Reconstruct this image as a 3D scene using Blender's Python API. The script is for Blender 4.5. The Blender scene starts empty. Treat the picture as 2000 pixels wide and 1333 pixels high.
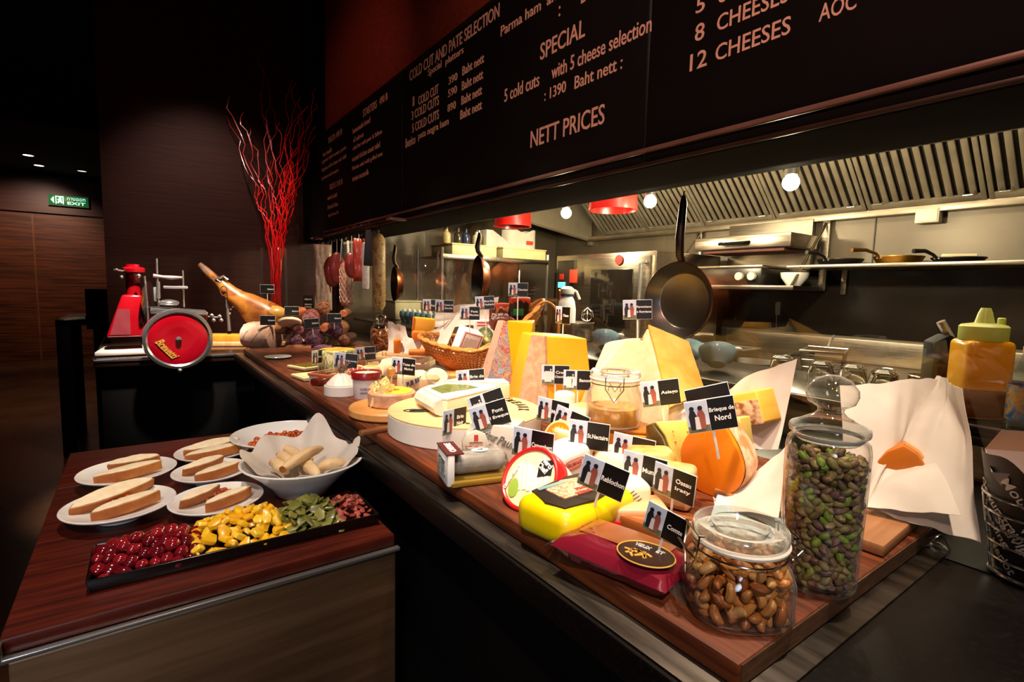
import bpy, bmesh, math, random
from mathutils import Vector, Matrix, Euler, Quaternion, noise as mnoise
R = random.Random(7)
PI = math.pi
SC = bpy.context.scene
COL = SC.collection
# ------------------------------------------------------------------ camera
F = 1017.752
H = 1.313
CX = Vector((0.812302, -0.583, 0.024)); 
AXX = Vector((0.812, -0.038, 0.582)); AXY = Vector((-0.583, -0.094, 0.807)); AXZ = Vector((0.024, -0.995, -0.098))
AXX.normalize()
AXY = (AXY - AXX*AXY.dot(AXX)).normalized()
AXZ = AXX.cross(AXY)
if AXZ.y > 0: AXZ = -AXZ
FWD = Vector((AXX.z, AXY.z, AXZ.z)); RIGHT = Vector((AXX.x, AXY.x, AXZ.x)); DOWN = Vector((AXX.y, AXY.y, AXZ.y))
cam_data = bpy.data.cameras.new('camera')
cam_data.sensor_width = 36.0
cam_data.lens = F*36.0/2000.0
cam_data.clip_start = 0.02
cam = bpy.data.objects.new('camera', cam_data)
COL.objects.link(cam)
mw = Matrix(((RIGHT.x, -DOWN.x, -FWD.x, 0), (RIGHT.y, -DOWN.y, -FWD.y, 0), (RIGHT.z, -DOWN.z, -FWD.z, H), (0, 0, 0, 1)))
cam.matrix_world = mw
SC.camera = cam
EYE = Vector((0, 0, H))
# ------------------------------------------------------------------ world, exposure
w = bpy.data.worlds.new('world'); SC.world = w; w.use_nodes = True
w.node_tree.nodes['Background'].inputs[0].default_value = (1.0, 0.72, 0.55, 1)
w.node_tree.nodes['Background'].inputs[1].default_value = 0.008
SC.view_settings.view_transform = 'Standard'
SC.view_settings.look = 'None'
SC.view_settings.gamma = 1.0
SC.view_settings.use_curve_mapping = False
SC.view_settings.exposure = 0.9
SC.cycles.use_denoising = True
SC.cycles.max_bounces = 8
SC.cycles.transparent_max_bounces = 24
SC.cycles.sample_clamp_indirect = 4.0
SC.cycles.caustics_reflective = False
SC.cycles.caustics_refractive = False
# ------------------------------------------------------------------ lights of the room and added fills
def spot(name, loc, target, watts, angle, blend=.6, col=(1, .74, .5), size=.05):
    l = bpy.data.lights.new(name, 'SPOT'); l.energy = watts; l.color = col
    l.spot_size = math.radians(angle); l.spot_blend = blend; l.shadow_soft_size = size
    o = bpy.data.objects.new(name, l); COL.objects.link(o); o.location = loc
    o.rotation_euler = (Vector(target) - Vector(loc)).to_track_quat('-Z', 'Y').to_euler(); return o
def point(name, loc, watts, col=(1, .8, .55), size=.04):
    l = bpy.data.lights.new(name, 'POINT'); l.energy = watts; l.color = col; l.shadow_soft_size = size
    o = bpy.data.objects.new(name, l); COL.objects.link(o); o.location = loc; return o
def area(name, loc, target, watts, sx, sy, col=(1, .8, .6)):
    l = bpy.data.lights.new(name, 'AREA'); l.shape = 'RECTANGLE'; l.size = sx; l.size_y = sy; l.energy = watts; l.color = col
    o = bpy.data.objects.new(name, l); COL.objects.link(o); o.location = loc
    o.rotation_euler = (Vector(target) - Vector(loc)).to_track_quat('-Z', 'Y').to_euler(); return o
WARM = (1, .80, .60)
# ceiling track spots over the cheese counter, then added aisle fills
spot('track_spot', (0.20, 0.55, 2.9), (0.80, 0.75, 1.0), 150, 34, .9, WARM)
spot('track_spot', (0.15, 1.45, 2.9), (0.95, 1.35, 1.0), 185, 34, .9, WARM)
spot('track_spot', (0.15, 2.30, 2.9), (0.85, 2.05, 1.0), 190, 38, .9, WARM)
spot('track_spot', (0.75, 0.05, 2.9), (0.75, 0.40, 1.0), 96, 34, .9, WARM)
spot('track_spot', (0.25, 2.35, 2.9), (0.15, 3.25, 1.05), 360, 24, .5, (1, .86, .76))
spot('track_spot', (0.75, 2.50, 2.9), (0.75, 3.15, 1.1), 135, 32, .6, WARM)
spot('vase_spot', (0.6, 3.2, 3.2), (0.85, 4.1, 1.4), 70, 26, .8, (1, .62, .5))
spot('island_front_fill', (-0.6, -0.9, 2.9), (0.15, 0.88, 0.45), 75, 50, .8, (1, .78, .62))  # added lamp, brightens the steel front of the island
spot('aisle_fill_spot', (-1.7, -1.7, 1.75), (0.45, 1.25, 0.85), 60, 34, .8, (.74, .85, 1), .5)  # cool fill added behind the camera for surfaces facing the aisle
# weaker lights over the island, on the sign, on the far wall
spot('island_spot', (-0.05, 0.95, 2.9), (0.10, 1.35, 0.85), 58, 46, .8, (1, .84, .72))
spot('sign_spot', (-0.35, -0.1, 2.75), (1.1, 0.85, 1.95), 58, 72, .9, (1, .54, .44))
spot('sign_spot', (-0.15, 2.2, 3.1), (1.1, 3.2, 2.3), 8.5, 60, .9, (1, .40, .30))
spot('wall_spot', (0.35, 3.2, 3.1), (0.45, 4.4, 1.5), 46, 58, .9, (1, .60, .50))
spot('corridor_spot', (-1.1, 9.6, 2.9), (-1.3, 11.0, 1.4), 60, 90, .8, (1, .62, .45))
spot('corridor_spot', (-1.0, 6.6, 2.9), (-1.1, 7.5, 0), 60, 70, .8, (1, .68, .48))
# bulbs below the kitchen hood light the kitchen
for (bx, by, bz) in ((2.4, 1.222, 1.824), (2.4, 2.014, 1.836), (2.4, 2.732, 1.845)):
    point('hood_bulb_light', (bx, by, bz - .06), 27, (1, .84, .56), .04)
area('kitchen_area_fill', (2.0, 1.4, 2.55), (2.6, 1.4, 0), 64, 3.0, 1.0, (1, .84, .58))  # unseen area fill added to brighten the kitchen besides the bulbs
# ------------------------------------------------------------------ pixel helpers (photo frame 2000 x 1333)
def ray(px, py):
    d = RIGHT*(px-1000) + DOWN*(py-666.5) + FWD*F
    return d
def atz(px, py, z): d = ray(px, py); return EYE + d*((z-H)/d.z)
def atx(px, py, x): d = ray(px, py); return EYE + d*(x/d.x)
def aty(px, py, y): d = ray(px, py); return EYE + d*(y/d.y)
def atd(px, py, dep): return EYE + ray(px, py)*(dep/F)
def dep(p): return (Vector(p)-EYE).dot(FWD)
def sz(n, p): return n*dep(p)/F
def facing(p, yaw=0): return -math.atan2(p[0], p[1]) + math.radians(yaw)
# ------------------------------------------------------------------ materials
def hx(s):
    s = s.lstrip('#'); o = []
    for i in (0, 2, 4):
        v = int(s[i:i+2], 16)/255
        o.append(v/12.92 if v <= .04045 else ((v+.055)/1.055)**2.4)
    return (o[0], o[1], o[2], 1)
MC = {}
def mat(name, col, col2=None, rough=.5, metal=0, ns=9, st=(1, 1, 1), bump=0, spec=.5, coat=0, emit=0, detail=4, sss=0, lo=.35, hi=.65, rv=0, sheen=0, trl=0):
    if name in MC: return MC[name]
    m = bpy.data.materials.new(name); m.use_nodes = True; nt = m.node_tree; N = nt.nodes; L = nt.links
    b = N['Principled BSDF']
    tc = N.new('ShaderNodeTexCoord'); mp = N.new('ShaderNodeMapping'); mp.inputs['Scale'].default_value = st
    L.new(tc.outputs['Object'], mp.inputs['Vector'])
    nz = N.new('ShaderNodeTexNoise'); nz.inputs['Scale'].default_value = ns; nz.inputs['Detail'].default_value = detail
    L.new(mp.outputs[0], nz.inputs['Vector'])
    cr = N.new('ShaderNodeValToRGB'); c1 = hx(col) if isinstance(col, str) else col
    if col2 is None: c2 = tuple(min(1, x*1.12) for x in c1[:3]) + (1,)
    else: c2 = hx(col2)
    cr.color_ramp.elements[0].color = c1; cr.color_ramp.elements[1].color = c2
    cr.color_ramp.elements[0].position = lo; cr.color_ramp.elements[1].position = hi
    L.new(nz.outputs['Fac'], cr.inputs['Fac']); L.new(cr.outputs['Color'], b.inputs['Base Color'])
    b.inputs['Roughness'].default_value = rough; b.inputs['Metallic'].default_value = metal
    b.inputs['Specular IOR Level'].default_value = spec
    b.inputs['Coat Weight'].default_value = coat; b.inputs['Coat Roughness'].default_value = .08
    if sss:
        b.inputs['Subsurface Weight'].default_value = sss; b.inputs['Subsurface Radius'].default_value = (.02, .01, .005); b.inputs['Subsurface Scale'].default_value = .3
    if rv:
        mr = N.new('ShaderNodeMapRange'); mr.inputs['To Min'].default_value = rough-rv; mr.inputs['To Max'].default_value = rough+rv
        L.new(nz.outputs['Fac'], mr.inputs['Value']); L.new(mr.outputs[0], b.inputs['Roughness'])
    if emit:
        L.new(cr.outputs['Color'], b.inputs['Emission Color']); b.inputs['Emission Strength'].default_value = emit
    if bump:
        bp = N.new('ShaderNodeBump'); bp.inputs['Strength'].default_value = abs(bump); bp.inputs['Distance'].default_value = .004
        L.new(nz.outputs['Fac'], bp.inputs['Height']); L.new(bp.outputs[0], b.inputs['Normal'])
    if trl:
        tr = N.new('ShaderNodeBsdfTranslucent'); L.new(cr.outputs['Color'], tr.inputs['Color'])
        mx = N.new('ShaderNodeMixShader'); mx.inputs[0].default_value = trl
        L.new(b.outputs[0], mx.inputs[1]); L.new(tr.outputs[0], mx.inputs[2]); L.new(mx.outputs[0], N['Material Output'].inputs[0])
    MC[name] = m; return m
def multicol(name, cols, ns=14, rough=.35, st=(1, 1, 1), dist=1.5, coat=.3, voro=False, bump=0):
    if name in MC: return MC[name]
    m = bpy.data.materials.new(name); m.use_nodes = True; nt = m.node_tree; N = nt.nodes; L = nt.links; b = N['Principled BSDF']
    tc = N.new('ShaderNodeTexCoord'); mp = N.new('ShaderNodeMapping'); mp.inputs['Scale'].default_value = st
    L.new(tc.outputs['Object'], mp.inputs['Vector'])
    nz = N.new('ShaderNodeTexNoise'); nz.inputs['Scale'].default_value = ns; nz.inputs['Distortion'].default_value = dist; nz.inputs['Detail'].default_value = 3
    L.new(mp.outputs[0], nz.inputs['Vector'])
    cr = N.new('ShaderNodeValToRGB'); cr.color_ramp.interpolation = 'LINEAR'
    n = len(cols)
    el = cr.color_ramp.elements
    while len(el) < n: el.new(.5)
    for i, cc in enumerate(cols):
        el[i].position = .28 + .44*i/(n-1); el[i].color = hx(cc)
    L.new(nz.outputs['Fac'], cr.inputs['Fac']); L.new(cr.outputs['Color'], b.inputs['Base Color'])
    b.inputs['Roughness'].default_value = rough; b.inputs['Coat Weight'].default_value = coat
    if bump:
        bp = N.new('ShaderNodeBump'); bp.inputs['Strength'].default_value = bump; bp.inputs['Distance'].default_value = .004
        L.new(nz.outputs['Fac'], bp.inputs['Height']); L.new(bp.outputs[0], b.inputs['Normal'])
    MC[name] = m; return m
def thin_glass(name, tint=(1, 1, 1), refl=1.0, edge=.25, ior=1.5, rough=.02):
    if name in MC: return MC[name]
    m = bpy.data.materials.new(name); m.use_nodes = True; nt = m.node_tree; N = nt.nodes; L = nt.links
    N.remove(N['Principled BSDF'])
    tr = N.new('ShaderNodeBsdfTransparent'); tr.inputs[0].default_value = (*tint, 1)
    gl = N.new('ShaderNodeBsdfGlossy'); gl.inputs['Roughness'].default_value = rough
    fr = N.new('ShaderNodeFresnel'); ge = N.new('ShaderNodeNewGeometry'); mi = N.new('ShaderNodeMapRange')
    mi.inputs['To Min'].default_value = ior; mi.inputs['To Max'].default_value = 1/ior   # same reflectance from either side
    L.new(ge.outputs['Backfacing'], mi.inputs['Value']); L.new(mi.outputs[0], fr.inputs['IOR'])
    mm = N.new('ShaderNodeMath'); mm.operation = 'MULTIPLY'; mm.inputs[1].default_value = refl; L.new(fr.outputs[0], mm.inputs[0])
    mx = N.new('ShaderNodeMixShader'); L.new(mm.outputs[0], mx.inputs[0]); L.new(tr.outputs[0], mx.inputs[1]); L.new(gl.outputs[0], mx.inputs[2])
    lw = N.new('ShaderNodeLayerWeight'); lw.inputs['Blend'].default_value = .35
    df = N.new('ShaderNodeBsdfDiffuse'); df.inputs[0].default_value = (.75, .78, .74, 1)  # pale diffuse at grazing angles paints rim highlights into the glass
    pw = N.new('ShaderNodeMath'); pw.operation = 'POWER'; pw.inputs[1].default_value = 3; L.new(lw.outputs['Facing'], pw.inputs[0])
    m2 = N.new('ShaderNodeMath'); m2.operation = 'MULTIPLY'; m2.inputs[1].default_value = edge; L.new(pw.outputs[0], m2.inputs[0])
    mx2 = N.new('ShaderNodeMixShader'); L.new(m2.outputs[0], mx2.inputs[0]); L.new(mx.outputs[0], mx2.inputs[1]); L.new(df.outputs[0], mx2.inputs[2])
    nz = N.new('ShaderNodeTexNoise'); nz.inputs['Scale'].default_value = 6
    bp = N.new('ShaderNodeBump'); bp.inputs['Strength'].default_value = .04; L.new(nz.outputs['Fac'], bp.inputs['Height']); L.new(bp.outputs[0], gl.inputs['Normal'])
    L.new(mx2.outputs[0], N['Material Output'].inputs[0])
    MC[name] = m; return m
def solid_glass(name, col=(1, 1, 1), ior=1.45):
    if name in MC: return MC[name]
    m = bpy.data.materials.new(name); m.use_nodes = True; nt = m.node_tree; N = nt.nodes; L = nt.links
    b = N['Principled BSDF']; b.inputs['Transmission Weight'].default_value = 1; b.inputs['Roughness'].default_value = .02; b.inputs['IOR'].default_value = ior
    b.inputs['Base Color'].default_value = (*col, 1)
    nz = N.new('ShaderNodeTexNoise'); nz.inputs['Scale'].default_value = 20
    bp = N.new('ShaderNodeBump'); bp.inputs['Strength'].default_value = .03; L.new(nz.outputs['Fac'], bp.inputs['Height']); L.new(bp.outputs[0], b.inputs['Normal'])
    MC[name] = m; return m
def glow(name, col, s):
    if name in MC: return MC[name]
    m = mat(name, col, col, emit=s, rough=.4); return m
# ------------------------------------------------------------------ mesh builder
class MB:
    def __init__(s): s.v = []; s.f = []; s.mi = []
    def add(s, vs, fs, M=None, mi=0):
        o = len(s.v)
        for p in vs:
            p = Vector(p); s.v.append(M @ p if M is not None else p)
        for f in fs: s.f.append([o+i for i in f]); s.mi.append(mi)
        return s
    def bm(s, b, M=None, mi=0):
        b.verts.ensure_lookup_table(); b.verts.index_update()
        s.add([v.co.copy() for v in b.verts], [[v.index for v in f.verts] for f in b.faces], M, mi); b.free(); return s
    def box(s, c, d, bev=0, M=None, mi=0, seg=2, rot=None):
        b = bmesh.new(); bmesh.ops.create_cube(b, size=1)
        for v in b.verts: v.co = Vector((v.co.x*d[0], v.co.y*d[1], v.co.z*d[2]))
        if bev: bmesh.ops.bevel(b, geom=list(b.edges), offset=min(bev, min(d)*.49), segments=seg, profile=.5, affect='EDGES')
        T = Matrix.Translation(c)
        if rot is not None: T = T @ (rot if isinstance(rot, Matrix) else Euler(rot).to_matrix().to_4x4())
        return s.bm(b, (M @ T) if M is not None else T, mi)
    def lathe(s, prof, seg=32, M=None, mi=0, sx=1, sy=1, sq=0):
        vs = []; fs = []
        def rr(a):
            if not sq: return 1
            n = 2+sq*4; return (abs(math.cos(a))**n + abs(math.sin(a))**n)**(-1/n)
        idx = []
        for (r, z) in prof:
            if r < 1e-6: idx.append([len(vs)]); vs.append((0, 0, z))
            else:
                row = []
                for k in range(seg):
                    a = 2*PI*k/seg; row.append(len(vs)); q = rr(a); vs.append((r*sx*q*math.cos(a), r*sy*q*math.sin(a), z))
                idx.append(row)
        for a, b in zip(idx, idx[1:]):
            for k in range(seg):
                k2 = (k+1) % seg
                if len(a) == 1 and len(b) == 1: continue
                if len(a) == 1: fs.append([a[0], b[k2], b[k]])
                elif len(b) == 1: fs.append([a[k], a[k2], b[0]])
                else: fs.append([a[k], a[k2], b[k2], b[k]])
        return s.add(vs, fs, M, mi)
    def cyl(s, r, h, seg=28, bev=.0, M=None, mi=0, r2=None, z0=0, sx=1, sy=1):
        r2 = r if r2 is None else r2
        if bev: pr = [(0, z0), (r-bev, z0), (r, z0+bev), (r2, z0+h-bev), (r2-bev, z0+h), (0, z0+h)]
        else: pr = [(0, z0), (r, z0), (r2, z0+h), (0, z0+h)]
        return s.lathe(pr, seg, M, mi, sx, sy)
    def tube(s, pts, r, seg=8, M=None, mi=0, closed=False, cap=True):
        pts = [Vector(p) for p in pts]; n = len(pts); vs = []; fs = []; up = None
        for i, p in enumerate(pts):
            a = pts[(i-1) % n] if (closed or i > 0) else p; b = pts[(i+1) % n] if (closed or i < n-1) else p
            t = (b-a); t = t.normalized() if t.length > 1e-9 else Vector((0, 0, 1))
            if up is None:
                up = t.orthogonal().normalized()
            up = (up - t*up.dot(t)); up = up.normalized() if up.length > 1e-6 else t.orthogonal().normalized()
            sd = t.cross(up); rr = r[i] if isinstance(r, (list, tuple)) else r
            for k in range(seg):
                q = 2*PI*k/seg; vs.append(p + (up*math.cos(q) + sd*math.sin(q))*rr)
        m = n if closed else n-1
        for i in range(m):
            for k in range(seg):
                k2 = (k+1) % seg; j = (i+1) % n
                fs.append([i*seg+k, i*seg+k2, j*seg+k2, j*seg+k])
        if cap and not closed:
            fs.append(list(range(seg))[::-1]); fs.append([(n-1)*seg+k for k in range(seg)])
        return s.add(vs, fs, M, mi)
    def prism(s, poly, z0, z1, M=None, mi=0, bev=0, top=None, seg=2):
        top = top or poly; b = bmesh.new()
        lo = [b.verts.new((x, y, z0)) for x, y in poly]; hi = [b.verts.new((x, y, z1)) for x, y in top]; n = len(poly)
        b.faces.new(lo[::-1]); b.faces.new(hi)
        for i in range(n): b.faces.new((lo[i], lo[(i+1) % n], hi[(i+1) % n], hi[i]))
        bmesh.ops.recalc_face_normals(b, faces=b.faces)
        if bev: bmesh.ops.bevel(b, geom=list(b.edges), offset=bev, segments=seg, profile=.5, affect='EDGES')
        return s.bm(b, M, mi)
    def hull(s, vs, fs, M=None, mi=0, bev=0, seg=2, sub=0, nz=0, ns=10):
        b = bmesh.new(); vv = [b.verts.new(p) for p in vs]
        for f in fs: b.faces.new([vv[i] for i in f])
        bmesh.ops.recalc_face_normals(b, faces=b.faces)
        if bev: bmesh.ops.bevel(b, geom=list(b.edges), offset=bev, segments=seg, profile=.5, affect='EDGES')
        if sub: bmesh.ops.subdivide_edges(b, edges=list(b.edges), cuts=sub, use_grid_fill=True)
        if nz:
            for v in b.verts: v.co += mnoise.noise_vector(v.co*ns)*nz
        return s.bm(b, M, mi)
    def loft(s, rings, M=None, mi=0, cap=True):
        n = len(rings[0]); vs = [p for r in rings for p in r]; fs = []
        for i in range(len(rings)-1):
            for k in range(n):
                k2 = (k+1) % n; fs.append([i*n+k, i*n+k2, (i+1)*n+k2, (i+1)*n+k])
        if cap: fs.append(list(range(n))[::-1]); fs.append([(len(rings)-1)*n+k for k in range(n)])
        return s.add(vs, fs, M, mi)
    def ball(s, c, r, seg=16, M=None, mi=0):
        r = (r, r, r) if isinstance(r, (int, float)) else r
        n = max(6, seg//2); pr = [(math.sin(PI*i/n), -math.cos(PI*i/n)) for i in range(n+1)]
        pr[0] = (0, -1); pr[-1] = (0, 1)
        T = Matrix.Translation(c) @ Matrix.Diagonal((r[0], r[1], r[2], 1))
        return s.lathe(pr, seg, (M @ T) if M is not None else T, mi)
    def sheet(s, nu, nv, fn, th=.0006, M=None, mi=0):
        P = [[Vector(fn(i/nu, j/nv)) for j in range(nv+1)] for i in range(nu+1)]
        b = bmesh.new(); V = [[b.verts.new(p) for p in row] for row in P]
        for i in range(nu):
            for j in range(nv): b.faces.new((V[i][j], V[i+1][j], V[i+1][j+1], V[i][j+1]))
        b.normal_update()
        if th: bmesh.ops.solidify(b, geom=list(b.faces), thickness=th)
        return s.bm(b, M, mi)
    def noise(s, amp, sc, seed=0):
        for i, p in enumerate(s.v): s.v[i] = p + mnoise.noise_vector(p*sc + Vector((seed*3.1, seed, seed*1.7)))*amp
        return s
    def mesh(s, name, mats, ang=38):
        me = bpy.data.meshes.new(name); me.from_pydata([tuple(p) for p in s.v], [], s.f)
        for m in (mats if isinstance(mats, (list, tuple)) else [mats]): me.materials.append(m)
        me.polygons.foreach_set('material_index', s.mi); me.polygons.foreach_set('use_smooth', [True]*len(s.f))
        me.update(); me.validate()
        try: me.set_sharp_from_angle(angle=math.radians(ang))
        except Exception: pass
        return me
    def build(s, name, mats, parent=None, M=None, ang=38):
        o = bpy.data.objects.new(name, s.mesh(name, mats, ang)); COL.objects.link(o)
        if parent is not None: o.parent = parent
        if M is not None: o.matrix_local = M
        return o
def tag(o, label, cat, group=None, kind=None):
    o['label'] = label; o['category'] = cat
    if group: o['group'] = group
    if kind: o['kind'] = kind
    return o
def thing(name, label, cat, loc=(0, 0, 0), rz=0, group=None, M=None):
    o = bpy.data.objects.new(name, None); COL.objects.link(o); o.empty_display_size = .05
    if M is not None: o.matrix_world = M
    else: o.location = loc; o.rotation_euler = (0, 0, rz)
    return tag(o, label, cat, group)
def struct(o): o['kind'] = 'structure'; return o
def dup(root, M, label=None, group=None):
    r = root.copy(); COL.objects.link(r); r.matrix_world = M
    if label: r['label'] = label
    if group: r['group'] = group
    for ch in list(root.children):
        c = ch.copy(); COL.objects.link(c); c.parent = r
        for g in list(ch.children):
            d = g.copy(); COL.objects.link(d); d.parent = c
    return r
def TR(x=0, y=0, z=0, rx=0, ry=0, rz=0, s=1):
    return Matrix.Translation((x, y, z)) @ Euler((rx, ry, rz)).to_matrix().to_4x4() @ Matrix.Scale(s, 4)
TXT = {}
def text_mesh(s, bold=0, sp=1.0):
    k = (s, bold, sp)
    if k in TXT: return TXT[k]
    c = bpy.data.curves.new('lettering', 'FONT'); c.body = s; c.size = 1; c.extrude = .004; c.offset = bold; c.space_character = sp; c.resolution_u = 3
    o = bpy.data.objects.new('lettering_curve', c); COL.objects.link(o)
    dg = bpy.context.evaluated_depsgraph_get()
    me = bpy.data.meshes.new_from_object(o.evaluated_get(dg))
    bpy.data.objects.remove(o); bpy.data.curves.remove(c)
    xs = [v.co.x for v in me.vertices]; ys = [v.co.y for v in me.vertices]
    bb = (min(xs), max(xs), min(ys), max(ys)); TXT[k] = ([v.co.copy() for v in me.vertices], [list(p.vertices) for p in me.polygons], bb)
    bpy.data.meshes.remove(me); return TXT[k]
def text(s, wd, ht, m, parent, M, name='lettering', bold=0, sp=1.0, depth=.0006, shear=0):
    """lettering fitted into wd x ht, centred on the local origin of M, facing local +Z"""
    vs, fs, bb = text_mesh(s, bold, sp)
    sx = wd/max(1e-6, bb[1]-bb[0]); sy = ht/max(1e-6, bb[3]-bb[2]); cx = (bb[0]+bb[1])/2; cy = (bb[2]+bb[3])/2
    b = MB(); b.add([((v.x-cx)*sx + shear*(v.y-cy)*sy, (v.y-cy)*sy, v.z/.004*depth) for v in vs], fs)
    return b.build(name, m, parent, M)

def text_cyl(s, wd, ht, r, a0, z0, m, parent, rot=0, bold=.02, taper=0, M=None, name='lettering'):
    """lettering wrapped round a cylinder / cone about local Z; a0 = centre angle"""
    vs, fs, bb = text_mesh(s, bold, 1.0)
    sx = wd/(bb[1]-bb[0]); sy = ht/(bb[3]-bb[2]); cx = (bb[0]+bb[1])/2; cy = (bb[2]+bb[3])/2; o = []
    for v in vs:
        x = (v.x-cx)*sx; y = (v.y-cy)*sy; X = x*math.cos(rot)-y*math.sin(rot); Y = x*math.sin(rot)+y*math.cos(rot)
        rr = r+taper*Y+.0006+v.z*.05; a = a0+X/r; o.append((rr*math.cos(a), rr*math.sin(a), z0+Y))
    return MB().add(o, fs).build(name, m, parent, M)
# ------------------------------------------------------------------ material palette
STEEL = mat('brushed_steel', '#8f8678', '#a89e8e', rough=.32, metal=1, ns=6, st=(1, 1, 30), rv=.06)
STEELH = mat('brushed_steel_along', '#8a7f74', '#a3988a', rough=.30, metal=1, ns=5, st=(20, 1, 20), rv=.06)
STEELD = mat('worn_steel', '#574f49', '#746b63', rough=.34, metal=1, ns=7, st=(8, 1, 8), rv=.1)
CHROME = mat('chrome', '#d8d4cf', '#e6e2dd', rough=.2, metal=.92)
PANEL = mat('wall_panel_grey', '#635848', '#726654', rough=.4, metal=.2, ns=3, spec=.5)
DARKP = mat('splashback_dark', '#1c1612', '#241d18', rough=.18, metal=.2, ns=3)
BLACK = mat('matt_black', '#050404', '#070605', rough=.7, spec=.12)
BLACKG = mat('gloss_black', '#0a0808', '#0f0c0b', rough=.22)
WHITE = mat('white_glaze', '#e8e4dd', '#efece6', rough=.18, coat=.3)
PAPERW = mat('white_paper', '#d8cec2', '#e4dbd0', rough=.75, ns=14, bump=.25, trl=.25)
CARDW = mat('card_white', '#f0ece6', '#f4f1ec', rough=.5)
WENGE = mat('wenge_wall', '#2c1711', '#3c2018', rough=.55, spec=.3, ns=5, st=(.6, .6, 22), bump=.15)
PLANK = mat('plank_wall', '#3a1d0e', '#6b3a1b', rough=.45, ns=3, st=(.7, .7, 14), bump=.2, detail=6)
PLANKU = mat('fascia_wood', '#3b1f1a', '#512d25', rough=.4, ns=3, st=(.7, .7, 10))
BRICK = mat('red_plaster', '#7c2a12', '#903419', rough=.85, ns=26, st=(1, 1, 2.2), bump=.3)
FLOORM = mat('floor_stone', '#3a2517', '#50341f', rough=.28, ns=2.2, rv=.08)
CEILM = mat('ceiling_black', '#060505', '#080606', rough=.9)
GRANITE = mat('black_granite', '#0c0807', '#1e1510', rough=.4, ns=160, lo=.55, hi=.75, spec=.2)
BOARDW = mat('cheese_board_wood', '#421c0c', '#743818', rough=.5, spec=.35, ns=7, st=(16, 1.0, 16), bump=.12, detail=6)
MENUB = mat('menu_black', '#070403', '#0a0605', rough=.75, spec=.15)
MENUT = mat('menu_paint', '#d6a892', '#dcb29c', rough=.7, ns=40)
REDG = mat('red_enamel', '#8e0814', '#a00c18', rough=.18, coat=.6)
# ------------------------------------------------------------------ setting: rooms
def sbox(name, x0, x1, y0, y1, z0, z1, m, bev=0):
    return struct(MB().box(((x0+x1)/2, (y0+y1)/2, (z0+z1)/2), (x1-x0, y1-y0, z1-z0), bev).build(name, m))
sbox('floor', -6, 4.2, -2.5, 11.5, -.1, 0, FLOORM)
sbox('ceiling', -6, 4.2, -2.5, 11.5, 3.6, 3.7, CEILM)
sbox('trim_1', -6, -.16, 7.6, 11.4, 2.95, 3.0, CEILM)          # lowered corridor ceiling
sbox('wall_back', -.157, 1.37, 4.4, 4.62, 0, 3.6, WENGE)
sbox('wall_kitchen_end', 1.37, 3.7, 4.25, 4.45, 0, 3.6, PANEL)
sbox('wall_far', -6, 2.5, 11.1, 11.3, 0, 2.312, PLANK)
sbox('trim_2', -6, 2.5, 11.06, 11.3, 2.335, 3.6, PLANKU)       # upper fascia of the far wall
for i, x in enumerate((-3.1, -2.2, -1.27)):
    sbox('trim_%d' % (3+i), x-.012, x+.012, 11.085, 11.1, 0, 2.31, mat('groove_wood', '#6d4426', '#7b4f30', rough=.4))
sbox('wall_left', -6.1, -6, -2.5, 11.5, 0, 3.6, CEILM)
sbox('wall_front', -6, 4.2, -2.6, -2.5, 0, 3.6, CEILM)
sbox('wall_kitchen_near', 1.37, 3.7, -1.6, -1.5, 0, 3.6, PANEL)
sbox('wall_right', 3.6, 3.75, -1.5, 4.3, 1.50, 3.6, PANEL)
sbox('trim_6', 3.6, 3.75, -1.5, 4.3, 1.072, 1.50, DARKP)
sbox('trim_7', 3.585, 3.75, -1.5, 4.3, 0, 1.072, STEEL)
sbox('trim_10', 1.37, 3.7, -1.5, 4.3, 2.62, 2.7, mat('kitchen_ceiling', '#a89c88', '#b4a894', rough=.7))
for i, y in enumerate((1.31, .42)):
    sbox('trim_%d' % (11+i), 3.594, 3.6, y-.003, y+.003, 1.5, 1.82, mat('panel_seam', '#1b1612', '#231c17', rough=.5))
# plaster wall and header over the counter
sbox('wall_red', 1.125, 1.30, -1.5, 3.86, 2.33, 3.6, BRICK)
sbox('trim_13', 1.10, 1.37, 3.86, 4.4, 1.66, 3.6, MENUB)
# ------------------------------------------------------------------ menu board (one long board over the hatch)
mb = thing('menu_board', 'long black hand-lettered menu board above the kitchen hatch', 'menu board', (1.1, 0, 1.639))
MB().box((.137, 1.23, .006), (.274, 5.26, .012), .002).build('underside', BLACK, mb)
MB().box((.012, 3.185, .365), (.024, 1.35, .70), .003).build('panel', MENUB, mb)
MB().box((.012, 1.73, .365), (.024, 1.54, .70), .003).build('panel', MENUB, mb)
MB().box((.012, -.22, .365), (.024, 2.34, .70), .003).build('panel', MENUB, mb)
MB().box((-.004, 1.23, .044), (.012, 5.2, .011), .002).build('lower_rail', mat('rail_pinkish', '#7a5a50', '#8a6a60', rough=.35, metal=.4), mb)
MB().box((-.003, 1.23, .008), (.010, 5.26, .010), .002).build('bottom_edge', mat('edge_brown', '#3a2a22', '#463328', rough=.3, metal=.5), mb)
MB().box((.004, 1.23, .722), (.016, 5.26, .014), .002).build('top_edge', mat('frame_dark', '#140b08', '#1a0f0b', rough=.5), mb)
MB().box((.265, 1.23, .022), (.018, 5.26, .028), .002).build('hatch_channel', mat('channel_grey', '#453a33', '#564a41', rough=.4, metal=.6), mb)
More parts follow.
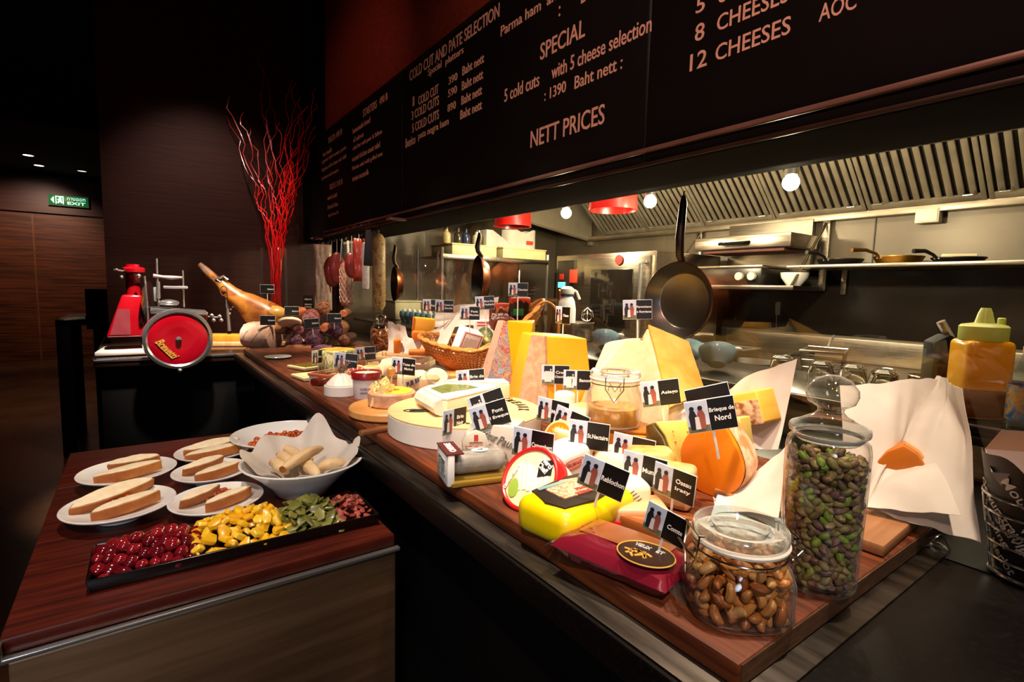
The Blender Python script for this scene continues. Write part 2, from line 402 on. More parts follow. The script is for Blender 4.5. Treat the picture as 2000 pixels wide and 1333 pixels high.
def menu_line(s, x0, y0, x1, y1, hp, bold=.006):
    """baseline pixel ends on the board face and letter height in pixels"""
    a = atx(x0, y0, 1.099); b = atx(x1, y1, 1.099)
    m = atx((x0+x1)/2, (y0+y1)/2, 1.099); t = atx((x0+x1)/2, (y0+y1)/2-hp, 1.099)
    ht = (t-m).z; wd = abs(a.y-b.y); c = (a+b)/2
    M = Matrix(((0, 0, -1, c.x-1.1), (-1, 0, 0, c.y), (0, 1, 0, c.z-1.639+ht/2), (0, 0, 0, 1)))
    text(s, wd, ht, MENUT, mb, M, 'lettering', bold, 1.0, .0008)
for a in [
 ('COLD CUT AND PATE SELECTION', 800, 157, 975, 36, 24), ('Special', 836, 153, 862, 136, 18), ('platters', 870, 131, 905, 108, 18),
 ('1', 806, 208, 809, 206, 18), ('COLD CUT', 817, 203, 856, 186, 18), ('390', 876, 165, 893, 157, 15), ('Baht nett', 903, 146, 945, 124, 18),
 ('3 COLD CUTS', 804, 233, 857, 207, 18), ('590', 875, 190, 892, 182, 15), ('Baht nett', 902, 176, 943, 155, 18),
 ('5 COLD CUTS', 805, 260, 857, 232, 18), ('890', 874, 220, 890, 211, 15), ('Baht nett', 901, 205, 941, 185, 18),
 ('Iberico', 792, 290, 811, 280, 18), ('pata negra ham', 817, 277, 876, 247, 18), ('Baht nett', 899, 233, 941, 214, 18),
 ('Parma ham', 978, 70, 1056, 22, 21), ('and', 1068, 10, 1098, -6, 21), (':', 1091, 33, 1094, 31, 20), ('B', 1135, 7, 1146, 1, 24),
 ('SPECIAL', 1055, 116, 1142, 74, 34), ('5 cold cuts', 985, 200, 1053, 168, 26), ('with 5 cheese selection', 1077, 155, 1272, 62, 30),
 (': 1390', 1063, 197, 1105, 180, 22), ('Baht nett :', 1122, 175, 1215, 134, 26), ('NETT PRICES', 1036, 288, 1180, 243, 36),
 ('12', 1347, 140, 1380, 128, 33), ('CHEESES', 1397, 118, 1543, 68, 33), ('8', 1357, 82, 1375, 76, 33), ('CHEESES', 1400, 60, 1540, 5, 33), ('5', 1359, 27, 1376, 21, 30), ('C', 1402, 8, 1418, 2, 30), ('AOC', 1599, 44, 1672, 16, 34)]:
    menu_line(*a)
for a in [('STARTERS', 709, 230, 736, 210, 15), ('490 B', 741, 206, 757, 195, 15), ('homemade bread', 689, 262, 723, 239, 11), ('of salmon', 690, 280, 710, 266, 10),
 ('salad bar with pear & Stilton', 689, 297, 746, 263, 11), ('roasted chicken caesar salad', 688, 317, 742, 287, 11),
 ('Nicoise salad with grilled tuna', 688, 338, 747, 304, 11), ('tomato mozzarella', 688, 357, 720, 339, 11),
 ('PASTA 490 B', 642, 281, 668, 262, 12), ('hot snails', 631, 307, 648, 296, 9), ('rigatoni with tomato pesto', 629, 323, 676, 293, 10),
 ('linguine with clams and chili', 629, 340, 676, 309, 10), ('penne carbonara', 629, 356, 661, 335, 9), ('SIDES 150 B', 644, 374, 669, 357, 11),
 ('mixed salad', 640, 393, 658, 383, 9), ('french fries', 640, 411, 660, 401, 9), ('spinach', 641, 427, 661, 419, 9)]:
    menu_line(*a, bold=.003)
# glass front of the kitchen hatch: one pane per bay
GLASS = thin_glass('hatch_glass', (.97, .97, .95), 1.6, .02, 1.5)
for i, (y0, y1) in enumerate(((-.6, 1.07), (1.078, 2.75), (2.758, 4.24))):
    o = struct(MB().box((1.36, (y0+y1)/2, 1.294), (.010, y1-y0, .686), .001).build('window_%d' % (i+1), GLASS))
# ------------------------------------------------------------------ kitchen hood with baffle filters
hood = thing('extractor_hood', 'long stainless extractor hood with ribbed baffle filters', 'extractor hood', (3.585, 1.1, 1.80))
MB().box((-.03, 0, .01), (.06, 5.2, .045), .004).build('gutter', mat('hood_steel', '#8a806e', '#9c917d', rough=.35, metal=.9), hood)
HS = mat('hood_filter_steel', '#8f8470', '#a49883', rough=.42, metal=.45)
HG = mat('hood_filter_gap', '#1d1812', '#292218', rough=.6)
dxz = Vector((-.62, 0, .56)); dn = dxz.normalized(); nrm = Vector((-dn.z, 0, dn.x))*-1
ang_h = math.atan2(dn.z, dn.x)
for k in range(9):
    yc = -2.2 + k*.54; f = MB(); T = Matrix.Translation((-.06, yc, .03))
    ax = Matrix(((dn.x, 0, -dn.z, 0), (0, 1, 0, 0), (dn.z, 0, dn.x, 0), (0, 0, 0, 1)))
    M0 = T @ ax
    f.box((.42, 0, -.02), (.84, .53, .004), 0, M0, 1)
    f.box((.02, 0, 0), (.04, .53, .012), .002, M0); f.box((.82, 0, 0), (.04, .53, .012), .002, M0)
    f.box((.42, -.255, 0), (.84, .022, .014), .002, M0); f.box((.42, .255, 0), (.84, .022, .014), .002, M0)
    for j in range(10): f.box((.42, -.216+j*.048, -.002), (.80, .030, .014), .005, M0)
    o = f.build('baffle_filter', [HS, HG], hood)
    for q in (-.2, .2):
        MB().tube([M0 @ Vector(p) for p in ((.06, q-.02, .008), (.06, q-.02, .03), (.06, q+.02, .03), (.06, q+.02, .008))], .003, 6).build('handle', CHROME, o)
MB().box((-.95, 0, .62), (.7, 5.2, .03), .003).build('top_panel', mat('hood_top', '#8f8467', '#9d9275', rough=.55, metal=.4), hood)
MB().prism([(-.02, 0), (-.72, .10), (-1.3, .16), (-1.3, .75), (-.02, .75)], 0, .02, Matrix.Translation((0, 2.6, 0)) @ Euler((PI/2, 0, 0)).to_matrix().to_4x4()).build('end_panel', mat('hood_end', '#a0957d', '#aa9f88', rough=.45, metal=.5), hood)
MB().tube([(-.03, 2.6, 0), (-.72, 2.6, .10), (-1.3, 2.6, .16)], .014, 8).build('end_rim', HS, hood)
MB().box((-.01, 2.6, -.02), (.05, .05, .06), .006).build('drip_cup', HS, hood)
for (lab, p) in (('bright bulb under the hood, nearest to the right', (2.4, 1.222, 1.824)), ('bright bulb under the hood right of the red lamps', (2.4, 2.014, 1.836)), ('bright bulb under the hood between the two red lamps', (2.4, 2.732, 1.845))):
    t = thing('hood_bulb', lab, 'light bulb', p, 0, 'bulbs under the hood')
    MB().ball((0, 0, -.005), .036, 18).build('bulb', glow('bulb_glow', '#fff0c8', 18), t)
    MB().cyl(.03, .10, 18, .004, z0=.025).build('socket', CHROME, t)
    MB().tube([(0, 0, .15), (0, 0, 2.62-p[2])], .007, 8).build('stem', STEEL, t)
for lab, x, y, z in (('red heat lamp shade hanging left under the hood', 2.4, 3.36, 1.80), ('red heat lamp shade hanging right under the hood', 2.4, 2.30, 1.81)):
    t = thing('heat_lamp', lab, 'heat lamp', (x, y, z), 0, 'red heat lamps')
    MB().lathe([(.03, .20), (.05, .18), (.055, .15), (.14, .12), (.148, .0), (.142, .0), (.134, .115), (.05, .143)], 36).build('lamp_shade', mat('lamp_red', '#b01410', '#c41c16', rough=.3, coat=.4), t)
    MB().lathe([(0, .05), (.05, .045), (.10, .06), (.13, .10)], 30).build('reflector', CHROME, t)
    MB().tube([(0, 0, .19), (0, 0, 2.62-z)], .006, 8).build('cord', BLACK, t)
# ------------------------------------------------------------------ kitchen furniture
bc = thing('back_counter', 'stainless cooking counter along the kitchen back wall', 'counter', (3.58, 0, 0))
MB().box((-.45, .45, .90), (.9, 3.5, .04), .004).build('worktop', STEELD, bc)
MB().box((-.44, .45, .44), (.86, 3.4, .88), .004).build('base_cabinet', STEEL, bc)
MB().box((-.02, .45, .99), (.03, 3.5, .14), .003).build('upstand', STEEL, bc)
cl = thing('cooking_line', 'steel cooking line with burners behind the pass', 'cooker', (2.35, 1.0, 0))
MB().box((0, 0, .44), (.62, 3.4, .88), .004).build('base_cabinet', STEEL, cl)
MB().box((0, 0, .90), (.66, 3.5, .04), .004).build('worktop', STEELD, cl)
MB().box((.31, .9, .945), (.04, 1.2, .05), .003).build('rail', STEEL, cl)
for yy in (.55, .0, -.55, -1.1):
    g = MB()
    for q in (-.12, -.04, .04, .12): g.tube([(-.16, yy+q, .94), (.16, yy+q, .94)], .006, 6); g.tube([(q, yy-.16, .94), (q, yy+.16, .94)], .006, 6)
    for q in (-.16, .16): g.box((q, yy, .928), (.012, .34, .018))
    g.build('grate', BLACK, cl)
# pass shelf behind the glass
ps = thing('pass_shelf', 'dark raised pass shelf just behind the hatch glass', 'shelf', (1.62, 1.4, .95))
MB().box((0, 0, .10), (.44, 5.4, .02), .003).build('shelf_board', BLACKG, ps)
MB().box((.20, 0, .045), (.02, 5.4, .09), .002).build('riser', BLACK, ps)
MB().tube([(-.222, -2.7, .104), (-.222, 2.7, .104)], .004, 8).build('edge_strip', STEELD, ps)
ZP = 1.06
# wall shelf, with pans on it
sh = thing('wall_shelf', 'stainless pot shelf on the kitchen back wall', 'shelf', (3.6, .35, 1.505))
MB().box((-.16, .13, -.012), (.32, 2.36, .022), .004).build('shelf_board', STEELH, sh)
for yy in (1.1, -.2): MB().box((-.01, yy, -.09), (.02, .03, .17), .002).build('bracket', STEEL, sh)
def pan(name, lab, loc, r, h, rz, m_in, m_out, hl=.22, tilt=0, group=None, M=None, hm=None):
    t = thing(name, lab, 'pan', loc, rz, group, M)
    MB().lathe([(0, 0), (r*.78, 0), (r*.82, .004), (r, h), (r-.003, h), (r*.80, .006), (0, .004)], 44).build('pan_body', [m_in], t)
    MB().lathe([(r*.83, .004), (r+.001, h-.001), (r+.003, h), (r+.0035, h-.004), (r*.835, -.001), (r*.78, -.003), (0, -.003)], 44).build('outer_shell', m_out, t)
    MB().tube([(r*.96, 0, h*.7), (r+.02, 0, h+.012), (r+hl*.5, 0, h+.03), (r+hl, 0, h+.028)], [.008, .008, .010, .012], 8).build('handle', hm or m_out, t)
    for q in (-.014, .014): MB().ball((r*.97, q, h*.72), .005, 8).build('rivet', CHROME, t)
    return t
COPPER = mat('copper', '#8a4a2a', '#a85e38', rough=.28, metal=1); BRASSP = mat('brass_pan', '#8a6228', '#a37a38', rough=.35, metal=1)
PANIN = mat('pan_steel', '#6d6a62', '#8a867c', rough=.3, metal=.92, ns=3); IRON = mat('cast_iron', '#2a2623', '#36312d', rough=.4, metal=.8)
pan('frying_pan', 'brass coloured frying pan on the wall shelf, handle up', (3.42, 1.12, 1.505), .115, .04, 2.6, BRASSP, BRASSP, .16)
pan('frying_pan', 'dark shallow pan at the left end of the wall shelf', (3.43, 1.42, 1.505), .12, .035, 2.9, IRON, IRON, .16)
pan('frying_pan', 'flat dark pan on the wall shelf right of the brass pan', (3.42, .86, 1.505), .11, .025, 2.5, IRON, IRON, .12)
t = thing('folded_cloth', 'cream folded cloth lying on the flat dark pan', 'cloth', (3.42, .86, 1.531), .3)
MB().box((0, 0, .008), (.10, .14, .016), .006).noise(.002, 30).build('cloth', mat('cream_cloth', '#d8cba0', '#e2d6b0', rough=.9), t)
# salamander grill on its bracket shelf
sb = thing('grill_shelf', 'steel bracket shelf carrying the salamander grill', 'shelf', (3.58, 2.03, 1.375))
MB().box((-.20, 0, -.012), (.42, .95, .026), .003).build('shelf_board', STEELH, sb)
MB().box((-.01, -.46, .2), (.02, .045, .44), .002).build('upright', STEEL, sb)
MB().box((-.01, .46, .2), (.02, .045, .44), .002).build('upright', STEEL, sb)
for yy in (-.46, .46): MB().tube([(-.40, yy, .0), (-.02, yy, .40)], .009, 8).build('brace', STEEL, sb)
sg = thing('salamander_grill', 'stainless salamander grill with raised hood on the bracket shelf', 'grill', (3.36, 1.90, 1.377))
gb = MB().box((0, .10, .055), (.36, .48, .11), .006).build('base', mat('grill_black', '#17130f', '#1f1a15', rough=.3), sg)
MB().box((0, .10, .118), (.37, .49, .018), .003).build('grill_plate', STEELH, sg)
MB().box((-.02, .02, .275), (.34, .66, .085), .006).build('grill_hood', STEELH, sg)
MB().box((-.02, .02, .222), (.28, .56, .022), .003).build('heating_element', mat('element_red', '#4a1d14', '#5a281c', rough=.6), sg)
MB().box((.17, .02, .25), (.03, .58, .36), .004).build('back_panel', STEEL, sg)
MB().tube([(-.19, .15, .272), (-.225, .14, .266), (-.225, -.04, .266), (-.19, -.05, .272)], .010, 8).build('handle', BLACK, sg)
for yy in (.0, -.085): MB().cyl(.026, .03, 20, .004, TR(-.18, yy, .055, 0, -PI/2, 0)).build('knob', mat('knob_cream', '#cfc6ae', '#d8cfb8', rough=.4), gb)
t = thing('small_bowl', 'white bowl on the bracket shelf right of the grill', 'bowl', (3.30, 1.615, 1.377))
MB().lathe([(0, 0), (.04, 0), (.075, .05), (.08, .08), (.074, .08), (.068, .05), (.03, .01), (0, .008)], 30).build('bowl', WHITE, t)
t = thing('junction_box', 'small white junction box on the wall under the hood', 'junction box', (3.58, 1.04, 1.735), 0)
MB().box((-.03, 0, .035), (.06, .11, .08), .006).build('box', mat('jbox', '#d8d0b8', '#e0d8c2', rough=.4), t)
MB().box((-.062, 0, .035), (.004, .095, .066), .002).build('cover', mat('jbox2', '#e4dcc8', '#e8e2d0', rough=.4), t)
# combi oven
ov = thing('combi_oven', 'stainless combi oven with glass door and red control labels', 'oven', (3.12, 2.74, 0))
MB().box((0, 0, 1.22), (.72, 1.0, .74), .008).build('housing', STEEL, ov)
MB().box((0, 0, .43), (.70, .96, .83), .004).build('stand', STEELD, ov)
od = MB().box((-.375, -.17, 1.25), (.04, .62, .62), .006).build('door', STEEL, ov)
MB().box((-.398, -.14, 1.27), (.006, .40, .40), .003).build('door_glass', mat('oven_glass', '#14100d', '#1a1511', rough=.08, coat=.5), od)
MB().tube([(-.39, -.44, 1.0), (-.44, -.44, 1.02), (-.44, -.44, 1.50), (-.39, -.44, 1.52)], .014, 10).build('door_handle', CHROME, od)
def oz(px, py): q = atx(px, py, 2.745); return q.y-2.74, q.z
MB().box((-.366, .37, 1.27), (.012, .20, .56), .003).build('control_panel', mat('panel_dark', '#2a241d', '#332c24', rough=.4, metal=.4), ov)
MB().box((-.376, *oz(1097, 557)), (.006, .085, .045), .002).build('display', glow('display_blue', '#4fb4d8', 1.6), ov)
for py_ in (541, 574, 582, 594): MB().box((-.376, *oz(1097, py_)), (.005, .05, .03 if py_ > 560 else .045), .002).build('red_button', mat('label_red', '#a01c12', '#b0261a', rough=.5), ov)
MB().box((-.376, *oz(1095, 567)), (.005, .03, .012)).build('warning_light', glow('amber', '#ff9a20', 2), ov)
MB().box((-.402, *oz(1125, 540)), (.004, .085, .10), .001).build('red_sticker', mat('sticker_red', '#c0301c', '#cc3a26', rough=.5), ov)
MB().lathe([(0, 0), (.035, 0), (.035, .004), (0, .004)], 24, TR(-.4, oz(1214, 508)[0], oz(1214, 508)[1], 0, -PI/2, 0)).build('round_sticker', mat('label_red', '#a01c12'), ov)
# chrome rack with boxes and bottles at the kitchen end
rk = thing('wire_rack', 'chrome wire rack with pale boxes at the kitchen end', 'rack', (2.35, 3.62, 0))
for x in (-.52, .48):
    for y in (-.18, .22): MB().tube([(x, y, 0), (x, y, 1.61)], .013, 8).build('post', CHROME, rk)
for z in (1.545, 1.12, .6):
    g = MB()
    g.box((-.02, .02, z), (1.0, .40, .012), .002); g.box((-.02, -.19, z), (1.0, .012, .035), .002)
    g.build('shelf', STEELH, rk)
CREAMB = mat('cream_plastic', '#c9bd86', '#d3c893', rough=.5)
for i, (x, wdt, lab) in enumerate(((2.12, .40, 'cream storage box on the wire rack, left one'), (2.60, .44, 'cream storage box on the wire rack, right one'))):
    t = thing('storage_box', lab, 'storage box', (x, 3.62, 1.551), 0, 'storage boxes on the rack')
    MB().box((0, 0, .045), (wdt, .34, .09), .008).build('box_body', CREAMB, t)
    MB().box((0, 0, .092), (wdt+.01, .35, .012), .004).build('rim', CREAMB, t)
t = thing('carrier_bag', 'white plastic bag with a red mark on the right storage box', 'bag', (2.64, 3.60, 1.65))
MB().sheet(16, 6, lambda u, v: (-.17+.34*u, -.07*math.sin(PI*u)**.4*math.cos(PI*(.5-.5*v)*0+0)-.0, .0+.15*v*(1+.12*math.sin(9*u))), .002).build('front', mat('bag_white', '#d8d0c0', '#e4dccc', rough=.5, trl=.2), t)
MB().sheet(16, 6, lambda u, v: (-.17+.34*u, .07*math.sin(PI*u)**.4, .0+.15*v*(1+.1*math.sin(8*u+1))), .002).build('back', mat('bag_white', '#d8d0c0'), t)
MB().box((.06, -.078, .055), (.07, .003, .03), .001).build('red_mark', mat('sticker_red', '#c0301c'), t)
t = thing('paper_roll', 'white wedge of folded paper on the storage boxes', 'paper', (2.38, 3.60, 1.65))
MB().prism([(-.12, 0), (.14, 0), (.14, .02), (-.06, .13), (-.12, .13)], -.09, .09, TR(0, 0, 0, PI/2, 0, 0), bev=.004).build('paper', PAPERW, t)
def bottle(lab, p, r, h, m, capm, cat='bottle', group=None, neck=.4, label_m=None, name='bottle'):
    t = thing(name, lab, cat, p, 0, group)
    MB().lathe([(0, 0), (r*.95, 0), (r, r*.1), (r, h*.55), (r*.9, h*.64), (r*neck, h*.76), (r*neck, h*.9), (0, h*.9)], 24).build('bottle_body', m, t)
    MB().cyl(r*neck*1.25, h*.12, 16, r*.05, z0=h*.89).build('cap', capm, t)
    if label_m: MB().lathe([(r*1.01, h*.15), (r*1.01, h*.48)], 24).build('paper_label', label_m, t)
    return t
BG = thin_glass('bottle_clear', (.86, .84, .72), 1.2, .3)
for i, (x, c, lab) in enumerate(((1.93, '#b8a878', 'clear bottle with dark cap at the left end of the rack top'), (2.03, '#2f2a18', 'small dark jar on the rack top beside the clear bottle'), (2.10, '#27324e', 'dark blue bottle on the rack top'), (2.20, '#c8c0a8', 'pale bottle on the rack top right of the blue bottle'), (2.29, '#8d8a5c', 'olive green jar on the rack top behind the pan handle'))):
    bottle(lab, (x, 3.56, 1.651), .033, .12, mat('rack_bottle_%d' % i, c, rough=.2, coat=.4), mat('cap_dark', '#221a12', rough=.4), 'bottle', 'bottles on the wire rack')
# things on the cooking line
t = thing('steel_tray', 'deep steel gastro tray on the cooking line', 'tray', (2.42, 1.62, .962), .1)
b = MB(); b.box((0, 0, .004), (.30, .42, .008)); b.box((-.148, 0, .04), (.005, .42, .08)); b.box((.148, 0, .04), (.005, .42, .08)); b.box((0, .208, .04), (.30, .005, .08)); b.box((0, -.208, .04), (.30, .005, .08)); b.build('tray_body', STEEL, t)
b = MB(); b.box((-.156, 0, .08), (.022, .45, .005)); b.box((.156, 0, .08), (.022, .45, .005)); b.box((0, .216, .08), (.33, .018, .005)); b.box((0, -.216, .08), (.33, .018, .005)); b.build('rim', CHROME, t)
pan('saucepan', 'steel saucepan standing behind the gastro tray', (2.50, 1.98, .965), .10, .09, 5.2, PANIN, STEEL, .2)
pan('saucepan', 'black handled frying pan behind the tall cheese, on the cooker', (2.30, 1.30, .965), .13, .045, 5.9, IRON, IRON, .22)
t = thing('strainer_basket', 'wire frying basket on the cooking line', 'basket', (2.30, .98, .965), .3)
b = MB()
for i in range(12):
    u = -.11+.02*i; b.tube([(u*.8, -.06, 0), (u, -.075, .13)], .0018, 4); b.tube([(u*.8, .06, 0), (u, .075, .13)], .0018, 4)
for z, s in ((.005, .8), (.035, .86), (.065, .91), (.095, .95)):
    b.tube([(-.11*s, -.075*s, z), (.11*s, -.075*s, z), (.11*s, .075*s, z), (-.11*s, .075*s, z)], .0018, 4, closed=True)
b.build('wire_mesh', STEEL, t)
MB().tube([(-.11, -.075, .13), (.11, -.075, .13), (.11, .075, .13), (-.11, .075, .13)], .005, 6, closed=True).build('rim', CHROME, t)
MB().tube([(.11, 0, .13), (.20, 0, .16), (.30, 0, .17)], .007, 6).build('handle', CHROME, t)
for lab, p, r, hh, mm in (('brass coloured round tin on the cooking line', (2.45, .66, .962), .07, .06, BRASSP), ('white bowl of cloth at the right end of the cooking line', (2.40, .50, .962), .065, .075, WHITE), ('small steel beaker beside the brass tin', (2.42, .80, .962), .03, .07, STEEL)):
    t = thing('kitchen_pot', lab, 'pot', p)
    MB().lathe([(0, 0), (r*.85, 0), (r, hh*.5), (r*1.02, hh), (r*.96, hh), (r*.92, hh*.4), (0, .006)], 28).build('pot_body', mm, t)
    MB().tube([(r*1.02*math.cos(a/12*PI), r*1.02*math.sin(a/12*PI), hh) for a in range(24)], .003, 6, closed=True).build('rim', CHROME, t)
# things standing on the pass shelf
BLUEC = mat('blue_glaze', '#6f9cb0', '#88b2c2', rough=.2, coat=.4)
def tilt_bowl(lab, p, r, rz, tilt, group):
    t = thing('blue_bowl', lab, 'bowl', M=Matrix.Translation(p) @ Euler((0, 0, rz)).to_matrix().to_4x4() @ Euler((tilt, 0, 0)).to_matrix().to_4x4(), group=group)
    MB().lathe([(0, 0), (r*.42, 0), (r*.45, .004), (r*.80, r*.3), (r*.98, r*.72), (r, r*.92)], 36).build('outside', BLUEC, t)
    MB().lathe([(r, r*.92), (r*.96, r*.93), (r*.92, r*.7), (r*.72, r*.3), (0, r*.1)], 36).build('inside', WHITE, t)
    MB().ball((r*1.0, -.2*r, r*.92), (r*.28, r*.2, r*.13), 14).build('lug', WHITE, t)
    return t
tilt_bowl('blue bowl with white lug handle behind the hard cheese, front one', (1.545, .985, ZP+.022), .060, -.95, -.62, 'blue bowls on the pass shelf')
tilt_bowl('blue bowl half hidden by the right edge of the hard cheese', (1.56, 1.115, ZP+.022), .058, -.95, -.62, 'blue bowls on the pass shelf')
tilt_bowl('blue bowl standing between the yellow block and the hard cheese', (1.57, 1.52, ZP+.022), .060, -.95, -.62, 'blue bowls on the pass shelf')
for i in range(7):
    p = (1.62, 3.12+i*.085, ZP)
    t = thing('egg_cup', 'small blue egg cup in a row on the pass shelf', 'cup', p, 0, 'row of blue egg cups')
    MB().lathe([(0, 0), (.018, 0), (.022, .006), (.034, .03), (.036, .055), (.03, .075), (0, .075)], 20).build('cup', BLUEC, t)
    MB().ball((0, 0, .08), (.014, .014, .016), 12).build('knob', WHITE, t)
SG = solid_glass('pressed_glass', (.97, .98, .95))
for i, (p, lab) in enumerate((((1.66, .83, ZP), 'upturned cut glass tumbler behind the paper peak'), ((1.63, .70, ZP), 'upturned cut glass tumbler left behind the nut jar knob'), ((1.64, .62, ZP), 'upturned cut glass tumbler right behind the nut jar knob'), ((1.60, .53, ZP), 'upturned cut glass tumbler nearest the yellow bottle'))):
    t = thing('glass_tumbler', lab, 'glass', p, 0, 'upturned glasses on the pass shelf')
    MB().lathe([(.038, 0), (.036, .03), (.030, .058), (.02, .066), (0, .062), (0, .056), (.024, .05), (.031, .03), (.034, 0)], 20).noise(.0012, 90).build('glass', SG, t)
# cream siphon, whisk pot, yellow squeeze bottle
t = thing('cream_siphon', 'white cream siphon standing in a steel pot', 'siphon', (1.80, 2.02, ZP))
MB().lathe([(0, .02), (.045, .02), (.047, .05), (.047, .16), (.040, .20), (.030, .22), (.030, .235), (0, .235)], 28).build('bottle', mat('siphon_white', '#dfe2e8', '#eaecf0', rough=.25), t)
MB().lathe([(.032, .232), (.036, .24), (.036, .262), (.02, .275), (0, .276)], 24).build('head', WHITE, t)
MB().lathe([(.0335, .226), (.0345, .226), (.0345, .236), (.0335, .236)], 24).build('band', mat('band_blue', '#28344a', rough=.4), t)
MB().tube([(.03, 0, .262), (.055, -.01, .25), (.07, -.02, .21)], .007, 8).build('lever', WHITE, t)
t = thing('steel_pot', 'steel pot with a whisk, around the white cream siphon', 'pot', (1.84, 2.00, ZP))
MB().lathe([(0, 0), (.085, 0), (.092, .01), (.098, .09), (.102, .092), (.095, .093), (.088, .012), (0, .006)], 36).build('pot_body', STEEL, t)
t = thing('whisk', 'wire whisk standing in the steel pot', 'whisk', (1.885, 1.955, ZP+.02))
b = MB()
for k in range(4):
    a = k*PI/4; b.tube([(.03*math.sin(PI*q/10)*math.cos(a), .03*math.sin(PI*q/10)*math.sin(a), .10+.02*-math.cos(PI*q/10)) for q in range(11)], .0015, 5)
    b.tube([(.03*math.cos(a), .03*math.sin(a), .10), (.026*math.cos(a), .026*math.sin(a), .13), (0, 0, .15), (-.026*math.cos(a), -.026*math.sin(a), .13), (-.03*math.cos(a), -.03*math.sin(a), .10)], .0015, 5)
b.build('wires', CHROME, t); MB().tube([(0, 0, 0), (0, 0, .08)], .006, 8).build('handle', STEEL, t)
t = thing('squeeze_bottle', 'square bottle of yellow oil with pale green squeeze cap', 'bottle', (1.475, .315, ZP), -.9)
MB().box((0, 0, .085), (.085, .085, .17), .012, seg=3).build('bottle_body', mat('mustard_oil', '#f0b008', '#f8c018', rough=.2, coat=.4, trl=.25), t)
MB().box((0, 0, .038), (.0872, .0872, .072), .012, seg=3).build('settled_spice', mat('spice_brown', '#5e3c10', '#6e481a', rough=.3), t)
MB().lathe([(0, .168), (.040, .168), (.042, .172), (.042, .198), (.038, .202), (.017, .206), (.012, .228), (.008, .238), (0, .238)], 32).build('spout_cap', mat('lime_plastic', '#c8d070', '#d8e088', rough=.35, trl=.3), t)
MB().cyl(.007, .018, 12, .002, TR(.030, 0, .2)).build('tip_cap', mat('lime_plastic', '#a8b45a'), t)
t = thing('blue_bottle', 'clear bottle with blue label at the right picture edge', 'bottle', (1.42, .225, ZP))
MB().lathe([(0, 0), (.03, 0), (.032, .01), (.032, .10), (.02, .135), (.014, .15), (0, .15)], 28).build('bottle_body', thin_glass('bottle_blueish', (.8, .88, .92), 1.2, .4), t)
MB().lathe([(.0325, .02), (.0325, .09)], 28).build('paper_label', multicol('blue_label', ['#1f4f8a', '#3a86c0', '#d8b040', '#2a5a90'], 30), t)
MB().cyl(.016, .02, 18, .003, z0=.148).build('cap', WHITE, t)
t = thing('knife_block', 'dark knife block behind the glass beside the yellow bottle', 'knife block', (1.62, .40, ZP), -.9)
MB().prism([(-.05, 0), (.05, 0), (.05, .13), (-.02, .17), (-.05, .15)], -.03, .03, TR(0, 0, 0, PI/2, 0, 0), bev=.004).build('block', BLACK, t)
MB().tube([(0, 0, .15), (-.03, 0, .20)], .010, 8).build('handle', CHROME, t)
t = thing('cream_tub', 'cream coloured plastic container behind the hanging sausages', 'container', (1.70, 3.86, ZP))
MB().box((0, 0, .07), (.22, .26, .14), .015).build('tub', mat('cream_tub', '#c8bd92', '#d2c89e', rough=.45), t)
MB().box((0, 0, .142), (.23, .27, .014), .005).build('lid', mat('cream_tub', '#c8bd92'), t)
# hanging pans in front of the glass
def hang_pan(lab, px, py, rad, hpx, yaw, m_in):
    x = 1.295; c = atx(px, py, x); top = atx(hpx[0], hpx[1], x); top.z = min(top.z, 1.636)
    t = thing('hanging_pan', lab, 'pan', M=Matrix.Translation(c) @ Euler((0, 0, math.radians(yaw))).to_matrix().to_4x4() @ Matrix(((0, 0, -1, 0), (-1, 0, 0, 0), (0, 1, 0, 0), (0, 0, 0, 1))), group='pans hanging over the counter')
    r = rad; h = .042; T = Matrix.Translation((0, 0, -h*.5))
    MB().lathe([(0, .003), (r*.70, .003), (r*.74, .006), (r*.985, h), (r, h)], 48, T).build('pan_inside', m_in, t)
    MB().lathe([(r, h), (r+.002, h-.002), (r*.755, 0), (r*.70, -.002), (0, -.002)], 48, T).build('copper_shell', COPPER, t)
    L = (top-c).length
    MB().tube([(0, r*.93, -.004), (0, r+.02, h*.4), (0, r+(L-r)*.35, h*.5), (0, L-.03, h*.3), (0, L-.008, h*.3)], [.009, .012, .013, .011, .006], 10).build('handle', mat('handle_iron', '#3a332c', '#4a4238', rough=.4, metal=.9), t)
    for q in (-.016, 0, .016): MB().ball((q, r*.92, 0), .005, 8).build('rivet', CHROME, t)
    MB().tube([(0, L-.02, h*.3), (0, L, h*.35), (0, L+.004, h*.2)], .0025, 6).build('hook', CHROME, t)
    return t
hang_pan('large frying pan hanging beside the hard cheese', 1329, 588, .112, (1330, 380), 4, PANIN)
hang_pan('frying pan hanging edge-on above the wicker basket', 940, 548, .112, (938, 452), -18, IRON)
hang_pan('small frying pan hanging edge-on next to the long salami', 776, 555, .105, (770, 478), -12, IRON)
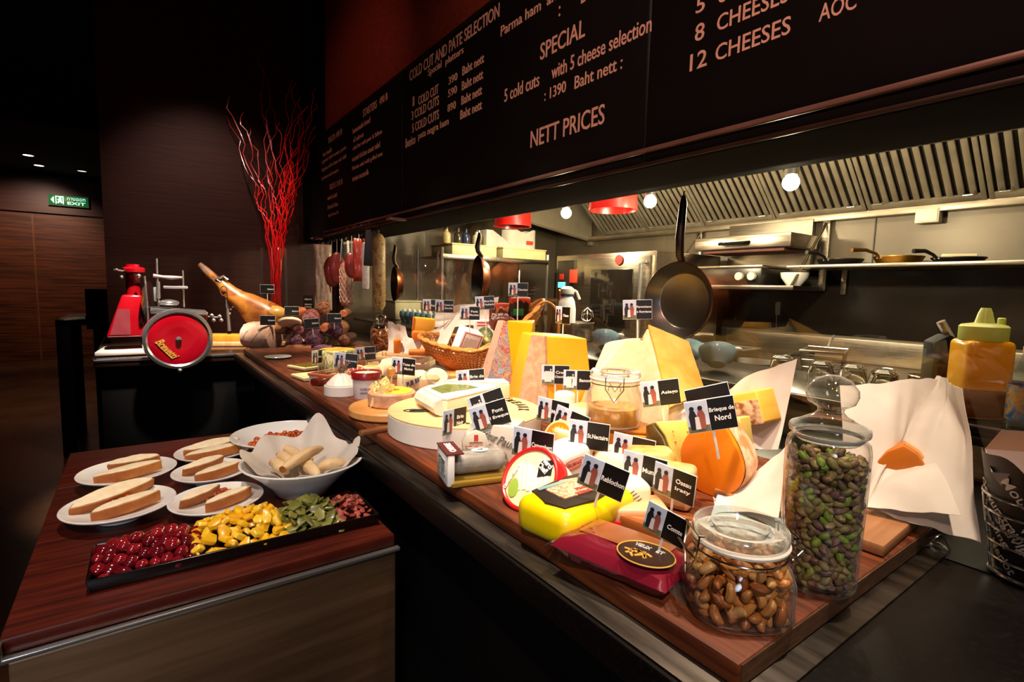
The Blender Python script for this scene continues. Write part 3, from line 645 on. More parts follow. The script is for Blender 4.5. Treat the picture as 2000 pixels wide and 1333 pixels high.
# ------------------------------------------------------------------ counter
ZB = .976; ZT = .950
ct = thing('service_counter', 'long black granite counter with a steel tray edge under the cheese board', 'counter', (0, 0, 0))
MB().box((.66, 1.09, .928), (.52+.0, 3.82, .040), .004).build('granite_top', GRANITE, ct, M=TR(-.003, 0, 0))
MB().box((1.16, 1.1, .928), (.48, 3.8, .040), .002).build('granite_top', GRANITE, ct)
b = MB(); b.box((.665, 1.60, .949), (.526, 2.78, .004), .0015); b.build('steel_tray', STEELD, ct)
MB().tube([(.4, -.8, .910), (.4, 2.99, .910)], .0016, 6).build('lower_edge', STEELD, ct)
MB().box((.94, 1.1, .45), (.90, 3.8, .9), .003).build('counter_front', BLACK, ct)
lc = thing('end_counter', 'dark counter end carrying the red slicer and ham', 'counter', (0, 0, 0))
MB().box((.60, 3.70, .930), (1.54, 1.38, .040), .004).build('worktop', mat('dark_worktop', '#2a1a13', '#3a251a', rough=.16, coat=.3, ns=4), lc)
MB().box((.13, 3.009, .943), (.60, .006, .014), .002).build('edge_strip', CHROME, lc)
MB().box((-.172, 3.7, .943), (.006, 1.38, .014), .002).build('edge_strip', STEELD, lc)
MB().box((.62, 3.72, .455), (1.54, 1.34, .91), .003).build('base_cabinet', BLACK, lc)
cb = thing('cheese_board', 'thick long brown wooden board covering the counter', 'board', (.435, .236, .9515))
MB().box((.31, 1.36, .0122), (.62, 2.72, .0244), .003).build('board', BOARDW, cb)
b = MB(); b.box((.31, -.0005, .0122), (.612, .002, .021)); b.build('end_grain', mat('end_grain', '#3a2212', '#56361c', rough=.6, ns=30, st=(1, 1, 6)), cb)
# ------------------------------------------------------------------ shared food and package materials
CHS = dict(rough=.45, spec=.4, ns=18, bump=.08, sss=.15)
def cheese(n, a, b, **k): d = dict(CHS); d.update(k); return mat(n, a, b, **d)
PARM = cheese('parmesan_flesh', '#e6cc9c', '#eed8b0', ns=40, bump=.2); PARMR = cheese('parmesan_rind', '#d9a03e', '#e6b456', ns=30, bump=.1)
YEL = cheese('yellow_flesh', '#e6a81c', '#ecb42a', ns=5, bump=.02); YELL = cheese('yellow_wax', '#d9a40c', '#e2b018', rough=.3, ns=6, bump=.03)
RINDP = cheese('pinkish_rind', '#b98a6a', '#cda483', ns=60, bump=.35)
BRIEW = cheese('white_mould', '#d9d0c2', '#e4dccf', ns=40, bump=.15); CREAMC = cheese('cream_cheese', '#f0ddb8', '#f6e6c6', ns=14)
MIMO = cheese('orange_flesh', '#e8790a', '#ee8a14', ns=6, bump=.04); MIMOR = cheese('dusty_rind', '#c98a54', '#dcc0a0', ns=45, bump=.5, lo=.4, hi=.55)
BLUEF = cheese('pale_yellow_flesh', '#efcf5e', '#f3da7a', ns=12, bump=.06); BLUER = cheese('grey_green_rind', '#5c6046', '#80805e', ns=20, bump=.2)
TAN = cheese('tan_rind', '#d9a060', '#e4b47c', ns=30, bump=.2); AMBER = cheese('amber_cheese', '#d08414', '#de9a2c', ns=8, rough=.3)
BOXW = mat('poplar_box', '#e2bd80', '#ecca92', rough=.6, ns=5, st=(1, 12, 1), bump=.05)
BOXS = mat('poplar_box_side', '#d9d2c8', '#e4ded6', rough=.6, ns=10)
RED = mat('pack_red', '#c4161a', '#d02024', rough=.3, coat=.3); YELP = mat('pack_yellow', '#f0d000', '#f6da10', rough=.35, coat=.2, ns=12, bump=.25)
INKB = mat('ink_black', '#17120f', '#1d1713', rough=.5); INKR = mat('ink_red', '#c03a30', '#c8463c', rough=.5); INKW = mat('ink_white', '#f2eee8', '#f6f2ee', rough=.5); INKG = mat('ink_gold', '#d0a040', '#dcb050', rough=.35)
CLEAR = thin_glass('clear_plastic', (.97, .96, .95), 1.6, .35); JARG = thin_glass('jar_glass', (.985, .985, .98), 1.25, .30, 1.5)
GASK = mat('gasket', '#ece2d2', '#f2eadc', rough=.6); WIREM = mat('clasp_wire', '#a89f94', '#c4bbb0', rough=.2, metal=1)
def P(px, py, z=ZB): return atz(px, py, z)
def place(name, lab, cat, p, yaw=None, rz=None, group=None, tilt=(0, 0), lift=0):
    """yaw: rotation relative to facing the customer side viewpoint"""
    a = rz if rz is not None else facing(p, yaw or 0)
    M = Matrix.Translation((p[0], p[1], p[2]+lift)) @ Euler((0, 0, a)).to_matrix().to_4x4() @ Euler((tilt[0], tilt[1], 0)).to_matrix().to_4x4()
    return thing(name, lab, cat, M=M, group=group)
def flatM(x, y, z, rz=0): return TR(x, y, z, 0, 0, rz)                      # faces up
def frontM(x, y, z, roll=0, pit=0): return TR(x, y, z, PI/2+pit, 0, 0) @ TR(0, 0, 0, 0, 0, roll)   # faces -Y
# ------------------------------------------------------------------ cashew jar
def clip_jar(t, r, h, hl, m=JARG, sq=.5, seg=48):
    """bulged jar with clamp lid; h shoulder height, hl total height"""
    w = .0022
    out = [(0, 0), (r*.80, 0), (r*.92, h*.03), (r, h*.16), (r, h*.62), (r*.95, h*.80), (r*.86, h*.92), (r*.84, h), (r*.84, h+.006), (r*.87, h+.008), (r*.87, h+.011)]
    inn = [(max(0, q-w), z+(.003 if z < h*.5 else 0)) for q, z in out]
    b = MB(); b.lathe(out + inn[::-1], seg, None, 0, 1, 1, 0)
    if sq:
        for i, v in enumerate(b.v):
            k = max(0, 1-max(0, (v.z-h*.55)/(h*.4))); a = math.atan2(v.y, v.x); n = 2+1.6*sq*k
            q = (abs(math.cos(a))**n + abs(math.sin(a))**n)**(-1/n); b.v[i] = Vector((v.x*q, v.y*q, v.z))
    b.build('jar_body', m, t)
    MB().tube([(r*.87*math.cos(a*PI/24), r*.87*math.sin(a*PI/24), h+.012) for a in range(48)], .0034, 8, closed=True).build('gasket', GASK, t)
    z = h+.015
    MB().lathe([(0, z-.004), (r*.45, z-.004), (r*.55, z+.001), (r*.88, z), (r*.91, z+.003), (r*.90, z+.010), (r*.86, z+.013), (r*.62, z+.009), (r*.55, z+.012), (r*.50, z+.005), (0, z+.004)], seg).build('lid', thin_glass('lid_glass', (.95, .95, .93), 2.6, 1.6), t)
    for s, nm in ((1, 'front_clasp'), (-1, 'hinge')):
        M = TR(0, 0, 0, 0, 0, 0 if s > 0 else PI); b = MB(); x = r*.93
        b.tube([(x, -.018, z+.006), (x+.003, -.018, h-.004), (x+.004, -.010, h-.014), (x+.006, 0, h-.030), (x+.004, .010, h-.014), (x+.003, .018, h-.004), (x, .018, z+.006)], .0011, 6, M)
        b.tube([(x+.002, -.012, h-.006), (x+.012, -.012, h+.004), (x+.012, .012, h+.004), (x+.002, .012, h-.006)], .0011, 6, M)
        b.tube([(x-.004, -.020, z+.006), (x+.002, -.020, z+.006), (x+.002, .020, z+.006), (x-.004, .020, z+.006)], .0011, 6, M)
        b.build(nm, WIREM, t)
    MB().tube([(r*.89*math.cos(a*PI/24), r*.89*math.sin(a*PI/24), h+.002) for a in range(48)], .0011, 6, closed=True).build('neck_wire', WIREM, t)
pj = P(1435, 1188)
jr = .0530
t = place('clip_jar', 'squat clip-top glass jar of cashew nuts at the front corner', 'jar', pj, rz=facing(pj, 25))
clip_jar(t, jr, .068, .10)
CASH = [mat('cashew_%d' % i, a, b2, rough=.38, ns=120, spec=.5, bump=.1, coat=.15) for i, (a, b2) in enumerate((('#a9642a', '#bd7a3c'), ('#c08848', '#d0a064'), ('#8c4a1c', '#a05c2c'), ('#b5722e', '#c98c4c')))]
def cashew_mesh():
    b = MB(); pts = []; rr = []
    for i in range(11):
        a = -1.25+2.5*i/10; pts.append((.0085*math.cos(a)-.006, .0098*math.sin(a), 0)); u = abs(i-5)/5
        rr.append(.0048*(1-u**3*.85)+.0004)
    b.tube(pts, rr, 9); return b
cm = [cashew_mesh().mesh('cashew', m) for m in CASH]
def scatter_fill(rmax, z0, z1, n, dmin, shell, tries=9000, sq=0, rnd=R, topfill=True):
    pts = []; k = 0
    while len(pts) < n and k < tries:
        k += 1; a = rnd.uniform(0, 2*PI); z = rnd.uniform(z0, z1)
        q = 1
        if sq: nn = 2+1.6*sq; q = (abs(math.cos(a))**nn+abs(math.sin(a))**nn)**(-1/nn)
        top = topfill and rnd.random() < .3
        if top: z = z1+rnd.uniform(-.004, .004); r = rmax*math.sqrt(rnd.random())*q*.92
        else: r = (rmax-rnd.random()*shell)*q
        p = Vector((r*math.cos(a), r*math.sin(a), z))
        if all((p-o).length > dmin for o in pts): pts.append(p)
    return pts
rot_j = facing(pj, 25)
for i, p in enumerate(scatter_fill(jr-.0105, .0085, .060, 170, .0106, .014, tries=30000, sq=.5)):
    q = Euler((R.uniform(-.9, .9)+PI/2*R.choice((0, 1)), R.uniform(-.8, .8), R.uniform(0, 6.28))).to_matrix().to_4x4()
    o = bpy.data.objects.new('cashew', cm[i % 4]); COL.objects.link(o)
    o.matrix_world = Matrix.Translation(pj) @ Euler((0, 0, rot_j)).to_matrix().to_4x4() @ Matrix.Translation(p) @ q
    tag(o, 'roasted brown cashew nut inside the squat clip-top jar', 'nut', 'cashews in the squat jar')
# ------------------------------------------------------------------ pistachio jar
pp = P(1594, 1138)
t = place('storage_jar', 'tall glass jar full of pistachio kernels with ball stopper', 'jar', pp)
rb, rt, hj = .0400, .0435, .180
b = MB(); w = .002
out = [(0, 0), (rb*.9, 0), (rb, .006), (rb*1.01, .02), (rt, hj*.75), (rt, hj*.90), (rt*.96, hj*.96), (rt*.80, hj)]
b.lathe(out + [(rt*.80-w, hj), (rt*.95-w, hj*.955), (rt-w, hj*.90), (rt-w, hj*.75), (rb-w, .02), (rb*.9, .008), (0, .008)], 56); b.build('jar_body', JARG, t)
zl = hj
b = MB(); b.lathe([(0, zl-.008), (rt*.70, zl-.008), (rt*.76, zl-.006), (rt*.78, zl+.001), (rt*.93, zl+.002), (rt*.95, zl+.006), (rt*.93, zl+.010), (rt*.82, zl+.012), (rt*.40, zl+.022), (rt*.30, zl+.027)], 56)
b.lathe([(rt*.30, zl+.027), (rt*.32, zl+.031), (rt*.55, zl+.037), (rt*.62, zl+.046), (rt*.60, zl+.053), (rt*.42, zl+.063), (rt*.18, zl+.068), (0, zl+.069)], 40)
b.build('stopper', thin_glass('stopper_glass', (.93, .93, .91), 2.2, .75), t)
MB().lathe([(rt*.80, zl-.004), (rt*.83, zl-.002), (rt*.83, zl+.001), (rt*.80, zl+.001)], 48).build('seal_ring', mat('seal', '#d9d2c6', '#e4ddd2', rough=.5), t)
MB().lathe([(rt*.84, zl+.0121), (rt*.94, zl+.0095), (rt*.955, zl+.006), (rt*.94, zl+.0025)], 48).build('stopper_rim', thin_glass('rim_glass', (.92, .92, .9), 1.4, .8), t)
PIS = [mat('pist_%d' % i, a, b2, rough=.5, ns=150, bump=.2, lo=.4, hi=.6) for i, (a, b2) in enumerate((('#7a6a3a', '#9a8a56'), ('#6d4a38', '#8d7050'), ('#6f8a2a', '#90a544'), ('#5a4030', '#7a7244'), ('#9a8254', '#b09a6c'), ('#65484a', '#8a6a60')))]
pm = []
for m in PIS:
    b = MB(); b.ball((0, 0, 0), (.0072, .0041, .0038), 10); b.noise(.0007, 200, len(pm)); pm.append(b.mesh('pistachio', m))
def jar_r(z): return rb + (rt-rb)*min(1, z/(hj*.75)) - .0022
vd = Vector((-pp.x, -pp.y)).normalized(); cnt = 0; placed = []; k = 0
RR = random.Random(11)
while cnt < 300 and k < 40000:
    k += 1; z = RR.uniform(.012, hj*.875); a = math.atan2(vd.y, vd.x)+RR.uniform(-1.75, 1.75)
    r = jar_r(z)-.0045-RR.random()*.003
    p = Vector((r*math.cos(a), r*math.sin(a), z))
    if any((p-o).length < .0068 for o in placed): continue
    placed.append(p); cnt += 1
    o = bpy.data.objects.new('pistachio', pm[RR.choice((0, 0, 0, 1, 1, 3, 3, 4, 5, 5, 2) if RR.random() < .9 else (2,))]); COL.objects.link(o)
    o.matrix_world = Matrix.Translation(Vector(pp)+p) @ Euler((RR.uniform(-.5, .5), RR.uniform(-1, 1), a+PI/2+RR.uniform(-1.2, 1.2))).to_matrix().to_4x4() @ Matrix.Scale(RR.uniform(.95, 1.25), 4)
    tag(o, 'shelled pistachio kernel behind the glass of the tall jar', 'nut', 'pistachios in the tall jar')
b = MB(); k = 0
base = MB(); base.ball((0, 0, 0), (.0080, .0045, .0042), 8)
while k < 520:
    k += 1; z = RR.uniform(.012, hj*.89); a = RR.uniform(0, 2*PI); r = (jar_r(z)-.009)*math.sqrt(RR.uniform(.45, 1)) if z < hj*.86 else (jar_r(z)-.012)*math.sqrt(RR.random())
    b.add(base.v, base.f, TR(r*math.cos(a), r*math.sin(a), z, RR.uniform(-2, 2), RR.uniform(-2, 2), RR.uniform(0, 6)), RR.randrange(6))
for i in range(len(b.f)): pass
o = b.build('pistachios', PIS, None, Matrix.Translation(pp)); tag(o, 'rest of the pistachio kernels deeper inside the tall jar', 'nuts', None, 'stuff')
# ------------------------------------------------------------------ maroon cheese pack
p = P(1212, 1108); a0 = math.atan2((P(1318, 1150)-P(1100, 1060)).y, (P(1318, 1150)-P(1100, 1060)).x)
t = place('cheese_pack', 'maroon plastic pack of cheese with round gold label at the board front', 'cheese pack', p, rz=a0)
def pillow(lx, ly, h, nx=26, ny=14, pinch=.8, wr=.0015, seed=0, zf=1.0):
    b = MB(); vs = []; fs = []
    for s in (1, -1):
        o = len(vs)
        for i in range(nx+1):
            for j in range(ny+1):
                u = -1+2*i/nx; v = -1+2*j/ny
                k = max(0, (1-abs(u)**5))**.55*max(0, (1-abs(v)**5))**.55
                z = h/2 + s*h/2*k
                vs.append(Vector((u*lx/2, v*ly/2, z*zf)) + (mnoise.noise_vector(Vector((u*4+seed, v*3, s)))*wr if k > 0 else Vector()))
        for i in range(nx):
            for j in range(ny):
                q = [o+i*(ny+1)+j, o+(i+1)*(ny+1)+j, o+(i+1)*(ny+1)+j+1, o+i*(ny+1)+j+1]
                fs.append(q if s > 0 else q[::-1])
    b.add(vs, fs); return b
MAR = mat('pack_maroon', '#6e1224', '#801a2e', rough=.22, coat=.5, ns=3)
pillow(.155, .085, .034, seed=2).build('wrapper', MAR, t)
MB().sheet(14, 8, lambda u, v: (-.055+.11*u, -.012+.048*v, .0352-.0016*(2*u-1)**2-.0012*v*v), .0008).build('cheese_window', mat('pack_copper', '#8a4c26', '#a8663a', rough=.22, coat=.6, ns=8), t)
MB().lathe([(0, .0), (.032, 0), (.034, .0008), (0, .0012)], 36, TR(.038, -.012, .0345, 0, 0, 0), sy=.82).build('round_label', mat('label_dark', '#2a1210', '#351814', rough=.3, coat=.4), t)
MB().tube([(.034*math.cos(q*PI/20)+.038, -.012+.028*math.sin(q*PI/20), .0356) for q in range(40)], .0009, 6, closed=True).build('label_ring', INKG, t)
b = MB()
for k in range(16): b.box((.030+R.uniform(-.014, .014), -.020+R.uniform(-.006, .008), .0362), (.008, .003, .001), 0, rot=(0, 0, R.uniform(0, 3)))
b.build('label_picture', mat('label_gold_pic', '#d88a2a', '#f0c060', rough=.5), t)
for s, x, y in (('VIEUX', .028, .001), ('ET', .05, .001)): text(s, .020 if s == 'VIEUX' else .009, .007, INKW, t, flatM(x, y, .0364), 'lettering', .02)
for sx in (-1, 1):
    MB().sheet(6, 8, lambda u, v: (sx*(.074+.020*u), -.036+.072*v, .017-.010*u+.003*math.sin(9*v+4*u)), .0006).build('clear_end', CLEAR, t)
# brown slice pack lying behind it
p2 = P(1235, 1045); t = place('cheese_slice_pack', 'glossy brown vacuum packed cheese wedge behind the maroon pack', 'cheese pack', p2+Vector((.012, .015, 0)), rz=a0+.1)
MB().prism([(-.09, .03), (.085, .05), (.085, -.03), (-.085, .0)], 0, .022, bev=.004).build('cheese_wedge', mat('pack_brown', '#8a4a22', '#a5622f', rough=.2, coat=.7, ns=6), t)
MB().box((-.02, .037, .016), (.13, .012, .014), .004).build('red_edge', RED, t)
# ------------------------------------------------------------------ yellow wrapped cheese
p = P(1130, 1022); t = place('wrapped_cheese', 'bright yellow wrapped cheese with a dark printed top', 'cheese pack', p, rz=.16)
b = MB(); b.box((0, 0, .0255), (.172, .098, .051), .018, seg=5); b.noise(.0035, 26, 1); b.build('wrapper', YELP, t)
MB().prism([(-.070, -.030), (-.02, -.040), (.045, -.036), (.066, -.01), (.064, .036), (.02, .044), (-.060, .040), (-.076, 0)], .0505, .0532, bev=.001).build('top_label', mat('label_brown', '#2b2018', '#382a20', rough=.45), t)
MB().prism([(-.050, -.012), (.040, -.026), (.052, .018), (.0, .036), (-.045, .026)], .0532, .0546).build('label_picture', multicol('label_pale', ['#d8c8a0', '#e8d0a8', '#c87a50', '#e8dcc0', '#b04838'], 60), t)
text('BONNE RECETTE', .062, .008, INKR, t, flatM(.006, -.018, .055, -.14), 'lettering', .02)
text('FROMAGE', .05, .007, INKR, t, flatM(.012, -.006, .055, -.14), 'lettering', .02)
MB().box((-.03, .030, .0552), (.05, .008, .001), 0, rot=(0, 0, -.1)).build('label_strip', mat('label_teal', '#7a9a98', '#8aa8a4'), t)
b = MB(); b.cyl(.0105, .0012, 24, M=frontM(-.058, -.0495, .021, 0)); b.build('round_seal', INKR, t); MB().cyl(.0075, .0016, 20, M=frontM(-.058, -.0498, .021)).build('seal_centre', mat('seal_yellow', '#e0a020'), t)
# ------------------------------------------------------------------ red round box, tipped up against a white tub
def round_box(name, lab, c, r, h, yaw, lean, m_side, m_top, group=None, cat='cheese box', dark_rim=None):
    """round box standing on its rim, leaning back; c = point it stands on; top face towards viewer"""
    a = facing(c, yaw)
    M = Matrix.Translation(c) @ Euler((0, 0, a)).to_matrix().to_4x4() @ Euler((PI/2-lean, 0, 0)).to_matrix().to_4x4() @ Matrix.Translation((0, r, -h))
    t = thing(name, lab, cat, M=M, group=group)
    MB().lathe([(0, 0), (r-.010, 0), (r-.005, .004), (r-.003, h*.62), (r-.0015, h*.62)], 44).build('box_base', BOXS if dark_rim is None else dark_rim, t)
    MB().lathe([(r, h*.58), (r, h-.003), (r-.002, h), (r-.006, h+.0008), (r-.007, h-.0005), (0, h-.0005)], 44).build('lid', m_side, t)
    MB().lathe([(0, h), (r-.007, h), (r-.0072, h-.0008)], 44).build('lid_print', m_top, t)
    return t
prb = P(1010, 1012)
t = round_box('round_cheese_box', 'red round cheese box tipped on edge, pear picture on its lid', prb+Vector((.012, .02, 0)), .0535, .062, -42, .62, RED, mat('lid_cream', '#e8d4a0', '#f0e2ba', rough=.35, coat=.4, ns=8), dark_rim=mat('box_white', '#e0dcd6', '#e8e4de', rough=.4))
b = MB(); b.tube([(.049*math.cos(q*PI/24), .049*math.sin(q*PI/24), .0628) for q in range(48)], .0035, 8, closed=True); b.build('red_rim', RED, t)
MB().prism([(-.006, 0), (.010, .019), (.026, 0), (.010, -.019)], .0626, .0636, TR(.012, .026, 0, 0, 0, -.45)).build('brand_diamond', INKB, t)
b = text('Merci', .024, .009, INKW, t, TR(.021, .031, .0638, 0, 0, -.45), 'lettering', .03); text('Chef!', .022, .009, INKW, t, TR(.0165, .0215, .0638, 0, 0, -.45), 'lettering', .03)
MB().lathe([(0, 0), (.010, 0), (.0095, .001), (0, .0016)], 20, TR(-.022, -.022, .0626, 0, 0, .3), sy=1.6).build('pear_picture', mat('pear_green', '#8aa83a', '#9cb84c'), t)
b = MB()
for k in range(7): b.box((-.02+.009*k, -.002+.004*math.sin(k), .0627), (.007, .045, .001), 0, rot=(0, 0, .4))
b.build('slice_picture', mat('slice_cream', '#f4ecd2', '#f8f0dc'), t)
text('camembert', .044, .008, INKW, t, TR(-.034, -.006, .0656, 0, 0, PI/2-.2), 'lettering', .02)
# white tub behind it and a white wrapped pack
t = place('white_cheese_pack', 'white paper wrapped cheese with a red oval mark', 'cheese pack', P(1112, 952)+Vector((.02, .045, 0)), rz=.25)
b = MB(); b.box((0, 0, .030), (.12, .07, .060), .014, seg=4); b.noise(.002, 30, 4); b.build('wrapper', mat('wrap_white', '#dcd8d2', '#e8e4de', rough=.5), t)
MB().tube([(.030*math.copysign(abs(math.cos(q*PI/16))**.5, math.cos(q*PI/16))-.012, -.0358, .036+.008*math.copysign(abs(math.sin(q*PI/16))**.5, math.sin(q*PI/16))) for q in range(32)], .0008, 6, closed=True).build('oval_mark', INKR, t)
text('FROMAGE', .046, .007, INKR, t, frontM(-.012, -.0362, .036), 'lettering', .01)
# ------------------------------------------------------------------ pale cheeses behind
def drum(name, lab, p, r, h, m_side, m_top, bev=.006, cat='cheese', group=None, yaw=0, nz=.0012, seed=0, part=('rind', 'top')):
    t = place(name, lab, cat, p, yaw=yaw, group=group)
    b = MB(); b.lathe([(0, 0), (r-bev*.6, 0), (r, bev*.8), (r*.995, h-bev), (r-bev*.5, h-.0015), (r-bev, h)], 36); b.noise(nz, 30, seed); b.build(part[0], m_side, t)
    b = MB(); b.lathe([(0, h+.0006), (r-bev*.9, h+.0003), (r-bev*.9, h-.004)], 36); b.noise(nz, 30, seed); b.build(part[1], m_top, t)
    return t
def boxpack(name, lab, p, d, yaw=0, m=CARDW, bev=.003, cat='cheese pack', group=None, rz=None, tilt=(0, 0), lift=0, nz=0):
    t = place(name, lab, cat, p, yaw=yaw, rz=rz, group=group, tilt=tilt, lift=lift)
    b = MB(); b.box((0, 0, d[2]/2), d, bev, seg=3)
    if nz: b.noise(nz, 25, d[0]*90)
    b.build('carton', m, t); return t
drum('soft_cheese', 'small cream coloured soft cheese behind the white paper pack', P(1118, 905)+Vector((.02, .03, 0)), .040, .058, TAN, CREAMC, .01)
drum('small_cheese', 'small white cheese drum under the marked goat card', P(1086, 845)+Vector((.06, .04, 0)), .026, .085, BRIEW, BRIEW, .006, seed=3)
drum('wrapped_round_cheese', 'small round cheese with tan leaf top in front of the clip jar', P(1128, 850)+Vector((.05, .02, 0)), .045, .062, CREAMC, TAN, .012, seed=5)
# orange slice round box
t = round_box('round_cheese_box', 'pale round box with an orange sunburst lid, tipped up', P(1078, 905)+Vector((.02, .02, 0)), .040, .050, -38, .35, BOXW, mat('lid_orange', '#d8780c', '#e48c1c', rough=.4))
b = MB()
for k in range(18): b.box((.020*math.cos(k*PI/9), .020*math.sin(k*PI/9), .0508), (.013, .0022, .001), 0, rot=(0, 0, k*PI/9))
b.build('sunburst', mat('sun_yellow', '#f0b43c', '#f4c050'), t); MB().cyl(.009, .0016, 20, z0=.0502).build('lid_motif', INKW, t)
# cut wheel of amber cheese (dark top), under the clip jar
p = P(1195, 915); t = place('cut_cheese', 'amber washed cheese half below the clip jar of preserves', 'cheese', P(1195, 900)+Vector((.05, .035, 0)), yaw=0)
b = MB(); b.prism([(-.085, -.03), (.085, -.03), (.08, .03), (.04, .07), (-.04, .07), (-.08, .03)], 0, .048, bev=.006); b.noise(.001, 30); b.build('flesh', AMBER, t)
MB().prism([(-.083, -.028), (.083, -.028), (.078, .03), (.04, .068), (-.04, .068), (-.078, .03)], .047, .056, bev=.003).build('rind', mat('amber_rind', '#a85a10', '#bc7020', rough=.35), t)
# clip jar of preserves standing on it
pjz = P(1195, 900)+Vector((.05, .035, .057))
t = place('clip_jar', 'clip-top jar with amber preserve and wire clasp, before the hard cheese', 'jar', pjz+Vector((.0, .012, 0)), rz=facing(pjz)-PI/2)
clip_jar(t, .058, .088, .11, sq=0)
b = MB(); b.lathe([(0, .006), (.050, .006), (.053, .012), (.053, .040), (0, .041)], 36); b.noise(.0015, 40); b.build('preserve', mat('preserve', '#c88a3a', '#d8a050', rough=.2, ns=30, coat=.3), t)
# Munster and wrapped cheeses in the front group
t = boxpack('paper_cheese', 'white paper wrapped cheese block with printed lines under the middle cards', P(1225, 1020)+Vector((.02, .035, 0)), (.075, .075, .055), 20, mat('wrap_cream', '#ead8b4', '#f2e4c6', rough=.5), .012, nz=.003)
b = MB()
for k in range(4): b.box((-.004+.004*k, -.0385, .038-.004*k), (.03, .0008, .0008), 0, rot=(0, -.6, 0))
b.build('printed_lines', INKB, t)
t = boxpack('slice_pack', 'clear pack of pinkish cheese behind the maroon pack', P(1250, 1035)+Vector((.015, .025, 0)), (.09, .06, .03), 15, mat('pink_cheese', '#d8a070', '#e4b488', rough=.2, coat=.6), .006, nz=.001)
MB().box((0, -.031, .008), (.088, .003, .008), .001).build('red_band', RED, t)
t = boxpack('munster_cheese', 'small orange rinded cheese block behind the centre cards', P(1290, 985)+Vector((.03, .05, 0)), (.08, .06, .075), 10, cheese('munster_rind', '#d88c40', '#e8b070', ns=40, bump=.3), .014, nz=.003, cat='cheese')
t = boxpack('plastic_wrapped_cheese', 'plastic wrapped cheese with orange marks beside the tall side card', P(1310, 1005)+Vector((.035, .02, 0)), (.06, .05, .066), -15, cheese('wrapped_orange', '#dca868', '#e8c698', ns=22, rough=.2, coat=.5), .010, nz=.002)
drum('reblochon_cheese', 'round pale cheese disc behind the paper wrapped block', P(1215, 960)+Vector((.05, .05, 0)), .050, .050, CREAMC, CREAMC, .014)
# ------------------------------------------------------------------ the big pieces
# hard cheese wedge with peak: tall pale wedge
def solid(name, lab, cat, vs, fs, m, parts=(), bev=.004, group=None, nz=.0, ns=12, sub=0):
    o = Vector((sum(v[0] for v in vs)/len(vs), sum(v[1] for v in vs)/len(vs), min(v[2] for v in vs)))
    t = thing(name, lab, cat, o, 0, group)
    b = MB(); b.hull([Vector(v)-o for v in vs], fs, None, 0, bev, 3, sub, nz, ns); b.build('flesh', m, t)
    return t, o
def plate_on(t, o, quad, m, name, th=.004, off=.006, nu=10, nv=10, nz=.0012):
    """thin slab of rind lying on a planar quad (a,b,c,d)"""
    a, b_, c, d = [Vector(q) for q in quad]; n = (b_-a).cross(d-a).normalized()
    if n.dot(EYE-a) < 0: n = -n
    def fn(u, v):
        q = (a*(1-u)+b_*u)*(1-v) + (d*(1-u)+c*u)*v
        return q - o + n*off + mnoise.noise_vector(q*40)*nz
    return MB().sheet(nu, nv, fn, th).build(name, m, t)
yb = P(1160, 830)+Vector((.02, .02, 0))
D1 = 1.33
A = atd(1160, 800, D1); A.z = ZB; Bp = atd(1378, 830, D1-.19); Bp.z = ZB
G0 = atd(1152, 740, D1); G1 = atd(1222, 662, D1+.03); G2 = atd(1252, 660, D1+.03); G3 = atd(1264, 640, D1+.02)
Fr = atd(1305, 800, D1-.21)                     # lower end of the front ridge
Tr = atd(1342, 672, D1+.00); Rr = atd(1372, 770, D1-.06)
Fb = Vector((Fr.x, Fr.y, ZB)); Rb = Vector((Rr.x+.01, Rr.y, ZB)); Bk = Vector((Tr.x+.02, Tr.y+.06, ZB)); Bl = Vector((A.x+.05, A.y+.12, ZB)); Tl = Vector((G1.x+.03, G1.y+.10, G1.z-.02)); Tk = Vector((Tr.x+.02, Tr.y+.08, Tr.z-.01))
vs = [A, G0, G1, G2, G3, Fr, Fb, Tr, Rr, Rb, Bl, Tl, Bk, Tk]
fs = [(0, 1, 2, 3, 4, 5, 6), (4, 7, 8, 5), (5, 8, 9, 6), (4, 3, 11, 13, 7), (3, 2, 11), (2, 1, 11), (1, 0, 10, 11), (7, 13, 8), (8, 13, 12, 9), (13, 11, 10, 12), (0, 6, 9, 12, 10)]
t, o = solid('hard_cheese_wedge', 'tall pale hard cheese wedge with a ragged peak and golden rind side', 'cheese', vs, fs, PARM, bev=.005)
plate_on(t, o, (G3, Tr, Rr, Fr), PARMR, 'rind_side', .006, .004)
# yellow block with pinkish rind on its left side
D2 = 1.50
a0_, a1_ = atd(1012, 790, D2-.02), atd(1040, 655, D2-.02); b0, b1 = atd(1072, 805, D2-.07), atd(1066, 657, D2-.07); c0, c1 = atd(1160, 800, D2-.02), atd(1146, 662, D2-.02)
for q in (a0_, b0, c0): q.z = ZB
tp = max(a1_.z, b1.z, c1.z); off = Vector((.06, .16, 0))
t, o = solid('yellow_cheese_block', 'big upright yellow cheese block with pinkish rind on its left', 'cheese', [a0_, b0, c0, a1_, b1, c1, c0+off, a0_+off, c1+off*.8, a1_+off*.8], [(0, 1, 4, 3), (1, 2, 5, 4), (3, 4, 5, 8, 9), (2, 6, 8, 5), (0, 3, 9, 7), (6, 7, 9, 8), (0, 7, 6, 2, 1)], YEL, bev=.004)
plate_on(t, o, (a0_, b0, b1, a1_), RINDP, 'rind_side', .008, .009)
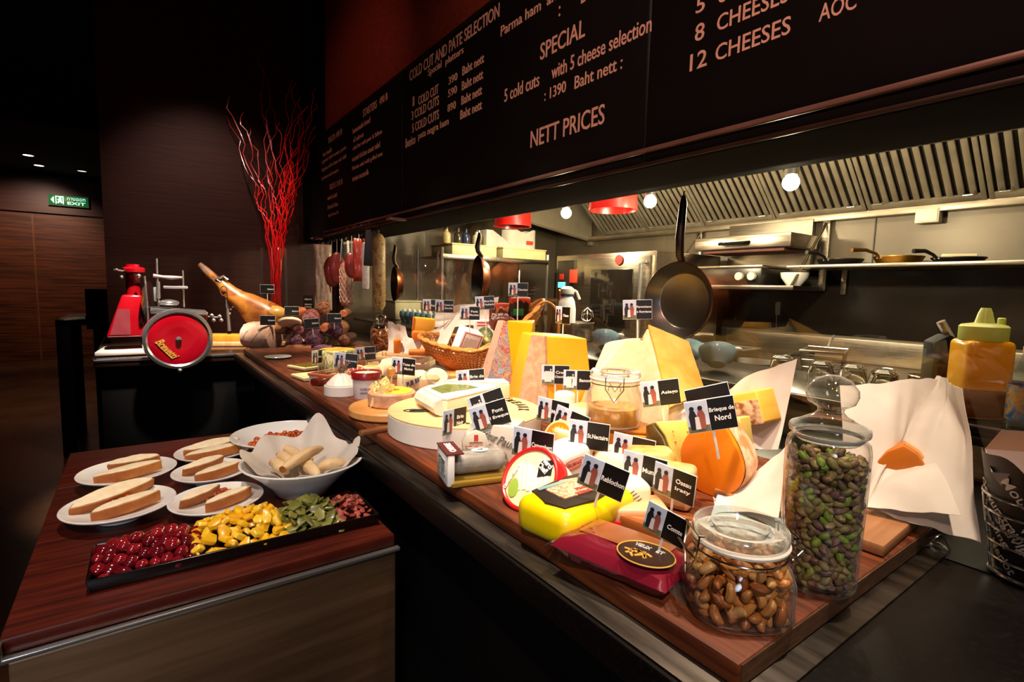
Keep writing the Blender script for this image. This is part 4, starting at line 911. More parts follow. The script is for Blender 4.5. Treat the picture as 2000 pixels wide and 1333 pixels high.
# tall golden wedge left of it
D3 = 1.60
a0_, a1_ = atd(1003, 790, D3), atd(990, 626, D3); b0, b1 = atd(1014, 795, D3-.03), atd(1042, 630, D3-.03); c0 = atd(1045, 780, D3+.1); c1 = atd(1045, 630, D3+.1)
for q in (a0_, b0, c0): q.z = ZB
t, o = solid('golden_cheese_wedge', 'narrow golden wax cheese wedge standing upright, tip down', 'cheese', [a0_, b0, a1_, b1, Vector((c1.x, c1.y, b1.z)), c0], [(0, 1, 3, 2), (1, 5, 4, 3), (2, 3, 4), (0, 2, 4, 5), (0, 5, 1)], YELL, bev=.004)
# colourful printed wedge pack
D4 = 1.62
a0_, b0, a1_, b1 = atd(944, 775, D4), atd(1002, 775, D4-.02), atd(984, 628, D4+.02), atd(996, 628, D4)
for q in (a0_, b0): q.z = ZB
off = Vector((.03, .10, 0))
t, o = solid('printed_wedge_pack', 'tall triangular cheese pack printed in marbled colours', 'cheese pack', [a0_, b0, b1, a1_, a0_+off, b0+off, b1+off*.6, a1_+off*.6], [(0, 1, 2, 3), (1, 5, 6, 2), (4, 7, 6, 5), (0, 3, 7, 4), (3, 2, 6, 7), (0, 4, 5, 1)], multicol('marbled_side', ['#c8a08a', '#d8b49c', '#b88a78'], 30), bev=.003)
plate_on(t, o, (a0_, b0, b1, a1_), multicol('marbled_print', ['#8a2c3a', '#c8804a', '#6a86a8', '#c8a060', '#a84a50', '#9ab0c4', '#708a4a', '#c87860'], 15, dist=2.5), 'printed_front', .006, .008, nz=.0003)
# quarter wheel: grey-green rind on the curved left side, yellow cut face and top
dq, dq2 = .955, 1.05
fpts = [(1278, 824), (1299, 852), (1315, 895), (1325, 952), (1455, 955), (1446, 816)]; bpts = [(1268, 830), (1268, 850), (1272, 890), (1286, 945), (1475, 935), (1465, 812)]
FQ = [atd(x, y, dq) for x, y in fpts]; BQ = [atd(x, y, dq2) for x, y in bpts]
for q in (FQ[3], FQ[4], BQ[3], BQ[4]): q.z = ZB
t, o = solid('quarter_cheese', 'big yellow quarter cheese with curved grey green rind and small holes', 'cheese', FQ+BQ, [(0, 1, 2, 3, 4, 5), (11, 10, 9, 8, 7, 6)] + [(i, (i+1) % 6, 6+(i+1) % 6, 6+i) for i in range(6)], BLUEF, bev=.003)
b = MB()
for i in range(3):
    n_ = (FQ[i+1]-FQ[i]).cross(BQ[i]-FQ[i]).normalized()
    if n_.dot(EYE-FQ[i]) < 0: n_ = -n_
    b.sheet(6, 6, lambda u, v: (FQ[i]*(1-u)+FQ[i+1]*u)*(1-v)+(BQ[i]*(1-u)+BQ[i+1]*u)*v - o + n_*.004, .003)
b.build('rind', BLUER, t)
b = MB()
for k in range(16):
    q = FQ[0].lerp(FQ[5], R.uniform(.1, .9)).lerp(FQ[3].lerp(FQ[4], R.uniform(.1, .5)), R.uniform(.02, .5)) - o; b.ball(q, (R.uniform(.0008, .0022),)*3, 8)
b.build('holes', mat('cheese_holes', '#b08a24', '#bc9a34', rough=.6), t)
# mimolette: half ball with cut orange face
pm_ = P(1398, 985)+Vector((.025, .03, 0))
t = place('mimolette_half', 'half ball of deep orange cheese with dusty rind, cut face forward', 'cheese', pm_, yaw=-34)
rm = .062
b = MB(); vs = []; fs = []; nA, nB = 40, 12
def lens(a):  # outline of the cut face: pointed at the top, round at the sides
    x = math.sin(a); z = -math.cos(a)
    return x*rm*(1-.60*max(0, z)**1.5)*.98, (z*rm*1.02 if z < 0 else z*rm*1.34)
for j in range(nB+1):
    ph = PI/2*j/nB
    for k in range(nA):
        x, z = lens(2*PI*k/nA); s = math.cos(ph) if j < nB else .0001
        vs.append((x*s**.85, .005+math.sin(ph)*rm*1.35, max(z*s**.85, -rm*.98)+rm*.98))
for j in range(nB):
    for k in range(nA): fs.append((j*nA+k, j*nA+(k+1) % nA, (j+1)*nA+(k+1) % nA, (j+1)*nA+k))
b.add(vs, fs); b.noise(.0012, 40); b.build('rind', MIMOR, t)
b = MB(); ring = [(lens(2*PI*k/nA)) for k in range(nA)]
b.prism([(x*.985, max(z*.985, -rm*.975)) for x, z in ring], -.007, .003, TR(0, 0, rm*.98, PI/2, 0, 0), bev=.0025); b.build('cut_face', MIMO, t)
# long slab with mottled rind end behind
ps_ = P(1475, 905)+Vector((.075, .06, 0))
t = place('cheese_slab', 'yellow cheese slab with mottled brown rind end behind the orange half', 'cheese', ps_, yaw=-30, tilt=(0, -.36), lift=.055)
b = MB(); b.box((0, 0, .035), (.115, .07, .07), .005, seg=3); b.noise(.001, 30); b.build('flesh', cheese('slab_flesh', '#edb63c', '#f2c65a', ns=6, st=(1, 1, 8)), t)
MB().box((.0, -.0362, .026), (.112, .004, .052), .002).noise(.001, 60).build('rind_end', cheese('mottled_rind', '#8a5228', '#d8b894', ns=50, bump=.5, lo=.42, hi=.58), t)
MB().box((-.02, 0, -.03), (.06, .05, .05), .008).build('rind_foot', MIMOR, t)
# ------------------------------------------------------------------ papers
def paper(lab, pts, nu=18, nv=14, wr=.004, th=.0005, name='paper_sheet', group='sheets of wrapping paper', m=PAPERW, seed=0):
    """pts = 4 corners (world) with optional bulge; bilinear patch with creases"""
    a, b_, c, d = [Vector(q) for q in pts[:4]]; bul = Vector(pts[4]) if len(pts) > 4 else Vector()
    o = (a+b_+c+d)/4; zmin = min(a.z, b_.z, c.z, d.z); o.z = zmin
    t = tag(MB().sheet(nu, nv, lambda u, v: ((a*(1-u)+b_*u)*(1-v)+(d*(1-u)+c*u)*v) - o + bul*(math.sin(PI*u)*math.sin(PI*v)) + mnoise.noise_vector(Vector((u*2.2+seed, v*2.2, seed)))*wr*1.6*math.sin(PI*(.1+.8*u)) + mnoise.noise_vector(Vector((u*7+seed, v*2, seed)))*wr*.5, th).build(name, m, None, Matrix.Translation(o)), lab, 'paper', group)
    return t
paper('white paper sheet rising to a peak behind the orange half cheese', [atd(1240, 880, 1.14), atd(1520, 880, 1.10), atd(1556, 700, 1.14), atd(1345, 792, 1.17), (0, .02, 0)], seed=1, wr=.007, nu=24, nv=18)
paper('white paper sheet between the two nut jars, under the orange half', [atd(1345, 990, .86), atd(1520, 1010, .74), atd(1545, 860, .84), atd(1480, 935, .90), (0, .02, -.01)], seed=3, wr=.006)
paper('pale blue paper lying under the sheet behind the cashew jar', [P(1380, 1040)+Vector((0, 0, .004)), P(1530, 1085)+Vector((0, 0, .004)), P(1545, 1010)+Vector((0, 0, .006)), P(1400, 980)+Vector((0, 0, .012))], seed=5, wr=.001, m=mat('paper_blue', '#9fb4b8', '#b2c4c6', rough=.8, trl=.1))
# right hand big sheet: a left flap and a spreading right wing
tb = place('serving_board', 'thin wooden board carrying the wrapped orange cheese at right', 'board', P(1690, 1025)+Vector((.02, .03, 0)), rz=.05)
MB().box((.0, .04, .009), (.24, .24, .016), .003).build('board', mat('thin_board', '#8a5a34', '#a5724a', rough=.45, ns=5, st=(1, 14, 1)), tb)
zz = ZB+.02
paper('big white paper wing spreading right of the tall nut jar', [atd(1690, 985, .78), atd(1912, 1062, .70), atd(1880, 760, .82), atd(1832, 733, .95), (.02, -.01, .02)], seed=7, wr=.009, nu=26, nv=22)
paper('white paper flap folded up behind the tall nut jar', [atd(1655, 985, .80), atd(1705, 985, .79), atd(1832, 740, .93), atd(1640, 752, .90), (-.01, -.02, 0)], seed=9, wr=.009, nu=24, nv=18)
paper('low white paper fold lying over the thin serving board', [atd(1690, 990, .775), atd(1880, 1010, .70), atd(1830, 905, .78), atd(1735, 915, .82), (0, 0, .012)], seed=12, wr=.003)
pc = atd(1762, 900, .83)
t = thing('orange_cheese', 'orange cheese with pale rind peeping out of the white paper', 'cheese', M=Matrix.Translation(pc+Vector((0, 0, -.015))) @ Euler((0, 0, facing(pc, 0))).to_matrix().to_4x4())
b = MB(); b.prism([(-.042, -.015), (.030, -.006), (.029, .008), (.018, .024), (0, .034), (-.02, .02)], -.012, .03, TR(0, 0, .012, PI/2, 0, 0), bev=.003); b.build('flesh', cheese('orange_deep', '#b8620c', '#c4701a', ns=6), t)
b = MB(); b.tube([(.030, -.013, .006), (.029, -.013, .020), (.018, -.013, .036), (0, -.013, .046)], .0045, 8); b.build('rind', TAN, t)
# ------------------------------------------------------------------ left half of the board
# brie box with wedge and green label
pb = P(906, 850)+Vector((.03, .045, 0)); rB = .182
t = place('brie_box', 'large round wooden cheese box with black stencilled lettering', 'cheese box', pb, yaw=0)
MB().lathe([(0, 0), (rB-.003, 0), (rB, .003), (rB, .046), (rB-.004, .046)], 64).build('box_side', BOXS, t)
MB().lathe([(rB-.001, .0465), (rB-.0005, .050), (rB-.004, .0515), (0, .0515)], 64).build('box_lid', BOXW, t)
sl = 'BRIE DE MEAUX'
for i, ch in enumerate('DE MEAUX'):
    if ch == ' ': continue
    a = math.radians((58, 48, 0, 35, 24, 13, 3, -8)[i]); text(ch, .016, .026, INKB, t, TR(.140*math.cos(a), .140*math.sin(a), .0522, 0, 0, a-PI/2), 'lettering', .03)
for i, ch in enumerate('LE'):
    a = math.radians(82-11*i); text(ch, .014, .026, INKB, t, TR(.140*math.cos(a), .140*math.sin(a), .0522, 0, 0, a-PI/2), 'lettering', .03)
b = MB(); b.tube([(-.112+.030*math.cos(q*PI/16), -.035+.014*math.sin(q*PI/16), .0522) for q in range(32)], .0012, 6, closed=True); b.lathe([(0, .052), (.018, .052), (.018, .0528), (0, .0528)], 24, TR(-.112, -.035, 0), sy=.45); b.build('stencil_mark', INKB, t)
text('LAIT CRU', .03, .008, INKB, t, flatM(.0, -.15, .0522), 'lettering', .02)
tz = ZB+.0525
tw = thing('brie_wedge', 'white mould brie piece with cut front lying on the round box', 'cheese', M=Matrix.Translation((pb.x, pb.y, tz)) @ Euler((0, 0, facing(pb, 0))).to_matrix().to_4x4())
poly = [(-.105, .02), (-.05, -.095), (-.040, -.098), (.075, .04), (.08, .075), (.02, .11), (-.06, .10), (-.095, .065)]
b = MB(); b.prism(poly, 0, .038, bev=.005); b.noise(.001, 30); b.build('flesh', cheese('brie_flesh', '#e8d4ac', '#efdfbc', ns=8), tw)
b = MB(); b.prism([(x*.985, y*.985) for x, y in poly], .037, .041, bev=.001); b.noise(.0008, 40); b.build('rind', BRIEW, tw)
b = MB(); b.tube([(-.107, .02, .02), (-.10, .065, .02), (-.062, .104, .02)], .018, 8); b.tube([(-.106, .02, .02), (-.053, -.094, .02)], .019, 8); b.build('rind_side', BRIEW, tw)
MB().prism([(-.085, .02), (-.055, -.04), (.03, .035), (.005, .07), (-.05, .075)], .0412, .0424).build('green_label', multicol('green_label', ['#3a5a1e', '#5a7a2a', '#8a8a4a', '#4a6a22', '#c8b880'], 40), tw)
tl = thing('long_brie', 'long pale brie wedge lying on the far side of the round box', 'cheese', M=Matrix.Translation((pb.x, pb.y, tz)) @ Euler((0, 0, facing(pb, 0))).to_matrix().to_4x4())
b = MB(); b.prism([(-.06, .125), (.09, .095), (.115, .10), (.105, .16), (-.02, .165)], 0, .040, bev=.004); b.build('flesh', cheese('brie_flesh', '#e8d4ac', '#efdfbc'), tl)
b = MB(); b.prism([(-.058, .127), (.09, .097), (.113, .102), (.103, .158), (-.02, .163)], .039, .043, bev=.001); b.build('rind', BRIEW, tl)
# girolle
pg = P(762, 815)+Vector((.015, .03, 0))
t = place('cheese_curler', 'round wooden curler board with a steel spindle', 'cheese curler', pg)
GW = mat('girolle_wood', '#c98a44', '#d89c58', rough=.4, ns=5, st=(1, 10, 1), coat=.2)
MB().lathe([(0, 0), (.100, 0), (.108, .006), (.108, .020), (.104, .025), (0, .025)], 52).build('board', GW, t)
MB().tube([(-.0, -.0, .02), (0, 0, .112)], .0032, 10).build('spindle', CHROME, t)
MB().lathe([(0, .100), (.008, .104), (.012, .112), (.011, .122), (.006, .127), (0, .128)], 20).build('knob', GW, t)
tc_ = thing('curling_cheese', 'small drum of pale cheese shaved on the curler board', 'cheese', M=Matrix.Translation((pg.x+.002, pg.y, ZB+.0255)) @ Euler((0, 0, facing(pg))).to_matrix().to_4x4())
b = MB(); b.lathe([(.004, 0), (.058, 0), (.062, .004), (.062, .034), (.058, .038), (.004, .039)], 40); b.noise(.0012, 40, 2); b.build('rind', RINDP, tc_)
b = MB(); b.lathe([(.004, .040), (.054, .0385), (.056, .034)], 36); b.noise(.0012, 60); b.build('top', cheese('girolle_top', '#f0c030', '#f4cc48', ns=20), tc_)
b = MB()
for k in range(46):
    a = R.uniform(PI*.75, PI*1.45); r = R.uniform(.01, .05); z = .040+R.random()*.032*(1-r/.07)
    b.sheet(4, 3, lambda u, v: (r*math.cos(a)+.014*(u-.5)*math.cos(a*3)+.004*math.sin(6*v), r*math.sin(a)+.014*(u-.5)*math.sin(a*3), z+.012*(v-.3)+.004*math.sin(5*u)), .0006)
b.build('shavings', cheese('shaving', '#f0d890', '#f6e4ac'), tc_)
# red rimmed tub
p = P(714, 780)+Vector((.012, .025, 0)); t = place('labelled_tub', 'white paper tub with a dark red rim next to the curler', 'tub', p)
MB().lathe([(0, 0), (.036, 0), (.037, .002), (.041, .062), (.041, .064)], 36).build('tub', mat('tub_paper', '#dcd2ce', '#e6deda', rough=.5), t)
MB().lathe([(.040, .058), (.045, .059), (.046, .076), (.044, .080), (.040, .080), (.039, .073), (0, .073)], 36).build('lid', mat('lid_maroon', '#7a1418', '#8a1c20', rough=.3, coat=.3), t)
MB().lathe([(0, .0738), (.031, .0738), (.0385, .0745)], 36).build('lid_centre', mat('lid_centre', '#e8cfa8', '#f0dab8', rough=.4), t)
text('FAISSELLE', .03, .006, mat('ink_grey', '#6a6a70'), t, frontM(-.004, -.0405, .032), 'lettering', .01); text('FERMIERE', .026, .005, MC['ink_grey'], t, frontM(-.006, -.0395, .020), 'lettering', .01)
# white pleated cheese in a low round box
p = P(664, 775)+Vector((.015, .03, 0)); t = place('fresh_cheese', 'white pleated fresh cheese mound in a low round wooden box', 'cheese', p)
MB().lathe([(0, 0), (.050, 0), (.052, .002), (.052, .030), (.049, .031), (.049, .028), (0, .028)], 40).build('box', BOXS, t)
b = MB(); vs = []
b.lathe([(.047, .024), (.046, .034), (.034, .046), (.020, .060), (.010, .066), (0, .068)], 48)
for i, v in enumerate(b.v):
    a = math.atan2(v.y, v.x); k = 1+.06*math.sin(11*a)*min(1, max(0, (v.z-.03)*60)); b.v[i] = Vector((v.x*k, v.y*k, v.z))
b.build('cheese', BRIEW, t)
b = MB()
for k in range(7): b.tube([(0, 0, .062), (R.uniform(-.01, .012), R.uniform(-.01, .01), .082), (R.uniform(-.012, .03), R.uniform(-.01, .01), .100+R.uniform(-.01, .012))], [.004, .0035, .001], 6)
b.build('herb_sprig', mat('dry_herb', '#6a4a3a', '#86604c', rough=.7), t)
# dark fruit tray
p = P(640, 748)+Vector((.02, .04, 0)); t = place('fruit_tray', 'orange edged carton tray with dark fruit paste', 'tray', p, rz=.55)
b = MB(); b.box((0, 0, .012), (.115, .085, .024), .003); b.build('carton', mat('carton_grey', '#c8c4c4', '#d4d0d0', rough=.5), t)
b = MB(); b.box((0, -.042, .027), (.12, .006, .010), .002); b.box((0, .042, .027), (.12, .006, .010), .002); b.box((-.058, 0, .027), (.006, .09, .010), .002); b.box((.058, 0, .027), (.006, .09, .010), .002); b.build('rim', mat('carton_orange', '#c86a40', '#d47a50', rough=.45), t)
b = MB(); b.box((0, 0, .028), (.106, .078, .012), .004); b.noise(.003, 60); b.build('fruit_paste', mat('fruit_dark', '#4a2a18', '#6a4228', rough=.2, coat=.5, ns=40, bump=.3), t)
text('FRUITS', .03, .007, mat('ink_grey', '#6a6a70'), t, frontM(-.025, -.0432, .012), 'lettering', .01)
# herb crusted drum
p = P(657, 728)+Vector((.02, .05, 0)); t = drum('herb_cheese', 'tall herb crusted cheese drum with yellow flower topping', p, .070, .085, multicol('herb_crust', ['#8a8a4a', '#d8d0a0', '#e4dcb8', '#6a7a3a', '#c8b878', '#e0d8b0'], 36, .7, st=(1, 1, .35), coat=0, bump=.4), multicol('herb_top', ['#d89a20', '#e8b828', '#8a7a2a', '#c88a1c', '#a84a20'], 40, .7, coat=0, bump=.5), .006)
# gold trays
for (px, py, lab, a, s) in ((598, 722, 'flat gold card tray furthest to the left on the board', .35, 1), (606, 742, 'flat cream card tray in front of the gold one', .15, .95)):
    p = P(px, py)+Vector((.04, .03, 0)); t = place('card_tray', lab, 'tray', p, rz=a)
    b = MB(); b.box((0, 0, .008), (.17*s, .12, .012), .003); b.build('card', mat('tray_card', '#d8c890', '#e2d49e', rough=.5), t)
    MB().box((0, 0, .0148), (.145*s, .095, .002), .001).build('inner', mat('tray_gold', '#7a6420', '#8c7630', rough=.35, metal=.5) if s == 1 else mat('tray_cream', '#e0d098', '#e8daa8', rough=.5), t)
t = place('fruit_paste_block', 'dark red fruit paste block in front of the cream card tray', 'fruit paste', P(628, 752)+Vector((.0, .005, 0)), rz=.5)
MB().box((0, 0, .012), (.06, .04, .024), .006).build('block', mat('quince', '#5a1c10', '#702818', rough=.2, coat=.5), t)
# medallion box, small white cheeses, parcel, jar lid, dome
t = round_box('round_cheese_box', 'round box with red orange medallion lid behind the white mound', P(690, 765)+Vector((.03, .06, 0)), .040, .030, -10, .45, BOXW, mat('lid_orange_red', '#c83c18', '#d44c24', rough=.4))
MB().cyl(.015, .0014, 24, z0=.0300).build('white_centre', INKW, t)
b = MB()
for k in range(12): b.box((.026*math.cos(k*PI/6), .026*math.sin(k*PI/6), .0308), (.012, .003, .001), 0, rot=(0, 0, k*PI/6))
b.build('rays', INKW, t)
drum('small_cheese', 'small golden topped round cheese left of the snow white dome', P(710, 745)+Vector((.05, .05, 0)), .035, .045, CREAMC, cheese('golden_top', '#e8a840', '#f0bc5c'), .01)
drum('small_cheese', 'small white cheese between the golden topped and the swirled one', P(728, 742)+Vector((.06, .06, 0)), .030, .040, BRIEW, BRIEW, .01, seed=7)
p = P(752, 745)+Vector((.06, .07, 0)); t = drum('swirled_cheese', 'pale yellow swirled cheese standing behind the curler knob', p, .050, .066, CREAMC, cheese('swirl_top', '#f0e0a0', '#f6eab8', ns=8), .016)
b = MB(); b.tube([((.034-.0009*k)*math.cos(k*.3), (.034-.0009*k)*math.sin(k*.3), .0675) for k in range(34)], .002, 6); b.build('swirl', CREAMC, t)
p = P(795, 775)+Vector((.05, .06, 0)); t = place('cheese_parcel', 'cream paper cheese parcel with blue lettering beside the curler', 'cheese pack', p, yaw=15)
b = MB(); b.box((0, 0, .034), (.10, .07, .068), .020, seg=5); b.noise(.003, 30, 8); b.build('wrapper', mat('parcel_cream', '#e8d2a4', '#f0debA', rough=.5), t)
text('PUR BREBIS', .07, .016, mat('ink_blue', '#2a3470', '#34407c'), t, frontM(.0, -.0368, .042, .35), 'lettering', .03, shear=.2)
t = place('pleated_cheese', 'brownish wrinkled paper cheese beside the cream parcel', 'cheese', P(822, 778)+Vector((.06, .05, 0)), yaw=0)
b = MB(); b.lathe([(0, 0), (.036, 0), (.040, .01), (.036, .05), (.02, .062), (0, .064)], 32); b.noise(.004, 45, 2); b.build('wrapper', mat('parcel_tan', '#c8a478', '#d8b890', rough=.6, ns=30, bump=.3), t)
p = P(850, 775)+Vector((.03, .06, 0)); t = place('plastic_cheese_cup', 'clear plastic cup with white cheese tipped on its side', 'cheese pack', p, yaw=-25, tilt=(.55, .5), lift=.025)
MB().lathe([(0, 0), (.030, 0), (.038, .052), (.041, .054), (.041, .057), (0, .057)], 32).build('cup', thin_glass('cup_plastic', (.93, .93, .9), 1.3, .8), t)
MB().lathe([(0, .003), (.028, .003), (.034, .045), (0, .045)], 28).build('cheese', BRIEW, t)
t = boxpack('flat_cheese_pack', 'flat clear pack with yellow label behind the brie', P(893, 752)+Vector((.05, .05, 0)), (.12, .07, .03), 5, mat('pack_golden', '#c89a48', '#d8b068', rough=.2, coat=.6, ns=20), .004)
MB().box((.02, -.0365, .016), (.05, .002, .02)).build('label_strip', mat('label_yellow', '#e0b020', '#e8bc34'), t)
t = boxpack('flat_cheese_pack', 'thin orange edged pack lying before the wicker basket', P(868, 742)+Vector((.05, .07, 0)), (.14, .06, .018), 20, mat('pack_orange', '#d87028', '#e4883c', rough=.3, coat=.4), .003)
t = place('upturned_jar_lid', 'clear glass lid lying behind the herb drum', 'lid', P(740, 728)+Vector((.08, .10, 0)))
MB().lathe([(0, .03), (.03, .03), (.04, .024), (.045, .006), (.05, .004), (.05, 0), (.042, 0), (.036, .02), (0, .025)], 36).build('lid', SG, t)
# clear box with grey cheese roll
p = P(918, 945)+Vector((.015, .02, 0)); ab = -.10
t = place('clear_cheese_box', 'clear plastic box with a grey ash cheese roll on a gold tray', 'cheese pack', p, rz=-.25)
MB().box((.012, 0, .006), (.118, .078, .010), .003).build('gold_tray', mat('gold_card', '#a88430', '#bc983e', rough=.3, metal=.6), t)
b = MB(); b.hull([(-.045, -.034, .010), (.064, -.034, .010), (.064, .034, .010), (-.045, .034, .010), (-.043, -.027, .050), (.056, -.027, .050), (.056, .027, .050), (-.043, .027, .050)], [(0, 1, 2, 3), (4, 5, 6, 7), (0, 1, 5, 4), (1, 2, 6, 5), (2, 3, 7, 6), (3, 0, 4, 7)], bev=.003); b.build('clear_lid', CLEAR, t)
b = MB(); b.tube([(-.042, 0, .030), (-.03, 0, .031), (.048, 0, .031), (.056, 0, .030)], [.016, .020, .020, .017], 18); b.noise(.0012, 50); b.build('cheese_roll', cheese('ash_grey', '#8c8880', '#a5a29a', ns=40, bump=.3), t)
b = MB(); b.box((-.047, 0, .030), (.014, .074, .056), .004); b.build('label_end', CARDW, t)
b = MB(); b.box((-.040, 0, .0585), (.030, .074, .002)); b.build('label_top', mat('label_brownred', '#5a2420', '#6a2e28'), t)
text('CHEVRE', .05, .012, INKW, t, flatM(-.040, 0, .060, PI/2), 'lettering', .03)
MB().box((-.0545, 0, .03), (.001, .045, .03)).build('blue_print', multicol('blue_print', ['#2a4a86', '#d8d8c0', '#3c6090', '#8a9a60'], 60), t)
MB().lathe([(0, .0505), (.016, .0505), (.016, .0515), (0, .0515)], 28, TR(.015, .0, 0), sy=.6).build('oval_sticker', CARDW, t)
text('AB', .010, .004, INKB, t, flatM(.015, 0, .0518), 'lettering', .01)
# small grey arched label box and tall carton with figure
p = P(928, 905)+Vector((.012, .02, 0)); t = place('small_cheese_carton', 'small grey carton with arched top and red print', 'cheese pack', p, yaw=5)
MB().prism([(-.024, 0), (.024, 0), (.026, .035), (.018, .055), (0, .063), (-.018, .055), (-.026, .035)], -.016, .016, TR(0, 0, 0, PI/2, 0, 0), bev=.002).build('carton', mat('carton_sage', '#c8c4b0', '#d2cebc', rough=.5), t)
for s, w_, h_, z in (('SACRAMENTOS', .042, .006, .030), ('BURGOS', .024, .008, .018)): text(s, w_, h_, INKR, t, frontM(0, -.0167, z), 'lettering', .02)
b = MB(); b.box((0, -.0166, .048), (.008, .001, .012)); b.box((0, -.0166, .039), (.026, .001, .0012)); b.build('crest', INKR, t)
p = P(972, 905)+Vector((.025, .04, 0)); t = boxpack('cheese_carton', 'tall grey cheese carton with a dark red figure and script lettering', p, (.095, .070, .072), -18, mat('carton_stone', '#cfc8b8', '#dad4c6', rough=.4, coat=.2), .002)
text('Monsieur', .05, .018, mat('ink_sepia', '#6a6058', '#746a60'), t, frontM(-.012, -.0356, .052, -.25), 'lettering', .01, shear=.3); text('Paul', .03, .018, MC['ink_sepia'], t, frontM(.030, -.0356, .040, -.25), 'lettering', .01, shear=.3)
MB().lathe([(0, 0), (.019, 0), (.019, .0012), (0, .0012)], 24, frontM(-.006, -.0352, .018), sy=.85).build('figure_print', multicol('figure_print', ['#5a2430', '#8a4a50', '#c8a090', '#4a1c28'], 50), t)
# wooden crate with paper and orange cheeses
p = P(806, 722)+Vector((.0, .10, 0)); t = place('wooden_crate', 'small pale wooden crate holding paper and orange cheeses', 'crate', p, yaw=-18)
CW = mat('crate_wood', '#dcbc94', '#e6caa6', rough=.6, ns=6, st=(10, 1, 1))
b = MB()
for z in (.012, .040):
    b.box((0, -.085, z), (.24, .006, .022), .001); b.box((0, .085, z), (.24, .006, .022), .001); b.box((-.118, 0, z), (.006, .17, .022), .001); b.box((.118, 0, z), (.006, .17, .022), .001)
b.build('slats', CW, t)
b = MB(); b.box((0, 0, .003), (.236, .166, .006)); b.build('bottom', CW, t)
b = MB()
for x in (-.110, .110):
    for y in (-.078, .078): b.box((x, y, .027), (.012, .012, .052), .001)
b.build('corner_posts', CW, t)
cr_ = Vector((p.x, p.y, ZB))
paper('white paper lining standing up at the left of the small crate', [atd(758, 690, 2.2), atd(805, 688, 2.16), atd(792, 640, 2.2), atd(758, 628, 2.2), (0, .01, 0)], seed=21, wr=.010, nu=12)
paper('white paper corner standing up in the middle of the small crate', [atd(790, 684, 2.2), atd(864, 692, 2.1), atd(900, 612, 2.15), atd(815, 662, 2.2), (0, .02, 0)], seed=23, wr=.008, nu=12)
paper('white paper points rising behind the wicker basket', [atd(845, 640, 2.30), atd(970, 640, 2.2), atd(975, 580, 2.25), atd(850, 606, 2.3), (0, .02, 0)], seed=27, wr=.012, nu=12)
paper('white paper fold lying over the front of the small crate', [atd(785, 692, 2.16), atd(858, 696, 2.08), atd(845, 666, 2.14), atd(785, 658, 2.2), (0, 0, .01)], seed=29, wr=.008, nu=12)
for px, py, d_, lab, w_, h_, rot in ((826, 640, 2.22, 'yellow wedge of cheese with orange rind standing in the crate', .09, .085, .3), (818, 655, 2.15, 'small orange cheese lying before the yellow wedge in the crate', .055, .035, .1), (776, 676, 2.17, 'orange cheese edge showing through the paper at the crate left', .03, .06, 0), (825, 688, 2.11, 'orange cheese slice under the paper fold of the crate', .11, .022, 0)):
    q = atd(px, py, d_); t = thing('crate_cheese', lab, 'cheese', M=Matrix.Translation(q-Vector((0, 0, h_/2))) @ Euler((0, rot*.3, facing(q))).to_matrix().to_4x4())
    big = w_ > .08 and h_ > .05
    b = MB(); b.box((0, 0, h_/2), (w_, .05, h_), .008, seg=3); b.noise(.002, 25, px); b.build('flesh', YEL if big else cheese('crate_orange', '#e07818', '#ea8c2c'), t)
    if big: MB().box((-w_/2, 0, h_/2), (.008, .052, h_*.98), .003).build('rind', cheese('crate_rind', '#d06a28', '#dc8040'), t)
# biscuit jar
p = P(742, 690)+Vector((.03, .06, 0)); t = place('biscuit_jar', 'glass stopper jar of brown biscuits behind the crate', 'jar', p)
MB().lathe([(0, 0), (.050, 0), (.053, .004), (.054, .105), (.050, .125), (.036, .138), (.036, .142), (.034, .142), (.034, .137), (.048, .124), (.052, .105), (.051, .006), (0, .005)], 40).build('jar_body', JARG, t)
MB().lathe([(0, .142), (.040, .142), (.040, .148), (.018, .154), (.014, .160), (.026, .168), (.029, .178), (.024, .188), (.010, .194), (0, .194)], 32).build('stopper', SG, t)
BM = []
for i, (a, c2) in enumerate((('#a0561e', '#b46a2e'), ('#8a4418', '#9c5626'), ('#b46c30', '#c48044'))):
    b = MB(); b.tube([(.017*math.cos(q*PI/8), .017*math.sin(q*PI/8), 0) for q in range(16)], .007, 8, closed=True); b.noise(.002, 60, i); BM.append(b.mesh('biscuit', mat('biscuit_%d' % i, a, c2, rough=.6, ns=50, bump=.4)))
for i, q in enumerate(scatter_fill(.031, .018, .105, 24, .021, .006, topfill=False)):
    o = bpy.data.objects.new('biscuit', BM[i % 3]); COL.objects.link(o); o.matrix_world = Matrix.Translation(p+q) @ Euler((R.uniform(0, 3), R.uniform(0, 3), R.uniform(0, 3))).to_matrix().to_4x4()
    tag(o, 'brown knotted biscuit in the glass stopper jar', 'biscuit', 'biscuits in the jar')
